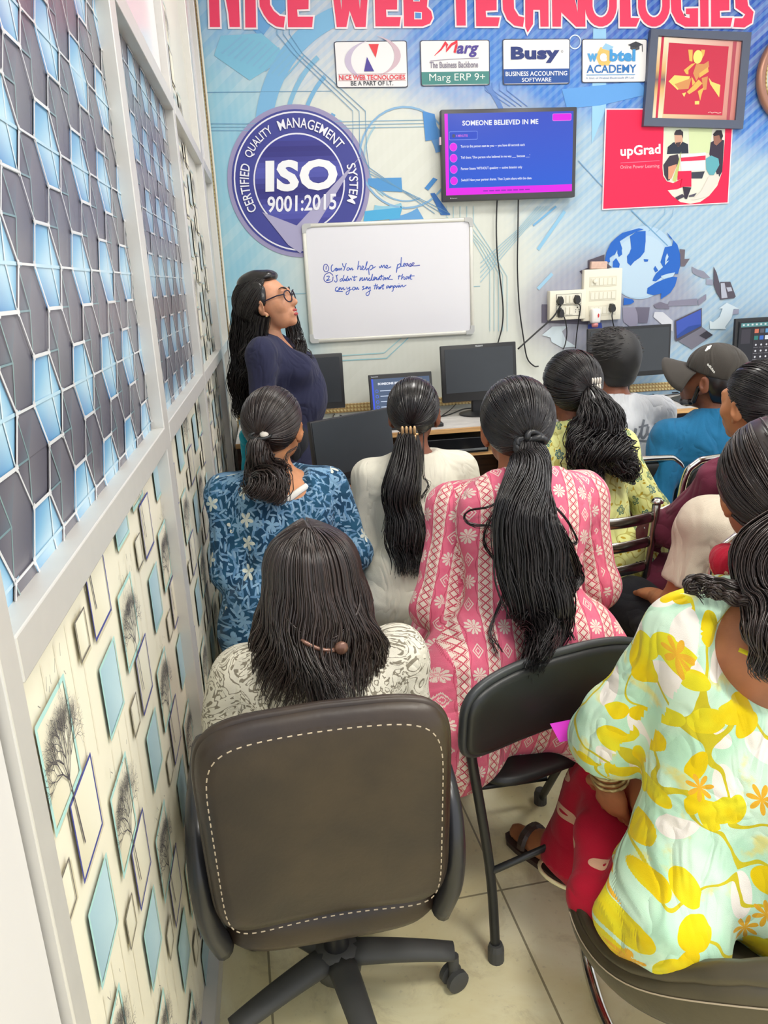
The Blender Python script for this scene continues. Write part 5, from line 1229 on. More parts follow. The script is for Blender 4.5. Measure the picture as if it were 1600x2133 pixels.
def seated(hip, head, yaw=0., hyaw=0., hpitch=0., hroll=0., sw=.165, arms=None, knees=None, ank=None, k=1., neck=None, drop=.060, **extra):
    """joints of a sitting person: hip (x,y,z), centre of the head, facing yaw"""
    hip, head = np.array(hip, float), np.array(head, float); B = rotm(yaw); r, f = B[:, 0], B[:, 1]; HR = rotm(hyaw, hpitch, hroll)
    nk = head+HR@np.array([0, -.03, -.105])+np.array([0, 0, -.036]) if neck is None else np.array(neck, float)
    J = dict(hip=hip, head=head, neck=nk); J['mid'] = hip*.52+nk*.48-f*.035; J['chest'] = hip*.26+nk*.74-f*.02
    for sd, sg in (('L', -1), ('R', 1)):
        J['sh'+sd] = nk+r*sg*sw-np.array([0, 0, drop])
        J['el'+sd] = J['sh'+sd]+r*sg*.05+f*.05+np.array([0, 0, -.25*k]); J['wr'+sd] = J['el'+sd]+f*.19*k-r*sg*.08+np.array([0, 0, -.06])
        J['kn'+sd] = hip+r*sg*.10+f*.40*k+np.array([0, 0, .02]); kn = J['kn'+sd]; J['an'+sd] = np.array([kn[0], kn[1], .08])+f*.02
    for d in (arms or {}, knees or {}, ank or {}, extra):
        for a, b in d.items(): J[a] = np.array(b, float)
    return J, HR

# ---- cloth patterns
def leafm(vo, a, b, th=.0, rot=6.28):
    d, r1, r2, dx, dy = vo; al = r1*rot; p = dx*al.cos()+dy*al.sin(); q = dy*al.cos()-dx*al.sin(); return ((p/a)*(p/a)+(q/b)*(q/b)).lt(1)*r2.gt(th)
def petals(vo, R, n, inner=.35, th=.0, lo=0.):
    d, r1, r2, dx, dy = vo; r = (dx*dx+dy*dy).sqrt(); an = dy.atan2(dx)*(n/2)+r1*6.28; return r.lt((an.cos().abs()*(1-inner)+inner)*R)*r2.gt(th)*r.gt(lo)
def pat_pink(t, u, v):
    wob = (t.noise(t.vec, 5, 2)-.5)*.006; u = u+wob; x = u.mod(.076); xx = (x-.0155).abs(); tri = ((v/.019).frac()-.5).abs()*2
    zig = (xx-tri*.0105).abs().lt(.0021)+(xx-tri*.0105-.0052).abs().lt(.0009); band = x.lt(.031); xb = x-.0535; vm = v.mod(.104); c1 = vm-.026; c2 = vm-.078
    r1 = (xb*xb+c1*c1).sqrt(); an = c1.atan2(xb); fl = r1.lt((an*5).cos().abs()*.007+.0105)*r1.gt(.0028)*((an*5).cos().abs().gt(.42))+r1.lt(.002)
    dm = xb.abs()+c2.abs()*.8; di = dm.gt(.0105)*dm.lt(.0135)+dm.gt(.0045)*dm.lt(.007)
    vine = ((xb.abs()-.0195)+((v/.052)*6.28).sin()*.0022).abs().lt(.0011)
    cream, pink, deep = lin((228, 210, 196)), lin((222, 92, 126)), lin((192, 44, 76))
    A = t.mix(zig.min(1.), cream, deep); B = t.mix((fl+di).min(1.), t.mix(vine, pink, lin((196, 56, 92))), cream); c = t.mix(band, B, A)
    return t.mix(t.noise(t.vec, 55, 3)*.14, c, lin((240, 220, 214)))
def pat_blue(t, u, v):
    n = t.noise(t.vec, 9, 3); c = t.mix(n.step(.35, .65), lin((26, 62, 92)), lin((40, 88, 118)))
    vw = t.xyz(u+(n-.5)*.05, v+(t.noise(t.vec, 6, 2)-.5)*.05); w = ((t.noise(vw, 11, 1)-.5).abs()).lt(.013); c = t.mix(w*.8, c, lin((120, 160, 196)))
    for s, off, a, b, col in ((34, .0, .016, .0036, (116, 154, 188)), (31, 3.1, .017, .0036, (92, 134, 172)), (40, 7.7, .012, .003, (138, 172, 200))):
        c = t.mix(leafm(t.voro(t.xyz(u+off, v+off*.7), s), a, b, .1), c, lin(col))
    c = t.mix(petals(t.voro(t.xyz(u+1.7, v), 15), .024, 5, .14, .55), c, lin((126, 164, 194)))
    c = t.mix(petals(t.voro(t.xyz(u, v+2.3), 12), .024, 5, .10, .62), c, lin((216, 220, 208))); return c
def pat_lemon(t, u, v):
    u, v = u*1.3, v*1.3; t.vec = t.xyz(u, v)
    n = t.noise(t.vec, 7, 3); c = t.mix(n.step(.38, .62), lin((186, 226, 196)), lin((210, 236, 212)))
    wu = t.xyz(u+(n-.5)*.035, v+(t.noise(t.xyz(u+5, v), 7, 3)-.5)*.035)
    c = t.mix(t.noise(t.xyz(u+3, v+1), 11, 4).step(.56, .66)*.75, c, lin((230, 214, 110)))
    c = t.mix(leafm(t.voro(t.xyz(u*1.+4.4, v), 8), .05, .026, .45), c, lin((240, 232, 222)))
    c = t.mix((t.noise(wu, 5.5, 1)-.5).abs().lt(.011), c, lin((206, 190, 40)))
    for s, off, a, b, th in ((8.5, 0., .043, .030, .28), (10, 6.2, .036, .022, .5)):
        n0 = t.node('ShaderNodeVectorMath'); n0.operation = 'ADD'; n0.inputs[1].default_value = (off, off*.3, 0); t.t.links.new(wu, n0.inputs[0])
        c = t.mix(leafm(t.voro(n0.outputs[0], s), a, b, th), c, t.mix(n.step(.4, .6), lin((232, 200, 10)), lin((226, 214, 40))))
    c = t.mix(petals(t.voro(t.xyz(u+9, v+2), 7), .032, 7, .1, .62), c, lin((232, 176, 50))); return c
def pat_tulip(t, u, v):
    n = t.noise(t.vec, 30, 3); c = t.mix(n, lin((216, 220, 138)), lin((232, 232, 164)))
    c = t.mix((t.noise(t.vec, 16, 1)-.5).abs().lt(.012)*.7, c, lin((176, 160, 60)))
    c = t.mix(leafm(t.voro(t.xyz(u+2, v), 40), .008, .0035, .55), c, lin((186, 160, 50)))
    vo = t.voro(t.vec, 19, .75); d, r1, r2, dx, dy = vo; r = (dx*dx+dy*dy).sqrt(); an = dy.atan2(dx); pet = ((an*3).cos().abs()*.4+.6)*.016
    body = r.lt(pet)*(dy+.004).gt(-.008); line = (r-pet*.95).abs().lt(.0018)+(r-pet*.55).abs().lt(.0014)+(((an*4).sin().abs()).lt(.2)*r.lt(pet))
    c = t.mix(body*r2.gt(.3)*.35, c, lin((150, 180, 140))); return t.mix((line*r.lt(.0175)*r2.gt(.3)).min(1.), c, t.mix(r1, lin((30, 96, 110)), lin((90, 120, 84))))
def pat_lace(t, u, v):
    n = t.noise(t.vec, 22, 2, .5, 1.6); l = ((n*7).frac()-.5).abs(); c = t.mix(l.lt(.16), lin((222, 216, 200)), lin((136, 128, 112)))
    return t.mix(petals(t.voro(t.vec, 15), .02, 9, .5, .5, .005), c, lin((206, 200, 184)))
def pat_scarf(t, u, v):
    vo = t.voro(t.vec, 16); r = (vo[3]*vo[3]+vo[4]*vo[4]).sqrt(); n = t.noise(t.vec, 8, 3)
    c = t.mix(n, lin((150, 16, 42)), lin((196, 24, 52))); return t.mix(r.lt(.011)*r.gt(.003)*vo[2].gt(.35), c, lin((214, 170, 140)))
C_ = {}
for nm, fn in (('pink_block_print', pat_pink), ('blue_floral_cotton', pat_blue), ('yellow_floral_cotton', pat_lemon), ('tulip_cotton', pat_tulip), ('lace_cotton', pat_lace), ('red_dupatta', pat_scarf),
               ('navy_cotton', cplain((46, 48, 74))), ('ivory_jersey', cplain((226, 222, 206))), ('white_jersey', cplain((214, 216, 220))), ('teal_denim', cplain((28, 100, 142), .16)), ('maroon_cotton', cplain((104, 42, 62), .1)),
               ('beige_jersey', cplain((196, 184, 166), .08)), ('grey_denim', cplain((92, 104, 116), .18)), ('dark_trousers', cplain((38, 40, 46))), ('red_salwar', cplain((178, 14, 44), .12)), ('cap_cotton', cplain((66, 62, 58), .1)), ('teal_cloth', cplain((30, 140, 156))), ('white_lace', cplain((228, 226, 220)))):
    C_[nm] = cloth(nm, fn, .85)
S_ = {k: skin_mat('skin_'+k, c) for k, c in dict(light=(206, 148, 116), warm=(196, 134, 92), tan=(170, 108, 72), brown=(134, 82, 60), deep=(120, 72, 50)).items()}
M['clip_gold'] = plain('clip_gold', (.62, .40, .2), .3, .4); M['clip_ivory'] = plain('clip_ivory', 'e0d8cc', .35); M['clip_bronze'] = plain('clip_bronze', (.20, .10, .07), .25, .3)

def trousers(P, m, h=.01, t=.010, name='trousers'):
    J, k = P.J, P.k; pr = [Cap(J['hip']-P.right*.07*k, J['hip']+P.right*.07*k, .112*k, .112*k, (P.fwd, .9))]
    for sd in 'LR': a = P.leg[sd]; pr += [a[0], Cap(a[1].a, a[1].b+np.array([0, 0, .02]), a[1].r1, a[1].r2+.012, None, '', True)]
    return P.garment(name, pr, m, t, h, wr=.007, seed=3, arms=False)
def skirt(P, ln=.6, r=.10, drop=.02):
    """the part of a kurta that lies over the thighs"""
    J, k = P.J, P.k; out = []
    for sd, sg in (('L', -1), ('R', 1)):
        a = J['hip']+P.right*sg*.095*k; b = a+(J['kn'+sd]-a)*ln; out.append(Cap(a, b, r*1.05*k, r*.92*k))
    out.append(Cap(J['hip'], J['hip']+(J['knL']*.5+J['knR']*.5-J['hip'])*ln, r*k, r*.9*k)); return out
def sandals(P, m):
    for sd in 'LR':
        a = P.J['an'+sd]; d = P.J.get('toe'+sd)
        if d is None: d = a+np.array([*(nv((P.J['kn'+sd]-P.J['hip'])*[1, 1, 0])[:2]*.15), 0])
        dr = nv((d-a)*[1, 1, 0]); sd_ = np.array([-dr[1], dr[0], 0]); b = MB(); Q = []
        for t, w in ((-.045, .012), (-.04, .03), (0, .034), (.06, .036), (.12, .042), (.16, .038), (.185, .02)): Q.append((t, w))
        pol = [a+dr*t+sd_*w for t, w in Q]+[a+dr*t-sd_*w for t, w in Q[::-1]]
        b.prism([(p[0]-P.org[0], p[1]-P.org[1]) for p in pol], lambda q: (*q, .0), lambda q: (*q, .014))
        b.tube([tuple(a+sd_*.036*math.cos(t)+np.array([0, 0, -.05+.05*math.sin(t)])+dr*.01-P.org) for t in np.linspace(0, PI, 12)], .009, 6, flat=((dr[0], dr[1], 0), 1.6))
        b.tube([tuple(a+sd_*.042*math.cos(t)+np.array([0, 0, -.065+.05*math.sin(t)])+dr*.10-P.org) for t in np.linspace(0, PI, 12)], .009, 6, flat=((dr[0], dr[1], 0), 1.6))
        b.build('sandal', m, P.o)
M['sandal'] = plain('sandal_leather', (.05, .028, .022), .45)
def bead_clip(P, pos, m, s=1., name='hair_clip'):
    """a claw clip: spine, curved teeth on both sides"""
    p = P.hp(pos)-P.org; R = Matrix(P.R.tolist()); b = MB()
    b.tube([Vector(p)+R@Vector((x*.030*s, -.006*s, 0)) for x in (-1, -.5, 0, .5, 1)], .0045*s, 8)
    for x in (-.9, -.4, .1, .6):
        for sg in (-1, 1): b.tube([Vector(p)+R@Vector((x*.03*s, -.006*s-.012*s*math.sin(t), sg*.030*s*(1-math.cos(t))*.7)) for t in np.linspace(0, 2.2, 8)], [.0058*s]*7+[.003*s], 6)
    b.build(name, m, P.o, True)

# ------------------------------------------------------------------ the standing woman
hd = np.array(at(559, 631, 3.60)); B_ = rotm(-1.72); r_, f_ = B_[:, 0], B_[:, 1]
nk = np.array(at(560, 708, 3.62)); hip = np.array([.045, 3.64, .83])
J = dict(hip=hip, neck=nk, head=hd, mid=hip*.5+nk*.5+f_*.01, chest=hip*.25+nk*.75+f_*.02)
for sd, sg in (('L', -1), ('R', 1)):
    J['sh'+sd] = nk+r_*sg*.165-np.array([0, 0, .05])-f_*.01; J['el'+sd] = J['sh'+sd]+r_*sg*.05-f_*.015+np.array([0, 0, -.27]); J['wr'+sd] = J['el'+sd]+f_*.07-r_*sg*.01+np.array([0, 0, -.21])
    J['kn'+sd] = hip+r_*sg*.09+np.array([0, 0, -.40]); J['an'+sd] = hip+r_*sg*.10+np.array([0, 0, -.75]); J['toe'+sd] = J['an'+sd]+f_*.15
P = Person('woman in a navy kurta and glasses standing at the whiteboard, speaking', J, rotm(-1.97, .27), S_['light'], 1.04, bust=1.0, hs=1.12)
tor = [p for p in P.torso]+P.sleeve('L', 1.7)+P.sleeve('R', 1.7)
tor += [Cap(hip+[0, 0, .12], hip+np.array([0, 0, -.10]), .125, .165, (f_, .86)), Cap(hip+[0, 0, -.1], hip+np.array([0, 0, -.45]), .165, .20, (f_, .8), '', True), Ell(P.mid+f_*.075+[0, 0, -.03], (.12, .10, .17))]
nkc = nk+f_*.065+np.array([0, 0, .0])
vn = [Cap(nk+f_*.06+[0, 0, .05], nk+f_*.18+np.array([0, 0, -.17]), .078, .026), Ell(nk+f_*.02+np.array([0, 0, .05]), (.088, .088, .058))]
P.garment('kurta', tor, C_['navy_cotton'], .017, .008, .04, subs=vn, wr=.009, seed=4, fr=26)
P.garment('collar', [Cap(nk-r_*.055-f_*.03+[0, 0, .02], nk-r_*.062+f_*.04+[0, 0, .0], .022, .016), Cap(nk+r_*.055-f_*.03+[0, 0, .02], nk+r_*.062+f_*.04+[0, 0, .0], .022, .016), Cap(nk-r_*.05-f_*.035+[0, 0, .025], nk+r_*.05-f_*.035+[0, 0, .025], .022, .022)], C_['navy_cotton'], .004, .005, .02, wr=0)
trousers(P, C_['dark_trousers']); sandals(P, M['sandal'])
b = MB()
for i in range(3):
    q = P.ch+f_*(.152+.012*i)+r_*.0+np.array([0, 0, -.10-.11*i])-P.org; b.lathe([(.008, 0), (.007, .004)], q, 12, Matrix(B_.tolist()) @ R3('X', -PI/2))
b.build('buttons', M['black_plastic'], P.o)
H_ = P.hp
def hstr(pts, **kw): return tail([np.array(p) for p in pts], **kw)
bk = lambda px, py, y: np.array(at(px, py, y))
sol, sts = [], []
for g, rd, sd, kw in (([bk(528, 600, 3.64), bk(520, 660, 3.68), bk(516, 720, 3.70), bk(508, 780, 3.70), bk(506, 830, 3.69), bk(512, 874, 3.68)], [.06, .085, .085, .07, .05, .03], 1, dict(n=420, flat=1.15)),
                      ([bk(545, 655, 3.52), bk(535, 700, 3.55), bk(522, 745, 3.56), bk(512, 790, 3.58)], [.04, .05, .045, .02], 2, dict(n=160)),
                      ([bk(600, 640, 3.70), bk(612, 690, 3.71), bk(622, 720, 3.68), bk(634, 745, 3.64), bk(641, 764, 3.61)], [.035, .04, .035, .026, .012], 3, dict(n=200))):
    c_, s_2 = tail(g, rd, seed=sd, wave=.014, freq=7, m=30, spread=.014, **kw); sol.append(c_); sts.append(s_2)
sts.append(P.wisps([bk(520, 700, 3.66), bk(500, 760, 3.68), bk(492, 820, 3.68), bk(498, 850, 3.68)], 26, 4, .022))
fr_, q_ = nets([Ell(H_((.0, .030, .092)), np.array([.056, .040, .026])*1.1, P.R), Ell(H_((0, -.03, .10)), np.array([.062, .07, .036])*1.1, P.R), Ell(H_((.066, .002, .044)), np.array([.016, .030, .042])*1.1, P.R), Ell(H_((.072, .004, .008)), np.array([.010, .016, .022])*1.1, P.R), Ell(H_((-.066, .002, .044)), np.array([.016, .03, .042])*1.1, P.R)], .005, .02, disp=wrinkle(.002, 5, 90)); sol.append((fr_, q_))
P.cap_hair((0, -.10, -.05), M['hair'], 420, .016, .012, hairline=(.040, .096, -.028, -.08), sts=sts, sols=sol)
# face: eyes, brows, lips, glasses, earrings
eye_w = plain('eye_white', (.75, .72, .7), .25); iris = plain('eye_dark', (.02, .012, .01), .15); lipm = plain('lip_red', (.42, .06, .06), .35); tooth = plain('teeth', (.8, .78, .72), .3)
for sx in (-1, 1):
    c = np.array(H_((sx*.030, .080, .004)))-P.org; v, q = nets([Ell(c, np.array([.0125, .0105, .0105]), P.R)], .003, .003); e = link('eye', arr_mesh('eye', v, q), eye_w, P.o, True)
    c2 = np.array(H_((sx*.030+.002, .0885, .004)))-P.org; v, q = nets([Ell(c2, np.array([.0055, .003, .0055]), P.R)], .0015, .002); link('iris', arr_mesh('iris', v, q), iris, e, True)
    b = MB(); b.tube([Vector(H_((sx*(.014+.034*t), .098-.014*t*t-.006*t, .024+.010*math.sin(t*2.4)))-P.org) for t in np.linspace(0, 1, 8)], [.002, .003, .0034, .0034, .003, .0026, .002, .001], 6); b.build('eyebrow', M['hair'], P.o, True)
LP = [Ell(H_((0, .0965, -.0595)), np.array([.021, .0085, .0058])*1.1, P.R), Ell(H_((0, .0955, -.0745)), np.array([.018, .009, .0068])*1.1, P.R)]
v, q = nets(LP, .0025, .003); link('lips', arr_mesh('lips', v-P.org, q), lipm, P.o, True)
v, q = nets([Ell(H_((0, .0935, -.0665)), np.array([.015, .006, .0045])*1.1, P.R)], .002, .002); link('teeth', arr_mesh('teeth', v-P.org, q), tooth, P.o, True)
b = MB(); gp = lambda x, y, z: Vector(H_((x, y, z))-P.org)
for sx in (-1, 1):
    b.tube([gp(sx*(.031+.0255*math.cos(t)), .1065-.012*(abs(math.cos(t))*.5+.5)*(1 if math.cos(t) > 0 else .2), -.004+.0215*math.sin(t)) for t in np.linspace(0, 2*PI, 28)[:-1]], .0030, 6, closed=True)
    b.tube([gp(sx*.056, .094, .006), gp(sx*.068, .070, .008), gp(sx*.077, .02, .004), gp(sx*.080, -.004, -.002), gp(sx*.081, -.02, -.012)], .0030, 6)
b.tube([gp(-.007, .1085, -.002), gp(0, .113, .002), gp(.007, .1085, -.002)], .0019, 6); b.build('glasses', plain('glasses_frame', (.018, .01, .03), .25), P.o, True)
for sx in (-1, 1):
    b = MB(); c = gp(sx*.076, .006, -.052); b.lathe([(.002, -.006), (.0045, -.002), (.0045, .002), (.002, .006)], c, 10); b.tube([c+Vector((0, 0, -.004)), c+Vector((0, 0, -.012))], .0022, 6); b.build('earring', M['gold'], P.o, True)

# ------------------------------------------------------------------ seated people
# blue floral dress, ponytail
J, HR = seated((.005, 2.24, .53), (-.010, 2.36, 1.112), hyaw=-.42, sw=.150, arms=dict(elL=(-.185, 2.24, .70), wrL=(-.16, 2.42, .63), elR=(.205, 2.30, .70), wrR=(.16, 2.48, .66)))
P = Person('woman in a blue floral dress with a short bushy ponytail, seated by the partition', J, HR, S_['warm'], .98)
sc_ = Ell((.035, 2.165, .965), (.085, .12, .062)); sc2 = Ell((.01, 2.27, 1.0), (.085, .10, .05))
gar = P.garment('dress', P.torso+P.sleeve('L', 1.5)+P.sleeve('R', 1.5)+skirt(P)+[Cap((-.10, 2.17, .60), (-.11, 2.17, .52), .09, .105), Cap((.11, 2.17, .60), (.11, 2.17, .52), .09, .105)], C_['blue_floral_cotton'], .016, .008, subs=[sc_, sc2], wr=.011, seed=11)
bpy.context.view_layer.update()
b = MB(); b.tube(smooth_path([Vector(lay(P, P.o, *q, .004)-P.org) for q in ((575, 1046), (590, 1043), (606, 1036), (622, 1024), (640, 1012))], 6), .0045, 8, flat=((0, .3, 1), 2.2)); b.build('lace_edging', C_['white_lace'], P.o, True)
trousers(P, C_['teal_cloth'])
tg = [P.hp((0, -.105, -.012)), P.hp((0, -.135, -.045)), lay(P, gar, 548, 985, .05), lay(P, gar, 556, 1015, .05), lay(P, gar, 548, 1046, .035)]
c1, s1 = tail(tg, [.018, .032, .052, .058, .034], n=420, wave=.012, freq=5, seed=5, spread=.02, r=.0017)
c2, s2 = tail([P.hp((.0, -.105, -.03)), P.hp((.02, -.14, -.08)), lay(P, gar, 588, 985, .04), lay(P, gar, 594, 1008, .03)], [.02, .035, .03, .008], n=120, wave=.012, seed=6, curl=.005)
P.cap_hair((0, -.115, -.010), M['hair_brown'], 520, .014, .004, sts=[s1, s2, P.wisps([P.hp((.075, -.02, -.06)), bk(598, 945, 2.28), bk(596, 975, 2.25)], 10, 8, .006)], sols=[c1, c2])
b = MB(); cc = Vector(P.hp((.008, -.125, -.006))-P.org); b.lathe([(.004, -.014), (.011, -.008), (.013, 0), (.011, .008), (.004, .014)], cc+Vector((.012, 0, 0)), 14, R3('Y', 1.9)); b.build('hair_bead', M['clip_ivory'], P.o, True)
b = MB(); b.tube([cc+Vector((.03*math.cos(t), .012*math.sin(t), .008*math.sin(t))) for t in np.linspace(0, 2*PI, 16)[:-1]], .006, 6, closed=True); b.build('hair_tie', M['black_vinyl'], P.o, True)
P.garment('scarf', [Cap(bk(514, 908, 2.38), bk(520, 935, 2.40), .022, .02), Cap(bk(514, 930, 2.40), bk(515, 985, 2.40), .012, .016)], C_['teal_cloth'], .002, .006, .02, wr=.003)

# ivory top, long ponytail with claw clip
J, HR = seated((.405, 2.40, .54), (.447, 2.51, 1.098), hyaw=-.28, sw=.152, arms=dict(elL=(.235, 2.44, .68), wrL=(.262, 2.60, .615), elR=(.67, 2.46, .68), wrR=(.56, 2.64, .63)), hk=.95)
P = Person('woman in an ivory long-sleeved top with a long ponytail in a gold claw clip', J, HR, S_['brown'], .96)
gar = P.garment('top', P.torso+P.sleeve('L', 1.92)+P.sleeve('R', 1.92)+[Cap((.34, 2.34, .58), (.33, 2.33, .52), .105, .125), Cap((.47, 2.34, .58), (.48, 2.33, .52), .105, .125)], C_['ivory_jersey'], .012, .008, subs=[Ell(P.J['neck']+[0, .0, .045], (.085, .085, .045))], wr=.011, seed=21, fr=30)
trousers(P, C_['grey_denim'])
bpy.context.view_layer.update()
tg = [P.hp((0, -.115, -.035)), P.hp((-.01, -.14, -.09)), lay(P, gar, 836, 1020, .045), lay(P, gar, 842, 1080, .05), lay(P, gar, 852, 1140, .05), lay(P, gar, 858, 1200, .04)]
c1, s1 = tail(tg, [.020, .046, .058, .056, .056, .04], n=460, wave=.010, freq=6, seed=7, spread=.012)
P.cap_hair((0, -.12, -.035), M['hair'], 520, .011, .002, sts=[s1, P.wisps([P.hp((.04, -.10, -.05)), lay(P, gar, 880, 985, .02), lay(P, gar, 893, 1010, .02), lay(P, gar, 878, 1040, .02)], 12, 9, .005), P.wisps([P.hp((-.04, -.10, -.05)), lay(P, gar, 812, 990, .02), lay(P, gar, 806, 1060, .02), lay(P, gar, 800, 1110, .02)], 12, 10, .008)], sols=[c1])
bead_clip(P, (0, -.132, -.048), M['clip_gold'], .85)

# pink block-print kurta, long ponytail
J, HR = seated((.535, 1.62, .55), (.588, 1.86, 1.158), hyaw=-.02, sw=.168, arms=dict(elL=(.352, 1.74, .745), wrL=(.43, 1.93, .66), elR=(.78, 1.78, .73), wrR=(.66, 1.95, .66)))
J['mid'] = np.array([.545, 1.66, .80]); J['chest'] = np.array([.565, 1.72, .95])
P = Person('woman in a pink block-print kurta with a very long black ponytail', J, HR, S_['tan'], 1.04)
gar = P.garment('kurta', P.torso+P.sleeve('L', 1.6)+P.sleeve('R', 1.6)+skirt(P, .75, .115)+[Cap((.43, 1.60, .66), (.335, 1.53, .52), .105, .12), Cap((.64, 1.60, .66), (.70, 1.55, .52), .11, .12), Cap((.38, 1.62, .62), (.33, 1.66, .50), .09, .11)], C_['pink_block_print'], .018, .008, subs=[Ell(P.J['neck']+[0, -.01, .05], (.10, .10, .055))], wr=.013, seed=31, fr=28)
trousers(P, C_['grey_denim']); sandals(P, M['sandal'])
bpy.context.view_layer.update(); L = lambda x, y, o=.05: lay(P, gar, x, y, o, 1.5)
tg = [P.hp((.0, -.115, -.02)), P.hp((-.005, -.15, -.07)), L(1090, 1070), L(1108, 1160, .06), L(1122, 1240, .065), L(1124, 1310, .06), np.array(at(1112, 1385, 1.34))]
c1, s1 = tail(tg, [.026, .055, .072, .080, .078, .058, .022], n=900, m=34, wave=.012, freq=5, seed=12, spread=.012, r=.0015, flat=.75)
c2, s2 = tail([P.hp((.02, -.125, -.06)), L(1130, 1060), L(1168, 1130, .03), L(1204, 1195, .025), L(1196, 1222, .03), L(1170, 1240, .035)], [.02, .03, .022, .012, .008, .004], n=120, wave=.008, seed=13, r=.0012)
W_ = lambda pts, n, sd, sp=.004: P.wisps([L(p[0], p[1], .022) for p in pts], n, sd, sp, .001, 24)
sts = [s1, s2, W_([(1080, 1000, 1.72), (1030, 1050, 1.66), (980, 1062, 1.64), (968, 1080, 1.64), (990, 1094, 1.64), (1058, 1090, 1.64)], 8, 1, .003), W_([(1075, 1020, 1.70), (1030, 1070, 1.65), (1008, 1130, 1.62), (1040, 1180, 1.60)], 9, 2), W_([(1140, 1040, 1.68), (1180, 1080, 1.64), (1202, 1125, 1.62), (1190, 1135, 1.62)], 9, 3), W_([(1080, 1160, 1.6), (1044, 1250, 1.56), (1024, 1310, 1.54), (1040, 1360, 1.50)], 12, 4, .006), W_([(1150, 1220, 1.58), (1178, 1290, 1.54), (1196, 1330, 1.52)], 10, 5)]
P.cap_hair((.0, -.12, -.02), M['hair'], 900, .016, .004, sts=sts, sols=[c1, c2], r=.0016)
rr_ = np.random.default_rng(3); b = MB(); cc = Vector(P.hp((0, -.128, -.028))-P.org); Rt = Matrix(P.R.tolist())
for i in range(9):
    a0 = i*.7; b.tube([cc+Rt@Vector(((.026+.010*math.sin(3*t+i))*math.cos(t+a0), -.008*math.sin(2*t+i), (.024+.009*math.cos(2*t+i))*math.sin(t+a0))) for t in np.linspace(0, 3.2, 14)], [.003]+[.0078]*12+[.003], 7)
b.build('scrunchie', plain('black_satin', (.02, .02, .022), .35), P.o, True)
b = MB(); q = bk(1163, 993, 1.72)-P.org; b.tube(smooth_path([Vector(q)+Vector(v_) for v_ in ((-.012, 0, 0), (0, -.004, .006), (.010, 0, -.002), (.0, -.006, -.006))], 5), .0035, 6); b.build('tie_string', M['black_vinyl'], P.o, True)

# tulip-print kurta, curly ponytail
J, HR = seated((1.0, 2.26, .54), (.945, 2.42, 1.158), hyaw=.20, sw=.150, arms=dict(elR=(1.20, 2.30, .74), wrR=(1.12, 2.48, .66), elL=(.80, 2.32, .74), wrL=(.86, 2.50, .66)))
P = Person('woman in a pale yellow tulip-print kurta with a curly ponytail, on the chrome ladder-back chair', J, HR, S_['brown'], .98)
gar = P.garment('kurta', P.torso+P.sleeve('L', 1.3)+P.sleeve('R', 1.1)+skirt(P, .7)+[Cap((.90, 2.22, .6), (.90, 2.2, .42), .11, .12), Cap((1.09, 2.22, .6), (1.10, 2.2, .42), .11, .12)], C_['tulip_cotton'], .016, .008, subs=[Ell(P.J['neck']+[0, .03, .07], (.075, .075, .05))], wr=.011, seed=41)
P.garment('collar', [Cap(P.J['neck']+[-.05, -.035, .01], P.J['neck']+[.05, -.035, .01], .024, .024), Cap(P.J['neck']+[-.055, -.03, .01], P.J['neck']+[-.06, .03, .0], .022, .018), Cap(P.J['neck']+[.055, -.03, .01], P.J['neck']+[.06, .03, .0], .022, .018)], C_['tulip_cotton'], .006, .006, .02, wr=0)
trousers(P, C_['tulip_cotton'])
sts, sol = [], []
bpy.context.view_layer.update(); L = lambda x, y, o=.06: lay(P, gar, x, y, o, 2.15)
tg = [P.hp((0, -.115, .005)), P.hp((.0, -.165, -.06)), L(1244, 905), L(1252, 955), L(1262, 990)]
c1, s1 = tail(tg, [.024, .070, .088, .085, .04], n=420, wave=.018, freq=6, curl=.010, seed=14, spread=.025, m=36, r=.0018); sts.append(s1); sol.append(c1)
for i, (gx, gy) in enumerate([((1200, 920), (1205, 960)), ((1215, 950), (1225, 990)), ((1240, 965), (1252, 1002)), ((1275, 960), (1300, 1000)), ((1290, 930), (1315, 960)), ((1260, 900), (1290, 940)), ((1225, 900), (1212, 930))]):
    e = L(gy[0], gy[1], .05); g0 = L(*gx, .08); c2, s2 = tail([P.hp((.0, -.15, -.04)), g0, (g0+e)/2+rr_.normal(size=3)*.012, e], [.02, .032, .030, .018], n=90, wave=.012, freq=7, curl=.012, seed=20+i, m=30, r=.0018); sts.append(s2); sol.append(c2)
P.cap_hair((.0, -.115, .005), M['hair'], 520, .015, .004, sts=sts, sols=sol)
bead_clip(P, (.018, -.118, .022), M['clip_ivory'], .62)

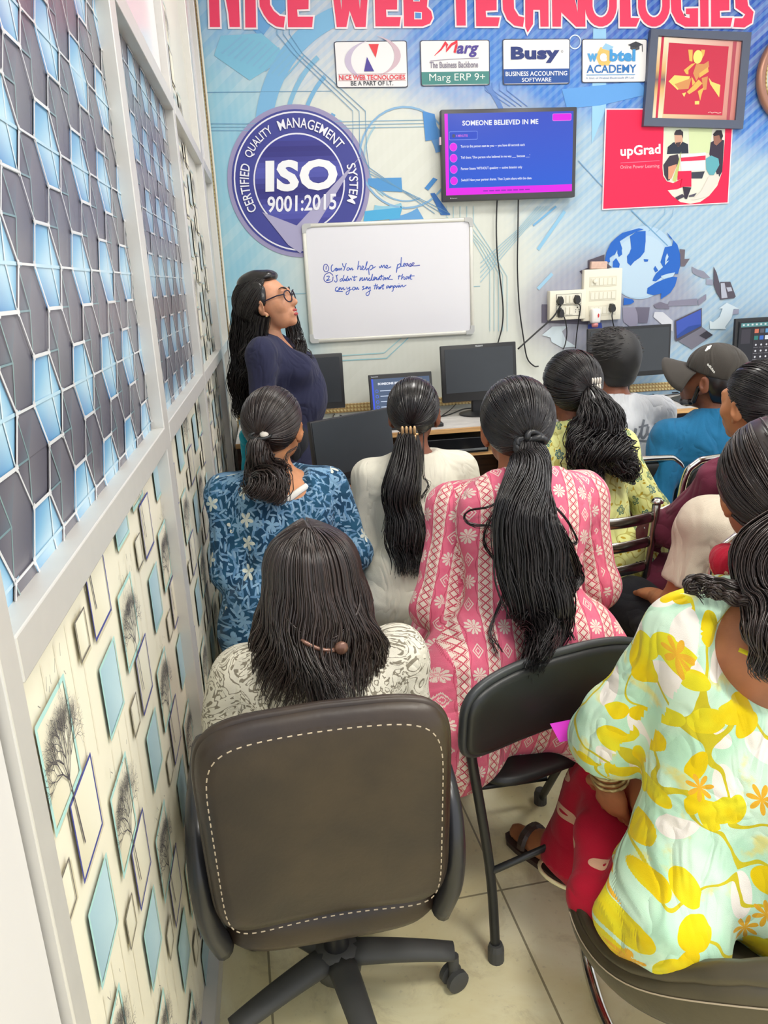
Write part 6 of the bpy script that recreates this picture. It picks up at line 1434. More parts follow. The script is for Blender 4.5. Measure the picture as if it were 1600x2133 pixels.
# man in white t-shirt
J, HR = seated((1.19, 2.80, .54), (1.285, 2.85, 1.178), hyaw=.33, sw=.172, arms=dict(elR=(1.47, 2.84, .74), elL=(1.03, 2.86, .74)))
P = Person('man in a white t-shirt with grey script lettering, seated behind the curly ponytail', J, HR, S_['brown'], 1.03)
tee = P.garment('t_shirt', P.torso+P.sleeve('L', .8)+P.sleeve('R', .8), C_['white_jersey'], .014, .008, subs=[Ell(P.J['neck']+[0, .02, .05], (.078, .078, .05))], wr=.009, seed=51)
hv, hq = nets([Ell(P.hp((0, -.018, .046)), np.array([.081, .098, .082]), P.R), Ell(P.hp((0, -.030, -.01)), np.array([.0765, .080, .085]), P.R)], .005, .04, clips=[plane_clip(P.hp((0, .060, .05)), P.R@nv(np.array([0, .66, -.75])))], disp=wrinkle(.002, 6, 80))
hv2, hq2 = nets([Ell(P.hp((0, -.03, -.03)), np.array([.072, .074, .075]), P.R)], .005, .01, clips=[plane_clip(P.hp((0, .0, .0)), P.R@np.array([0, .93, -.36])), plane_clip(P.hp((0, 0, -.085)), P.R@np.array([0, 0, -1]))])
SP = []
for i in range(700):
    d = rng.normal(size=3); d[2] = abs(d[2])*.9-.25; d /= np.linalg.norm(d); r0 = np.array([.081, .098, .082]); p = np.array([0, -.018, .046])+d*r0
    if p[1] > .03 and p[2] < .07: continue
    g = nv(np.array([d[0]*.5+rng.normal()*.25, .55+d[1]*.2, -.15+d[2]*.2])); SP.append([P.hp(p*.99), P.hp(p+d*.005+g*.012), P.hp(p+d*.004+g*.028)])
hair_obj('hair', [(hv, hq), (hv2, hq2)], [strands(np.array(SP), [.0016, .0014, .0006])], M['hair_short'], P.o, P.org)
trousers(P, C_['grey_denim'])
# lettering on the back of the shirt, laid on the cloth by casting onto it
def on_cloth(P, ob, px, py, y0=1.5):
    o = np.array([0, 0, CAM_Z]); d = nv(ray(px, py)); ok, loc, n, i = ob.ray_cast(Vector(o-P.org), Vector(d)); return (Vector(loc)+n*.0016) if ok else None
class BackArt(Art):
    def __init__(s, P, ob): Art.__init__(s, lambda x, y, lay: s.hit(x, y)); s.P, s.ob = P, ob
    def hit(s, x, y):
        q = on_cloth(s.P, s.ob, x, y)
        return tuple(q) if q is not None else tuple(Vector(at(x, y, 2.7))-Vector(s.P.org))
bpy.context.view_layer.update()
a = BackArt(P, tee)
def script(pts, w, col): 
    q = smooth_path([(x, y, 0) for x, y in pts], 5); a.line([(v_.x, v_.y) for v_ in q], w, col, 1)
for col, w in (((120, 124, 132), 5.2),):
    script([(1311, 896), (1316, 914), (1322, 902), (1324, 892)], w, col); script([(1325, 893), (1322, 908), (1328, 913), (1334, 902)], w, col); script([(1341, 874), (1335, 904), (1340, 912), (1348, 902)], w, col); script([(1330, 890), (1350, 885)], w*.7, col)
    script([(1350, 888), (1348, 902), (1355, 905), (1362, 894), (1366, 882)], w, col); script([(1366, 884), (1362, 906), (1350, 918), (1330, 918), (1312, 922)], w*.8, col)
a.build('lettering', M['print'], tee)
b = MB(); b.tube([tuple(P.J['shR']*(1-.78)+P.J['elR']*.78-P.org+.068*np.array([math.cos(t), math.sin(t), 0])) for t in np.linspace(0, 2*PI, 24)[:-1]], .004, 6, closed=True); b.build('cuff_stripe', plain('cuff_black', (.03, .03, .035), .8), P.o, True)

# man in teal shirt and cap
J, HR = seated((1.49, 2.50, .54), (1.535, 2.575, 1.135), yaw=.1, hyaw=.72, hpitch=.10, sw=.175, arms=dict(elL=(1.29, 2.48, .72), elR=(1.72, 2.55, .74)))
P = Person('man in a teal denim shirt and dark baseball cap turned to the left', J, HR, S_['deep'], 1.03)
P.garment('shirt', P.torso+P.sleeve('L', 1.6)+P.sleeve('R', 1.6), C_['teal_denim'], .017, .008, subs=[Ell(P.J['neck']+[0, .03, .06], (.075, .075, .05))], wr=.011, seed=61, fr=30)
P.garment('collar', [Cap(P.J['neck']+[-.06, -.03, .0], P.J['neck']+[.06, -.03, .0], .024, .024), Cap(P.J['neck']+[-.06, -.03, .0], P.J['neck']+[-.06, .04, -.01], .024, .016)], C_['teal_denim'], .005, .006, .02, wr=0)
trousers(P, C_['dark_trousers'])
hv, hq = nets([Ell(P.hp((0, -.02, -.01)), np.array([.078, .092, .088]), P.R)], .005, .01, clips=[plane_clip(P.hp((0, -.005, 0)), P.R@np.array([0, .95, -.3])), plane_clip(P.hp((0, 0, -.085)), P.R@np.array([0, 0, -1]))])
bv, bq = nets([Cap(P.hp((0, .085, -.098)), P.hp((.045, .045, -.088)), .014, .012), Cap(P.hp((0, .085, -.098)), P.hp((-.045, .045, -.088)), .014, .012), Cap(P.hp((.058, .03, -.08)), P.hp((.068, .018, -.03)), .009, .008), Cap(P.hp((-.058, .03, -.08)), P.hp((-.068, .018, -.03)), .009, .008)], .0035, .01)
hair_obj('hair', [(hv, hq), (bv, bq)], [], M['hair'], P.o, P.org)
cv, cq = nets([Ell(P.hp((0, -.012, .035)), np.array([.086, .106, .088]), P.R)], .005, .01, clips=[plane_clip(P.hp((0, .06, .028)), P.R@nv(np.array([0, .16, -1])))])
me = arr_mesh('cap', cv-P.org, cq); P.uv(me, cv, cq); cap = link('cap', me, C_['cap_cotton'], P.o, True)
b = MB(); Rm = P.R
def brim(u, v):
    an = (u-.5)*2.3; rr0 = .088+.085*v*math.cos(an*.75); x = math.sin(an)*rr0*.93; y = math.cos(an)*rr0*1.08-.006; z = .035+.012*v-.05*(x/.09)**2*(.4+.6*v)
    return tuple(P.hp((x, y, z))-P.org)
b.grid(brim, 18, 6); b.build('brim', cap.data.materials[0], cap, True, solid=.004)
a = Art(lambda u, v, lay: tuple(P.hp((-.0885+.0-.0*u, u, v))-P.org))
class CapArt(Art):
    def __init__(s): Art.__init__(s, s.pt)
    def pt(s, x, y, lay):
        o = np.array([0, 0, CAM_Z]); d = nv(ray(x, y)); ok, loc, n, i = cap.ray_cast(Vector(o-P.org), Vector(d)); return tuple(Vector(loc)+n*.0015) if ok else tuple(Vector(at(x, y, 2.5))-Vector(P.org))
bpy.context.view_layer.update()
a = CapArt()
for k in range(3): a.line([(1470+k*3.6, 732-k*2.2), (1476+k*3, 722-k*2.4+k*1.2)], 3.0, (222, 222, 216), 1)
a.build('cap_emblem', M['print'], cap); a = CapArt()
a.text('adidas', [(1473, 760), (1488, 778), (1476, 755)], (226, 226, 220), 1, .04); a.build('cap_lettering', M['print'], cap)

# maroon sleeve, hair tied back
J, HR = seated((1.30, 1.98, .54), (1.345, 2.02, 1.140), yaw=.3, hyaw=.28, sw=.15, arms=dict(elL=(1.135, 2.06, .775), wrL=(1.11, 2.20, .70), elR=(1.50, 2.15, .74), wrR=(1.32, 2.28, .68)), neck=(1.345, 1.98, .985))
P = Person('woman in a maroon kurta at the right edge looking left, ear showing', J, HR, S_['warm'], 1.0)
P.garment('kurta', P.torso+P.sleeve('L', 1.75)+P.sleeve('R', 1.6)+skirt(P), C_['maroon_cotton'], .016, .008, subs=[Ell(P.J['neck']+[0, .02, .06], (.075, .075, .05))], wr=.011, seed=71)
trousers(P, C_['maroon_cotton'])
P.cap_hair((0, -.12, .0), M['hair'], 420, .014, .004, hairline=(.066, .074, -.05, -.085)); v_, s_3 = tail([P.hp((0, -.11, 0)), P.hp((.02, -.16, -.08)), P.hp((.02, -.16, -.2))], [.02, .04, .02], n=150, seed=31); hair_obj('ponytail', [v_], [s_3], M['hair'], P.o, P.org)

# beige t-shirt, mostly hidden
J, HR = seated((1.16, 1.66, .53), (1.235, 1.80, 1.00), yaw=.1, hyaw=.3, hpitch=-.4, sw=.165, arms=dict(shL=(1.045, 1.73, .895), elL=(.965, 1.72, .68), wrL=(1.0, 1.88, .64)), neck=(1.19, 1.70, .945))
P = Person('woman in a beige t-shirt mostly hidden behind the yellow floral dress', J, HR, S_['tan'], 1.0)
P.garment('t_shirt', P.torso+P.sleeve('L', .72)+P.sleeve('R', .8), C_['beige_jersey'], .018, .008, subs=[Ell(P.J['neck']+[0, .02, .05], (.075, .075, .05))], wr=.009, seed=81)
trousers(P, C_['dark_trousers']); P.cap_hair((0, -.12, 0), M['hair'], 200, .013, .003)

# off-white lace top, loose brown hair, in the big office chair
J, HR = seated((.03, 1.37, .43), (.040, 1.435, .958), hyaw=.06, hpitch=-.12, sw=.148, k=.96, arms=dict(elL=(-.175, 1.36, .58), wrL=(-.15, 1.54, .55), elR=(.225, 1.38, .58), wrR=(.19, 1.56, .55)), drop=.035)
P = Person('woman with loose dark brown hair and a lace top in the brown office chair', J, HR, S_['warm'], .98)
P.garment('top', P.torso+P.sleeve('L', 1.3)+P.sleeve('R', 1.3)+skirt(P, .4), C_['lace_cotton'], .016, .008, subs=[Ell(P.J['neck']+[0, .02, .05], (.09, .09, .05))], wr=.009, seed=91)
trousers(P, C_['dark_trousers'])
h = P.hp; c0 = np.array([0, -.016, .022]); rad = np.array([.092, .108, .098]); PT = []; m_ = 30
for i in range(1500):
    ph = rng.uniform(-PI*1.08, PI*1.08); 
    if abs(ph) < .55: continue                    # the face stays open
    y_top = rng.uniform(-.05, .06); s0 = np.array([0.004*np.sign(ph), y_top, .118-.25*y_top**2]); pts = []
    dirx, diry = math.sin(ph), math.cos(ph); sc1 = 1+.05*rng.random()
    for t in np.linspace(0, 1, 8):
        al = .25+t*1.35; q = c0+np.array([dirx*math.sin(al)*rad[0]*sc1, diry*math.sin(al)*rad[1]*sc1, math.cos(al)*rad[2]*sc1]); w_ = min(1, t*2.2); pts.append(h(s0*(1-w_)+q*w_))
    q = pts[-1]; ln = rng.uniform(.15, .235); amp = .013
    fl = np.array([dirx*.028, min(diry, 0)*.035-.018, 0]); fl = P.R@fl
    for t in np.linspace(.12, 1, 9):
        wob = amp*t*np.array([math.sin(t*7+ph*4), math.cos(t*6+ph*3), 0])+rng.normal(size=3)*.0022*t
        pts.append(q+fl*t*1.4+np.array([0, 0, -ln*t])+wob)
    PT.append(cr(pts, m_))
hv, hq = nets([Ell(h((0, -.020, .022)), (.088, .102, .094), P.R), Ell(h((0, -.045, -.06)), (.092, .062, .09), P.R), Ell(h((0, -.06, -.15)), (.105, .05, .07), P.R), Ell(h((-.06, -.02, -.08)), (.035, .06, .09), P.R), Ell(h((.06, -.02, -.08)), (.035, .06, .09), P.R)], .006, .03, clips=[plane_clip(h((0, .052, .06)), P.R@np.array([0, 1, -.12]))], disp=wrinkle(.003, 9, 70))
tw = strands(np.array([cr([h((-.085, -.05, .0)), h((-.06, -.122, -.05)), h((-.01, -.145, -.080)), h((.012, -.150, -.086))]+np.array([0, 0, 1])*rr_.normal(size=(4, 1))*.006, 16) for _ in range(60)]), .0016)
tw2 = strands(np.array([cr([h((.088, -.05, .0)), h((.07, -.118, -.045)), h((.03, -.145, -.076)), h((.012, -.150, -.086))]+np.array([0, 0, 1])*rr_.normal(size=(4, 1))*.006, 16) for _ in range(60)]), .0016)
hair_obj('hair', [(hv, hq)], [strands(np.array(PT), .0016*np.concatenate([np.ones(m_-6), np.linspace(1, .3, 6)])), tw, tw2], M['hair_brown'], P.o, P.org)
b = MB(); q = h((.028, -.160, -.088))-P.org; Rj = Matrix(P.R.tolist()); b.lathe([(.0, -.004), (.011, -.003), (.013, 0), (.010, .004), (.003, .006)], q, 18, Rj @ R3('X', PI/2)); b.build('hair_ornament', M['clip_bronze'], P.o, True)
b = MB()
for z1 in (.030, -.036): b.tube([Vector(h((.016-.058*t, -.158+.004*t, -.090+z1*t*t-.004*t)))-Vector(P.org) for t in np.linspace(0, 1, 8)], [.0042]*7+[.002], 7)
b.build('hair_clip', M['clip_bronze'], P.o, True)

# yellow floral dress, red dupatta, turned to the left, at the right edge
J, HR = seated((.79, 1.10, .50), (.905, 1.285, 1.118), yaw=.35, hyaw=-.10, hpitch=-.04, sw=.17, drop=.05,
    arms=dict(shL=(.692, 1.19, .885), elL=(.590, 1.268, .632), wrL=(.607, 1.283, .528), palmL=(.8, .45, .1), shR=(1.02, 1.06, .87), elR=(1.05, 1.22, .62), wrR=(.90, 1.40, .56)), neck=(.86, 1.20, .965),
    knees=dict(knL=(.765, 1.50, .46), knR=(.92, 1.52, .47)), ank=dict(anL=(.632, 1.615, .095), anR=(.85, 1.70, .08), toeL=(.565, 1.755, .03), toeR=(.80, 1.86, .03)), curlL=.7)
J['mid'] = np.array([.80, 1.11, .73]); J['chest'] = np.array([.835, 1.13, .87])
P = Person('woman in a mint and yellow floral kurta and red dupatta at the front right', J, HR, S_['tan'], 1.05, hs=1.08)
scoop = Ell((.815, 1.045, .915), (.165, .12, .118), rotm(.35))
P.garment('kurta', P.torso+P.sleeve('L', 1.28)+P.sleeve('R', 1.28)+[Cap(J['elL']+[.005, -.01, .06], J['elL']+[.016, .012, -.035], .040, .054, None, '', True), Cap((.715, 1.12, .82), (.712, 1.11, .60), .078, .080), Cap((.72, 1.10, .60), (.635, 1.07, .44), .085, .082), Cap((.66, 1.08, .46), (.565, 1.06, .395), .075, .055), Cap((.66, 1.04, .48), (.60, .99, .42), .07, .06), Cap((.84, 1.05, .62), (.84, 1.02, .46), .12, .125), Cap((.94, 1.07, .62), (.96, 1.07, .46), .11, .12), Cap((.70, 1.10, .45), (.665, 1.17, .40), .065, .055), Cap((.82, 1.15, .55), (.84, 1.36, .49), .11, .10)], C_['yellow_floral_cotton'], .018, .008, subs=[scoop, Ell(P.J['neck']+[0, .02, .05], (.11, .10, .055))], wr=.013, seed=101, fr=24)
b = MB(); tp = [Vector((x, y, z))-Vector(P.org) for x, y, z in ((.725, 1.075, .905), (.78, 1.035, .885), (.84, 1.01, .875), (.90, 1.0, .88))]; b.tube(smooth_path(tp, 6), .004, 8); b.build('neck_tie', C_['yellow_floral_cotton'], P.o, True)
P.garment('salwar', [Cap((.70, 1.20, .42), (.575, 1.12, .345), .075, .05), Cap((.65, 1.36, .36), (.55, 1.20, .32), .065, .045), Cap(J['hip']+[-.03, .08, -.01], J['knL'], .10, .085), Cap(J['knL'], (.62, 1.47, .20), .085, .075), Cap((.68, 1.47, .36), (.585, 1.40, .19), .075, .070, None, '', True), Cap(J['hip']+[.1, .08, 0], J['knR'], .10, .085), Cap(J['knR'], (.87, 1.60, .18), .085, .075, None, '', True)], C_['red_dupatta'], .008, .007, wr=.013, seed=111, fr=40, arms=False)
b = MB(); ctr = np.array([.585, 1.40, .19]); ax_ = nv(np.array([.585, 1.40, .19])-np.array([.63, 1.44, .36])); u_ = nv(np.cross(ax_, [0, 0, 1])); w_ = np.cross(ax_, u_)
b.tube([tuple(ctr+(u_*math.cos(t)+w_*math.sin(t))*.080-P.org) for t in np.linspace(0, 2*PI, 28)[:-1]], .0045, 6, closed=True); b.build('hem_piping', plain('cream_piping', 'e6dcae', .7), P.o, True)
nk_ = P.J['neck']; P.garment('dupatta', [Cap(nk_+[-.075, .02, .035], nk_+[-.045, -.055, .045], .024, .030), Cap(nk_+[-.045, -.055, .045], nk_+[.04, -.075, .05], .030, .032), Cap(nk_+[.04, -.075, .05], nk_+[.11, .0, .05], .032, .028), Cap(nk_+[-.075, .02, .035], nk_+[-.03, .09, .01], .024, .026), Cap(nk_+[-.06, -.055, .0], nk_+[.03, -.085, .005], .018, .020)], C_['red_dupatta'], .004, .006, .02, wr=.009, seed=121, fr=60)
sandals(P, M['sandal'])
for i in range(3):
    b = MB(); wv = J['wrL']*.72+J['elL']*.28; d = nv(J['wrL']-J['elL']); u_ = nv(np.cross(d, [0, 0, 1])); w_ = np.cross(d, u_); c = wv+d*.014*i
    b.tube([tuple(c+(u_*math.cos(t)+w_*math.sin(t))*.036-P.org) for t in np.linspace(0, 2*PI, 24)[:-1]], .0035, 6, closed=True); b.build('bangle', M['gold'], P.o, True)
gpt = [P.hp((.0, -.12, -.03)), bk(1612, 1160, 1.12), bk(1616, 1260, 1.07), bk(1618, 1340, 1.02), bk(1620, 1420, 1.0)]
c1, s1 = tail(gpt, [.05, .07, .055, .045, .02], n=500, wave=.008, seed=41, m=30, spread=.01)
c2, s2 = tail([bk(1590, 1195, 1.12), bk(1540, 1222, 1.11), bk(1490, 1212, 1.13), bk(1452, 1208, 1.15), bk(1440, 1222, 1.15), bk(1470, 1232, 1.13)], [.02, .012, .009, .009, .007, .003], n=110, wave=.006, seed=42, m=28, spread=.008)
c3, s3 = tail([bk(1595, 1230, 1.08), bk(1550, 1250, 1.08), bk(1500, 1236, 1.10), bk(1462, 1222, 1.12)], [.02, .009, .006, .003], n=70, wave=.006, seed=43, m=24, spread=.008)
P.cap_hair((.0, -.115, -.06), M['hair_brown'], 1100, .020, .008, hairline=(.070, .074, -.046, -.074), sts=[s1, s2, s3], sols=[c1, c2, c3], r=.0015, jit=.035)

# ================================================================== CHAIRS
def leather(name, c0, c1, rough=.38):
    t = T(name); t.coord(); n = t.noise(t.vec, 6, 4); n2 = t.noise(t.vec, 120, 3); t.base(t.mix(n.step(.3, .7), lin(c0), lin(c1))); t.bump(n2, .0008, .4); return t.set(rough, 0, .5)
M['leather'] = leather('brown_leather', (38, 28, 25), (60, 47, 35), .40); M['leather2'] = leather('olive_brown_leather', (58, 52, 40), (76, 68, 50), .36); M['seat_brown'] = leather('seat_brown', (66, 46, 40), (86, 62, 54), .4)  # leather2: brown leather with the olive tint of a light haze painted in
M['stitch'] = plain('stitch_thread', 'b8a890', .8); M['rubber'] = plain('grey_rubber', (.06, .06, .058), .6)
def superbox(w, h, d, e=4., bow=0., nu=40, nv_=8):
    """cushion outline: superellipse w x h, soft edge d deep; returns fn(u, v, side) in local x, z with depth along y"""
    def f(u, v):
        t = 2*PI*u; c, s = math.cos(t), math.sin(t); ex = abs(c)**(2/e)*(1 if c > 0 else -1); ez = abs(s)**(2/e)*(1 if s > 0 else -1); return ex*w/2, ez*h/2
    return f
def cushion(b, w, h, d, e=5., bow=0., bulge=.3, n=56, rot=None, c=(0, 0, 0), yshift=None):
    """closed pad: rings from the middle of the front, round the rim, to the middle of the back"""
    f = superbox(w, h, d, e); prof = [(.02, -.5-bulge*.5), (.5, -.5-bulge*.35), (.85, -.5-.02), (.95, -.42), (1, -.2), (1, .2), (.95, .42), (.85, .52), (.5, .5+bulge*.35), (.02, .5+bulge*.5)]; rings = []
    for s, y in prof:
        ring = []
        for i in range(n):
            x, z = f(i/n, 0); x *= s; z *= s; p = Vector((x, y*d+bow*(x/(w/2))**2+(yshift(x, z) if yshift else 0), z))
            if rot is not None: p = rot @ p
            ring.append(b.bm.verts.new(p+Vector(c)))
        rings.append(ring)
    for A, B in zip(rings, rings[1:]):
        for i in range(n): b.bm.faces.new((A[i], A[(i+1) % n], B[(i+1) % n], B[i]))
    b.bm.faces.new(rings[0][::-1]); b.bm.faces.new(rings[-1]); return b

# ---- big brown office chair
oc = thing('office_chair', 'big brown leather office chair with a five-star base in the left foreground', 'chair', (.02, 1.34, 0), .03)
b = MB(); RB = R3('X', .16); cushion(b, .405, .455, .06, 7., -.018, .25, 72, RB, (.0, -.225, .665)); b.build('backrest', M['leather'], oc, True)
b = MB(); f = superbox(.40, .45, .06, 7.); b.tube([RB @ Vector((f(i/72, 0)[0]*1.0, .0-.018*(f(i/72, 0)[0]/.2)**2, f(i/72, 0)[1]*1.0))+Vector((0, -.225, .665)) for i in range(72)], .0085, 8, closed=True); b.build('piping', M['leather'], oc, True)
b = MB()
fine = np.array([f(i/4000, 0) for i in range(4001)]); cum = np.concatenate([[0], np.cumsum(np.linalg.norm(np.diff(fine, axis=0), axis=1))])
for s0 in np.arange(0, cum[-1]-.01, .0165):
    (x0, z0), (x1, z1) = ((float(np.interp(q, cum, fine[:, 0])), float(np.interp(q, cum, fine[:, 1]))) for q in (s0, s0+.008))
    b.tube([RB @ Vector((x*.925, -.036-.018*(x/.2)**2-.001, z*.925))+Vector((0, -.225, .665)) for x, z in ((x0, z0), (x1, z1))], .0011, 5)
b.build('stitching', M['stitch'], oc)
b = MB(); cushion(b, .43, .42, .085, 5., 0, .2, 56, R3('X', PI/2), (0, .02, .385)); b.build('seat', M['leather'], oc, True)
for sx in (-1, 1):
    b = MB(); b.tube(smooth_path([(sx*.205, -.16, .36), (sx*.222, -.19, .45), (sx*.225, -.20, .56), (sx*.226, -.14, .63), (sx*.226, 0, .64), (sx*.226, .10, .62), (sx*.222, .13, .5), (sx*.21, .08, .37)], 6), .024, 12, flat=((1, 0, 0), .8)); b.build('armrest', plain('armrest_plastic', (.022, .022, .026), .3), oc, True)
b = MB(); b.lathe([(.028, .11), (.028, .22), (.016, .22), (.016, .33)], (0.01, .02, 0), 18); b.box((.01, .02, .335), (.20, .22, .03), bev=.008); b.build('gas_column', M['black_plastic'], oc, 'auto')
b = MB(); b.lathe([(.05, .07), (.055, .10), (.045, .135), (.02, .14)], (.01, .02, 0), 20)
cast = []
for k in range(5):
    an = math.radians(-8-72*k); d = Vector((math.cos(an), math.sin(an), 0)); n = 9
    pts = [Vector((.01, .02, .115))+d*(.03+.225*i/(n-1))+Vector((0, 0, -.018*(i/(n-1))**2)) for i in range(n)]
    b.tube(pts, [.022-.006*i/(n-1) for i in range(n)], 12, flat=((-d.y, d.x, 0), 1.5)); cast.append((pts[-1], an))
b.build('star_base', M['rubber'], oc, True)
for p, an in cast:
    b = MB(); R = R3('Z', an+.5)
    for sx in (-1, 1):
        q = R @ Vector((0, sx*.014, 0)); b.lathe([(.020, -.008), (.026, -.006), (.026, .006), (.020, .008)], (p.x+q.x, p.y+q.y, .026), 18, R @ R3('X', PI/2))
    b.box((p.x, p.y, .045), (.05, .02, .03), R, bev=.006) if False else b.tube([(p.x, p.y, .03), (p.x, p.y, .085)], .012, 10)
    b.build('caster', M['rubber'], oc, 'auto')

# ---- black folding chair
fc = thing('folding_chair', 'black metal folding chair under the pink block-print kurta', 'chair', (.52, 1.6, 0)); o_ = Vector((.52, 1.6, 0))
A0, A1 = Vector((.305, 1.335, 0)), Vector((.745, 1.475, 0)); d = (A1-A0).normalized(); nrm = Vector((d.y, -d.x, 0)); L_ = (A1-A0).length
b = MB(); Rf = Matrix((d, -nrm, Vector((0, 0, 1)))).transposed() @ R3('X', .12)
cushion(b, L_, .175, .028, 4.2, -.03, .35, 64, Rf, (A0+A1)/2-o_+Vector((0, 0, .668))); b.build('backrest', M['black_vinyl'], fc, True)
b = MB(); f = superbox(L_, .18, .03, 4.2); b.tube([Rf @ Vector((f(i/64, 0)[0]*1.01, .006-.03*(f(i/64, 0)[0]/(L_/2))**2, f(i/64, 0)[1]*1.02))+(A0+A1)/2-o_+Vector((0, 0, .668)) for i in range(64)], .010, 8, closed=True); b.build('back_rim', plain('worn_black_metal', (.045, .048, .05), .4, .3, var=.5, scale=9), fc, True)
b = MB(); cushion(b, .40, .40, .03, 5., 0, .3, 48, Rf @ R3('X', PI/2), Vector((.535, 1.68, .437))-o_); b.build('seat', M['black_vinyl'], fc, True)
FL = [('rear', (.335, 1.375, .60), (.385, 1.40, .25), (.394, 1.383, .012)), ('rear', (.72, 1.50, .60), (.735, 1.515, .25), (.745, 1.50, .012)), ('front', (.345, 1.40, .58), (.365, 1.66, .30), (.392, 1.894, .012)), ('front', (.715, 1.50, .58), (.70, 1.72, .30), (.68, 1.897, .012))]
for nm, *pts in FL:
    lg = MB(); lg.tube(smooth_path([Vector(p)-o_ for p in pts], 6), .0115, 10); g = lg.build('leg', M['black_metal'], fc, True)
    e = Vector(pts[-1])-o_; r_ = MB(); r_.lathe([(.019, -.012), (.019, .02), (.015, .034)], e, 14); r_.build('rubber_foot', M['rubber'], g)
b = MB(); b.tube([Vector((.387, 1.846, .12))-o_, Vector((.681, 1.85, .12))-o_], .009, 8); b.build('cross_bar', M['black_metal'], fc, True)
b = MB(); b.tube([Vector((.39, 1.394, .24))-o_, Vector((.738, 1.51, .24))-o_], .008, 8); b.build('cross_bar', M['black_metal'], fc, True)

# ---- chrome ladder-back chair
lc = thing('ladder_back_chair', 'chrome ladder-back chair with curved slats behind the tulip-print kurta', 'chair', (.94, 2.2, 0), 0); o_ = Vector((.94, 2.2, 0))
for x0, x1 in ((.80, .79), (1.065, 1.078)):
    b = MB(); b.tube(smooth_path([Vector(p)-o_ for p in ((x0+.01, 2.06, .01), (x0, 2.10, .42), ((x0+x1)/2, 2.085, .6), (x1, 2.05, .862))], 6), .0125, 12); g = b.build('back_post', M['chrome_dark'], lc, True)
    b = MB(); b.lathe([(.018, 0), (.019, .006), (.012, .014)], Vector((x1, 2.049, .858))-o_, 16); b.build('end_cap', M['chrome'], g, True)
for z, y in ((.815, 2.055), (.735, 2.066), (.655, 2.078), (.575, 2.088)):
    b = MB(); b.tube([Vector((.795+.275*t, y-.035*math.sin(PI*t), z))-o_ for t in np.linspace(0, 1, 16)], .0075, 10, flat=((0, 0, 1), 2.3)); b.build('slat', M['chrome_dark'], lc, True)
b = MB(); cushion(b, .38, .38, .05, 5., 0, .3, 48, R3('X', PI/2), Vector((.94, 2.30, .435))-o_); b.build('seat', M['black_vinyl'], lc, True)
for x in (.79, 1.09):
    b = MB(); b.tube(smooth_path([Vector(p)-o_ for p in ((x, 2.12, .405), (x, 2.44, .405), (x, 2.475, .38), (x, 2.49, .01))], 6), .0115, 10); b.build('front_leg', M['chrome_dark'], lc, True)
b = MB()
for y in (2.11, 2.45): b.tube([Vector((.79, y, .22))-o_, Vector((1.08, y, .22))-o_], .008, 8)
b.build('stretcher', M['chrome_dark'], lc, True)

# ---- chrome tube chairs with black padded backs
def padded(label, c, yaw, w, top, lean=.05):
    t = thing('padded_chair', label, 'chair', c, yaw, 'chrome tube chairs with black padded backs'); h = w/2
    b = MB(); b.tube(smooth_path([(-h, -.20, .012), (-h, -.17, .42), (-h, -.19-lean*.5, .62), (-h*.98, -.20-lean, top-.07), (-h*.80, -.205-lean, top-.012), (-h*.5, -.207-lean, top), (h*.5, -.207-lean, top), (h*.80, -.205-lean, top-.012), (h*.98, -.20-lean, top-.07), (h, -.19-lean*.5, .62), (h, -.17, .42), (h, -.20, .012)], 6), .0115, 12); b.build('frame', M['chrome'], t, True)
    b = MB(); cushion(b, w-.035, top-.54, .03, 5., 0, .35, 48, R3('X', .12), (0, -.185-lean*.8, .27+top/2-.012)); bk_ = b.build('backrest', M['black_vinyl'], t, True)
    b = MB()
    for sx in (-1, 1):
        for z in (.62, top-.10): b.lathe([(.008, 0), (.006, .006)], (sx*w*.3, -.215-lean*(.5 if z < .7 else 1)-.004, z), 12, R3('X', PI/2))
    b.build('bolt', M['chrome'], bk_)
    b = MB(); cushion(b, w-.02, .40, .055, 5., 0, .3, 48, R3('X', PI/2), (0, .02, .43)); b.build('seat', M['black_vinyl'], t, True)
    for sx in (-1, 1):
        b = MB(); b.tube(smooth_path([(sx*h, -.17, .40), (sx*h, .17, .40), (sx*h, .20, .37), (sx*h, .21, .012)], 6), .0115, 10); b.build('front_leg', M['chrome'], t, True)
    return t
padded('black padded chrome chair behind the man in the white t-shirt', (1.205, 2.72, 0), .03, .37, .885)
padded('black padded chrome chair behind the man in the cap', (1.395, 2.44, 0), .08, .38, .945)
padded('black padded chrome chair holding the woman in the beige t-shirt', (1.07, 1.74, 0), .12, .38, .955)
padded('black padded chrome chair holding the woman in maroon', (1.36, 1.99, 0), .45, .36, .80)
def stool(label, c, yaw):
    t = thing('stool', label, 'stool', c, yaw, 'brown cushioned stools')
    b = MB(); cushion(b, .37, .36, .05, 5., 0, .3, 48, R3('X', PI/2), (0, 0, .43)); b.build('seat', M['seat_brown'], t, True)
    b = MB(); b.tube([(-.165, -.16, .39), (.165, -.16, .39), (.165, .16, .39), (-.165, .16, .39)], .009, 8, closed=True); b.build('seat_frame', M['chrome'], t, True)
    for sx in (-1, 1):
        for sy in (-1, 1):
            b = MB(); b.tube([(sx*.165, sy*.155, .40), (sx*.185, sy*.175, .012)], .0105, 10); b.build('leg', M['chrome'], t, True)
stool('brown cushioned stool under the blue floral dress', (.0, 2.27, 0), 0); stool('brown cushioned stool under the ivory top', (.405, 2.44, 0), .08)

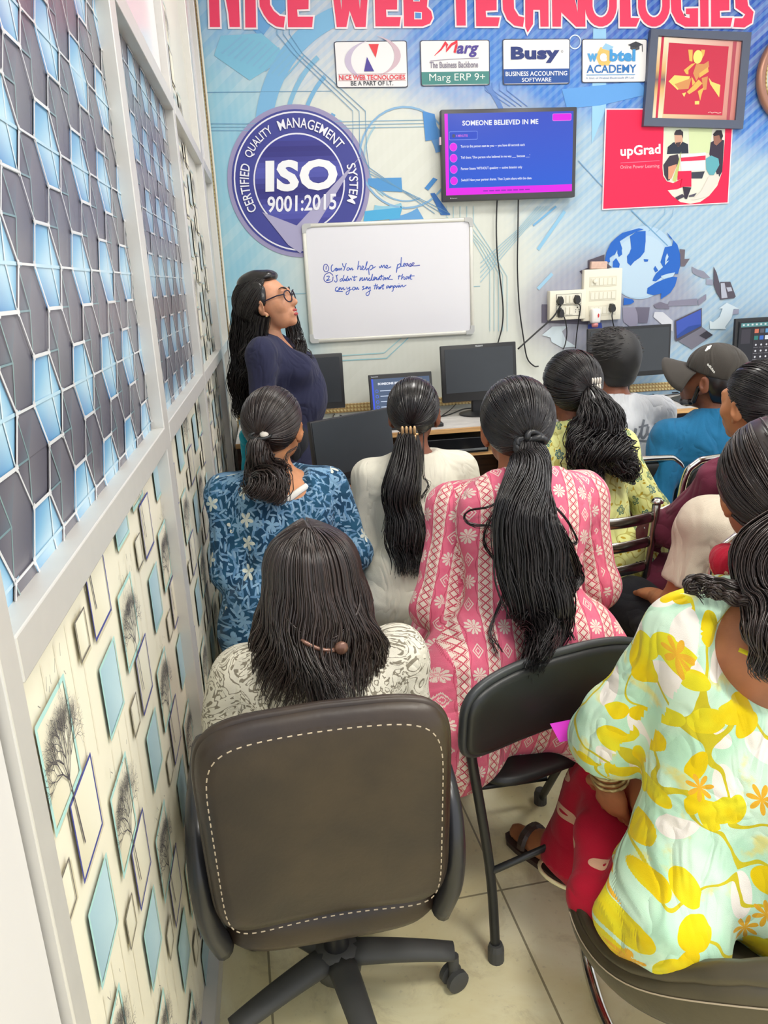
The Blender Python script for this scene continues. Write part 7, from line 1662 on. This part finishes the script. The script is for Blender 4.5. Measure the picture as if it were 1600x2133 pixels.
# ---- brown tub chair at the right edge
tc = thing('tub_chair', 'olive brown leather tub chair with a chrome base in the right foreground', 'chair', (.84, 1.13, 0)); b = MB(); ns, nr = 60, 16
def tub(u, v):
    an = math.radians(163+225*u); back = math.exp(-((u-.52)/.30)**4)*1.0
    zb = .265+.07*back; zt = .318+.19*back; th = .045+.012*back; rx, ry = .335, .325
    t = 2*PI*v; zz = (zb+zt)/2+(zt-zb)/2*math.copysign(abs(math.sin(t))**.6, math.sin(t)); ww = th*.5*math.copysign(abs(math.cos(t))**.8, math.cos(t))
    lean = (zz-.33)*.22; r = 1+lean
    return Vector(((rx*r+ww)*math.cos(an), (ry*r+ww)*math.sin(an), zz))
V = [[b.bm.verts.new(tub(i/ns, j/nr)) for j in range(nr)] for i in range(ns+1)]
for i in range(ns):
    for j in range(nr): b.bm.faces.new((V[i][j], V[i+1][j], V[i+1][(j+1) % nr], V[i][(j+1) % nr]))
b.bm.faces.new(V[0]); b.bm.faces.new(V[-1][::-1]); b.build('shell', M['leather2'], tc, True)
b = MB(); b.tube([tub(i/ns, .25)*1.0+Vector((0, 0, .001)) for i in range(ns+1)], [.012+.010*math.exp(-((i/ns-.52)/.3)**4)*(1+.18*math.sin(i*1.9)) for i in range(ns+1)], 10); b.build('top_roll', M['leather2'], tc, True)
b = MB(); b.tube([tub(i/ns, .04)*1.003 for i in range(2, 22)], .0013, 5); b.build('seam', M['stitch'], tc)
b = MB(); cushion(b, .56, .56, .10, 3., 0, .3, 48, R3('X', PI/2), (0, .03, .325)); b.build('seat', M['leather2'], tc, True)
b = MB(); o_ = Vector((.84, 1.13, 0))
b.tube(smooth_path([(-.16, .20, .27), (-.24, .24, .20), (-.25, .21, .05), (-.262, .12, .014), (-.268, .02, .013), (-.255, -.10, .013), (-.18, -.19, .013), (0, -.21, .013), (.18, -.19, .013), (.25, -.10, .013), (.262, .12, .014), (.25, .21, .05), (.24, .24, .20), (.16, .20, .27)], 6), .0125, 12); b.build('base_tube', M['chrome'], tc, True)

# ---- small things on laps
def sheet(name, label, cat, pts, m, th=.002):
    c = sum((Vector(p) for p in pts), Vector())/len(pts); b = MB(); n = (Vector(pts[1])-Vector(pts[0])).cross(Vector(pts[2])-Vector(pts[0])).normalized()*th
    b.prism([Vector(p)-c for p in pts], lambda q: q, lambda q: q+n); o = b.build(name, m); o.location = c; tag(o, label, cat); return o
sheet('pink_card', 'bright magenta card showing past the left sleeve of the yellow floral dress', 'card', [at(1146, 1508, 1.36), at(1250, 1488, 1.35), at(1266, 1530, 1.34), at(1166, 1546, 1.345)], plain('magenta_card', (235, 60, 225), .6, var=.02))
sheet('paper', 'white sheet of paper beside the maroon sleeve', 'paper', [at(1340, 1072, 2.22), at(1395, 1050, 2.24), at(1402, 1090, 2.12), at(1342, 1100, 2.10)], M['white_paper'])
nb = thing('notebook', 'open white notebook with a tan edge on the lap of the pink kurta woman', 'notebook', at(936, 1300, 1.83))
q0 = at(936, 1300, 1.83)
b = MB(); b.grid(lambda u, v: tuple(Vector((-.05+.14*u, -.07+.15*v, .014*math.sin(u*3.2)+.02*v-.012*u))), 10, 4); b.build('pages', M['white_paper'], nb, True, solid=.005)
b = MB(); b.box((-.02, -.066, -.004), (.055, .012, .012), R3('Y', .2), bev=.003); b.build('tan_edge', plain('tan_card', 'b8a888', .7), nb)
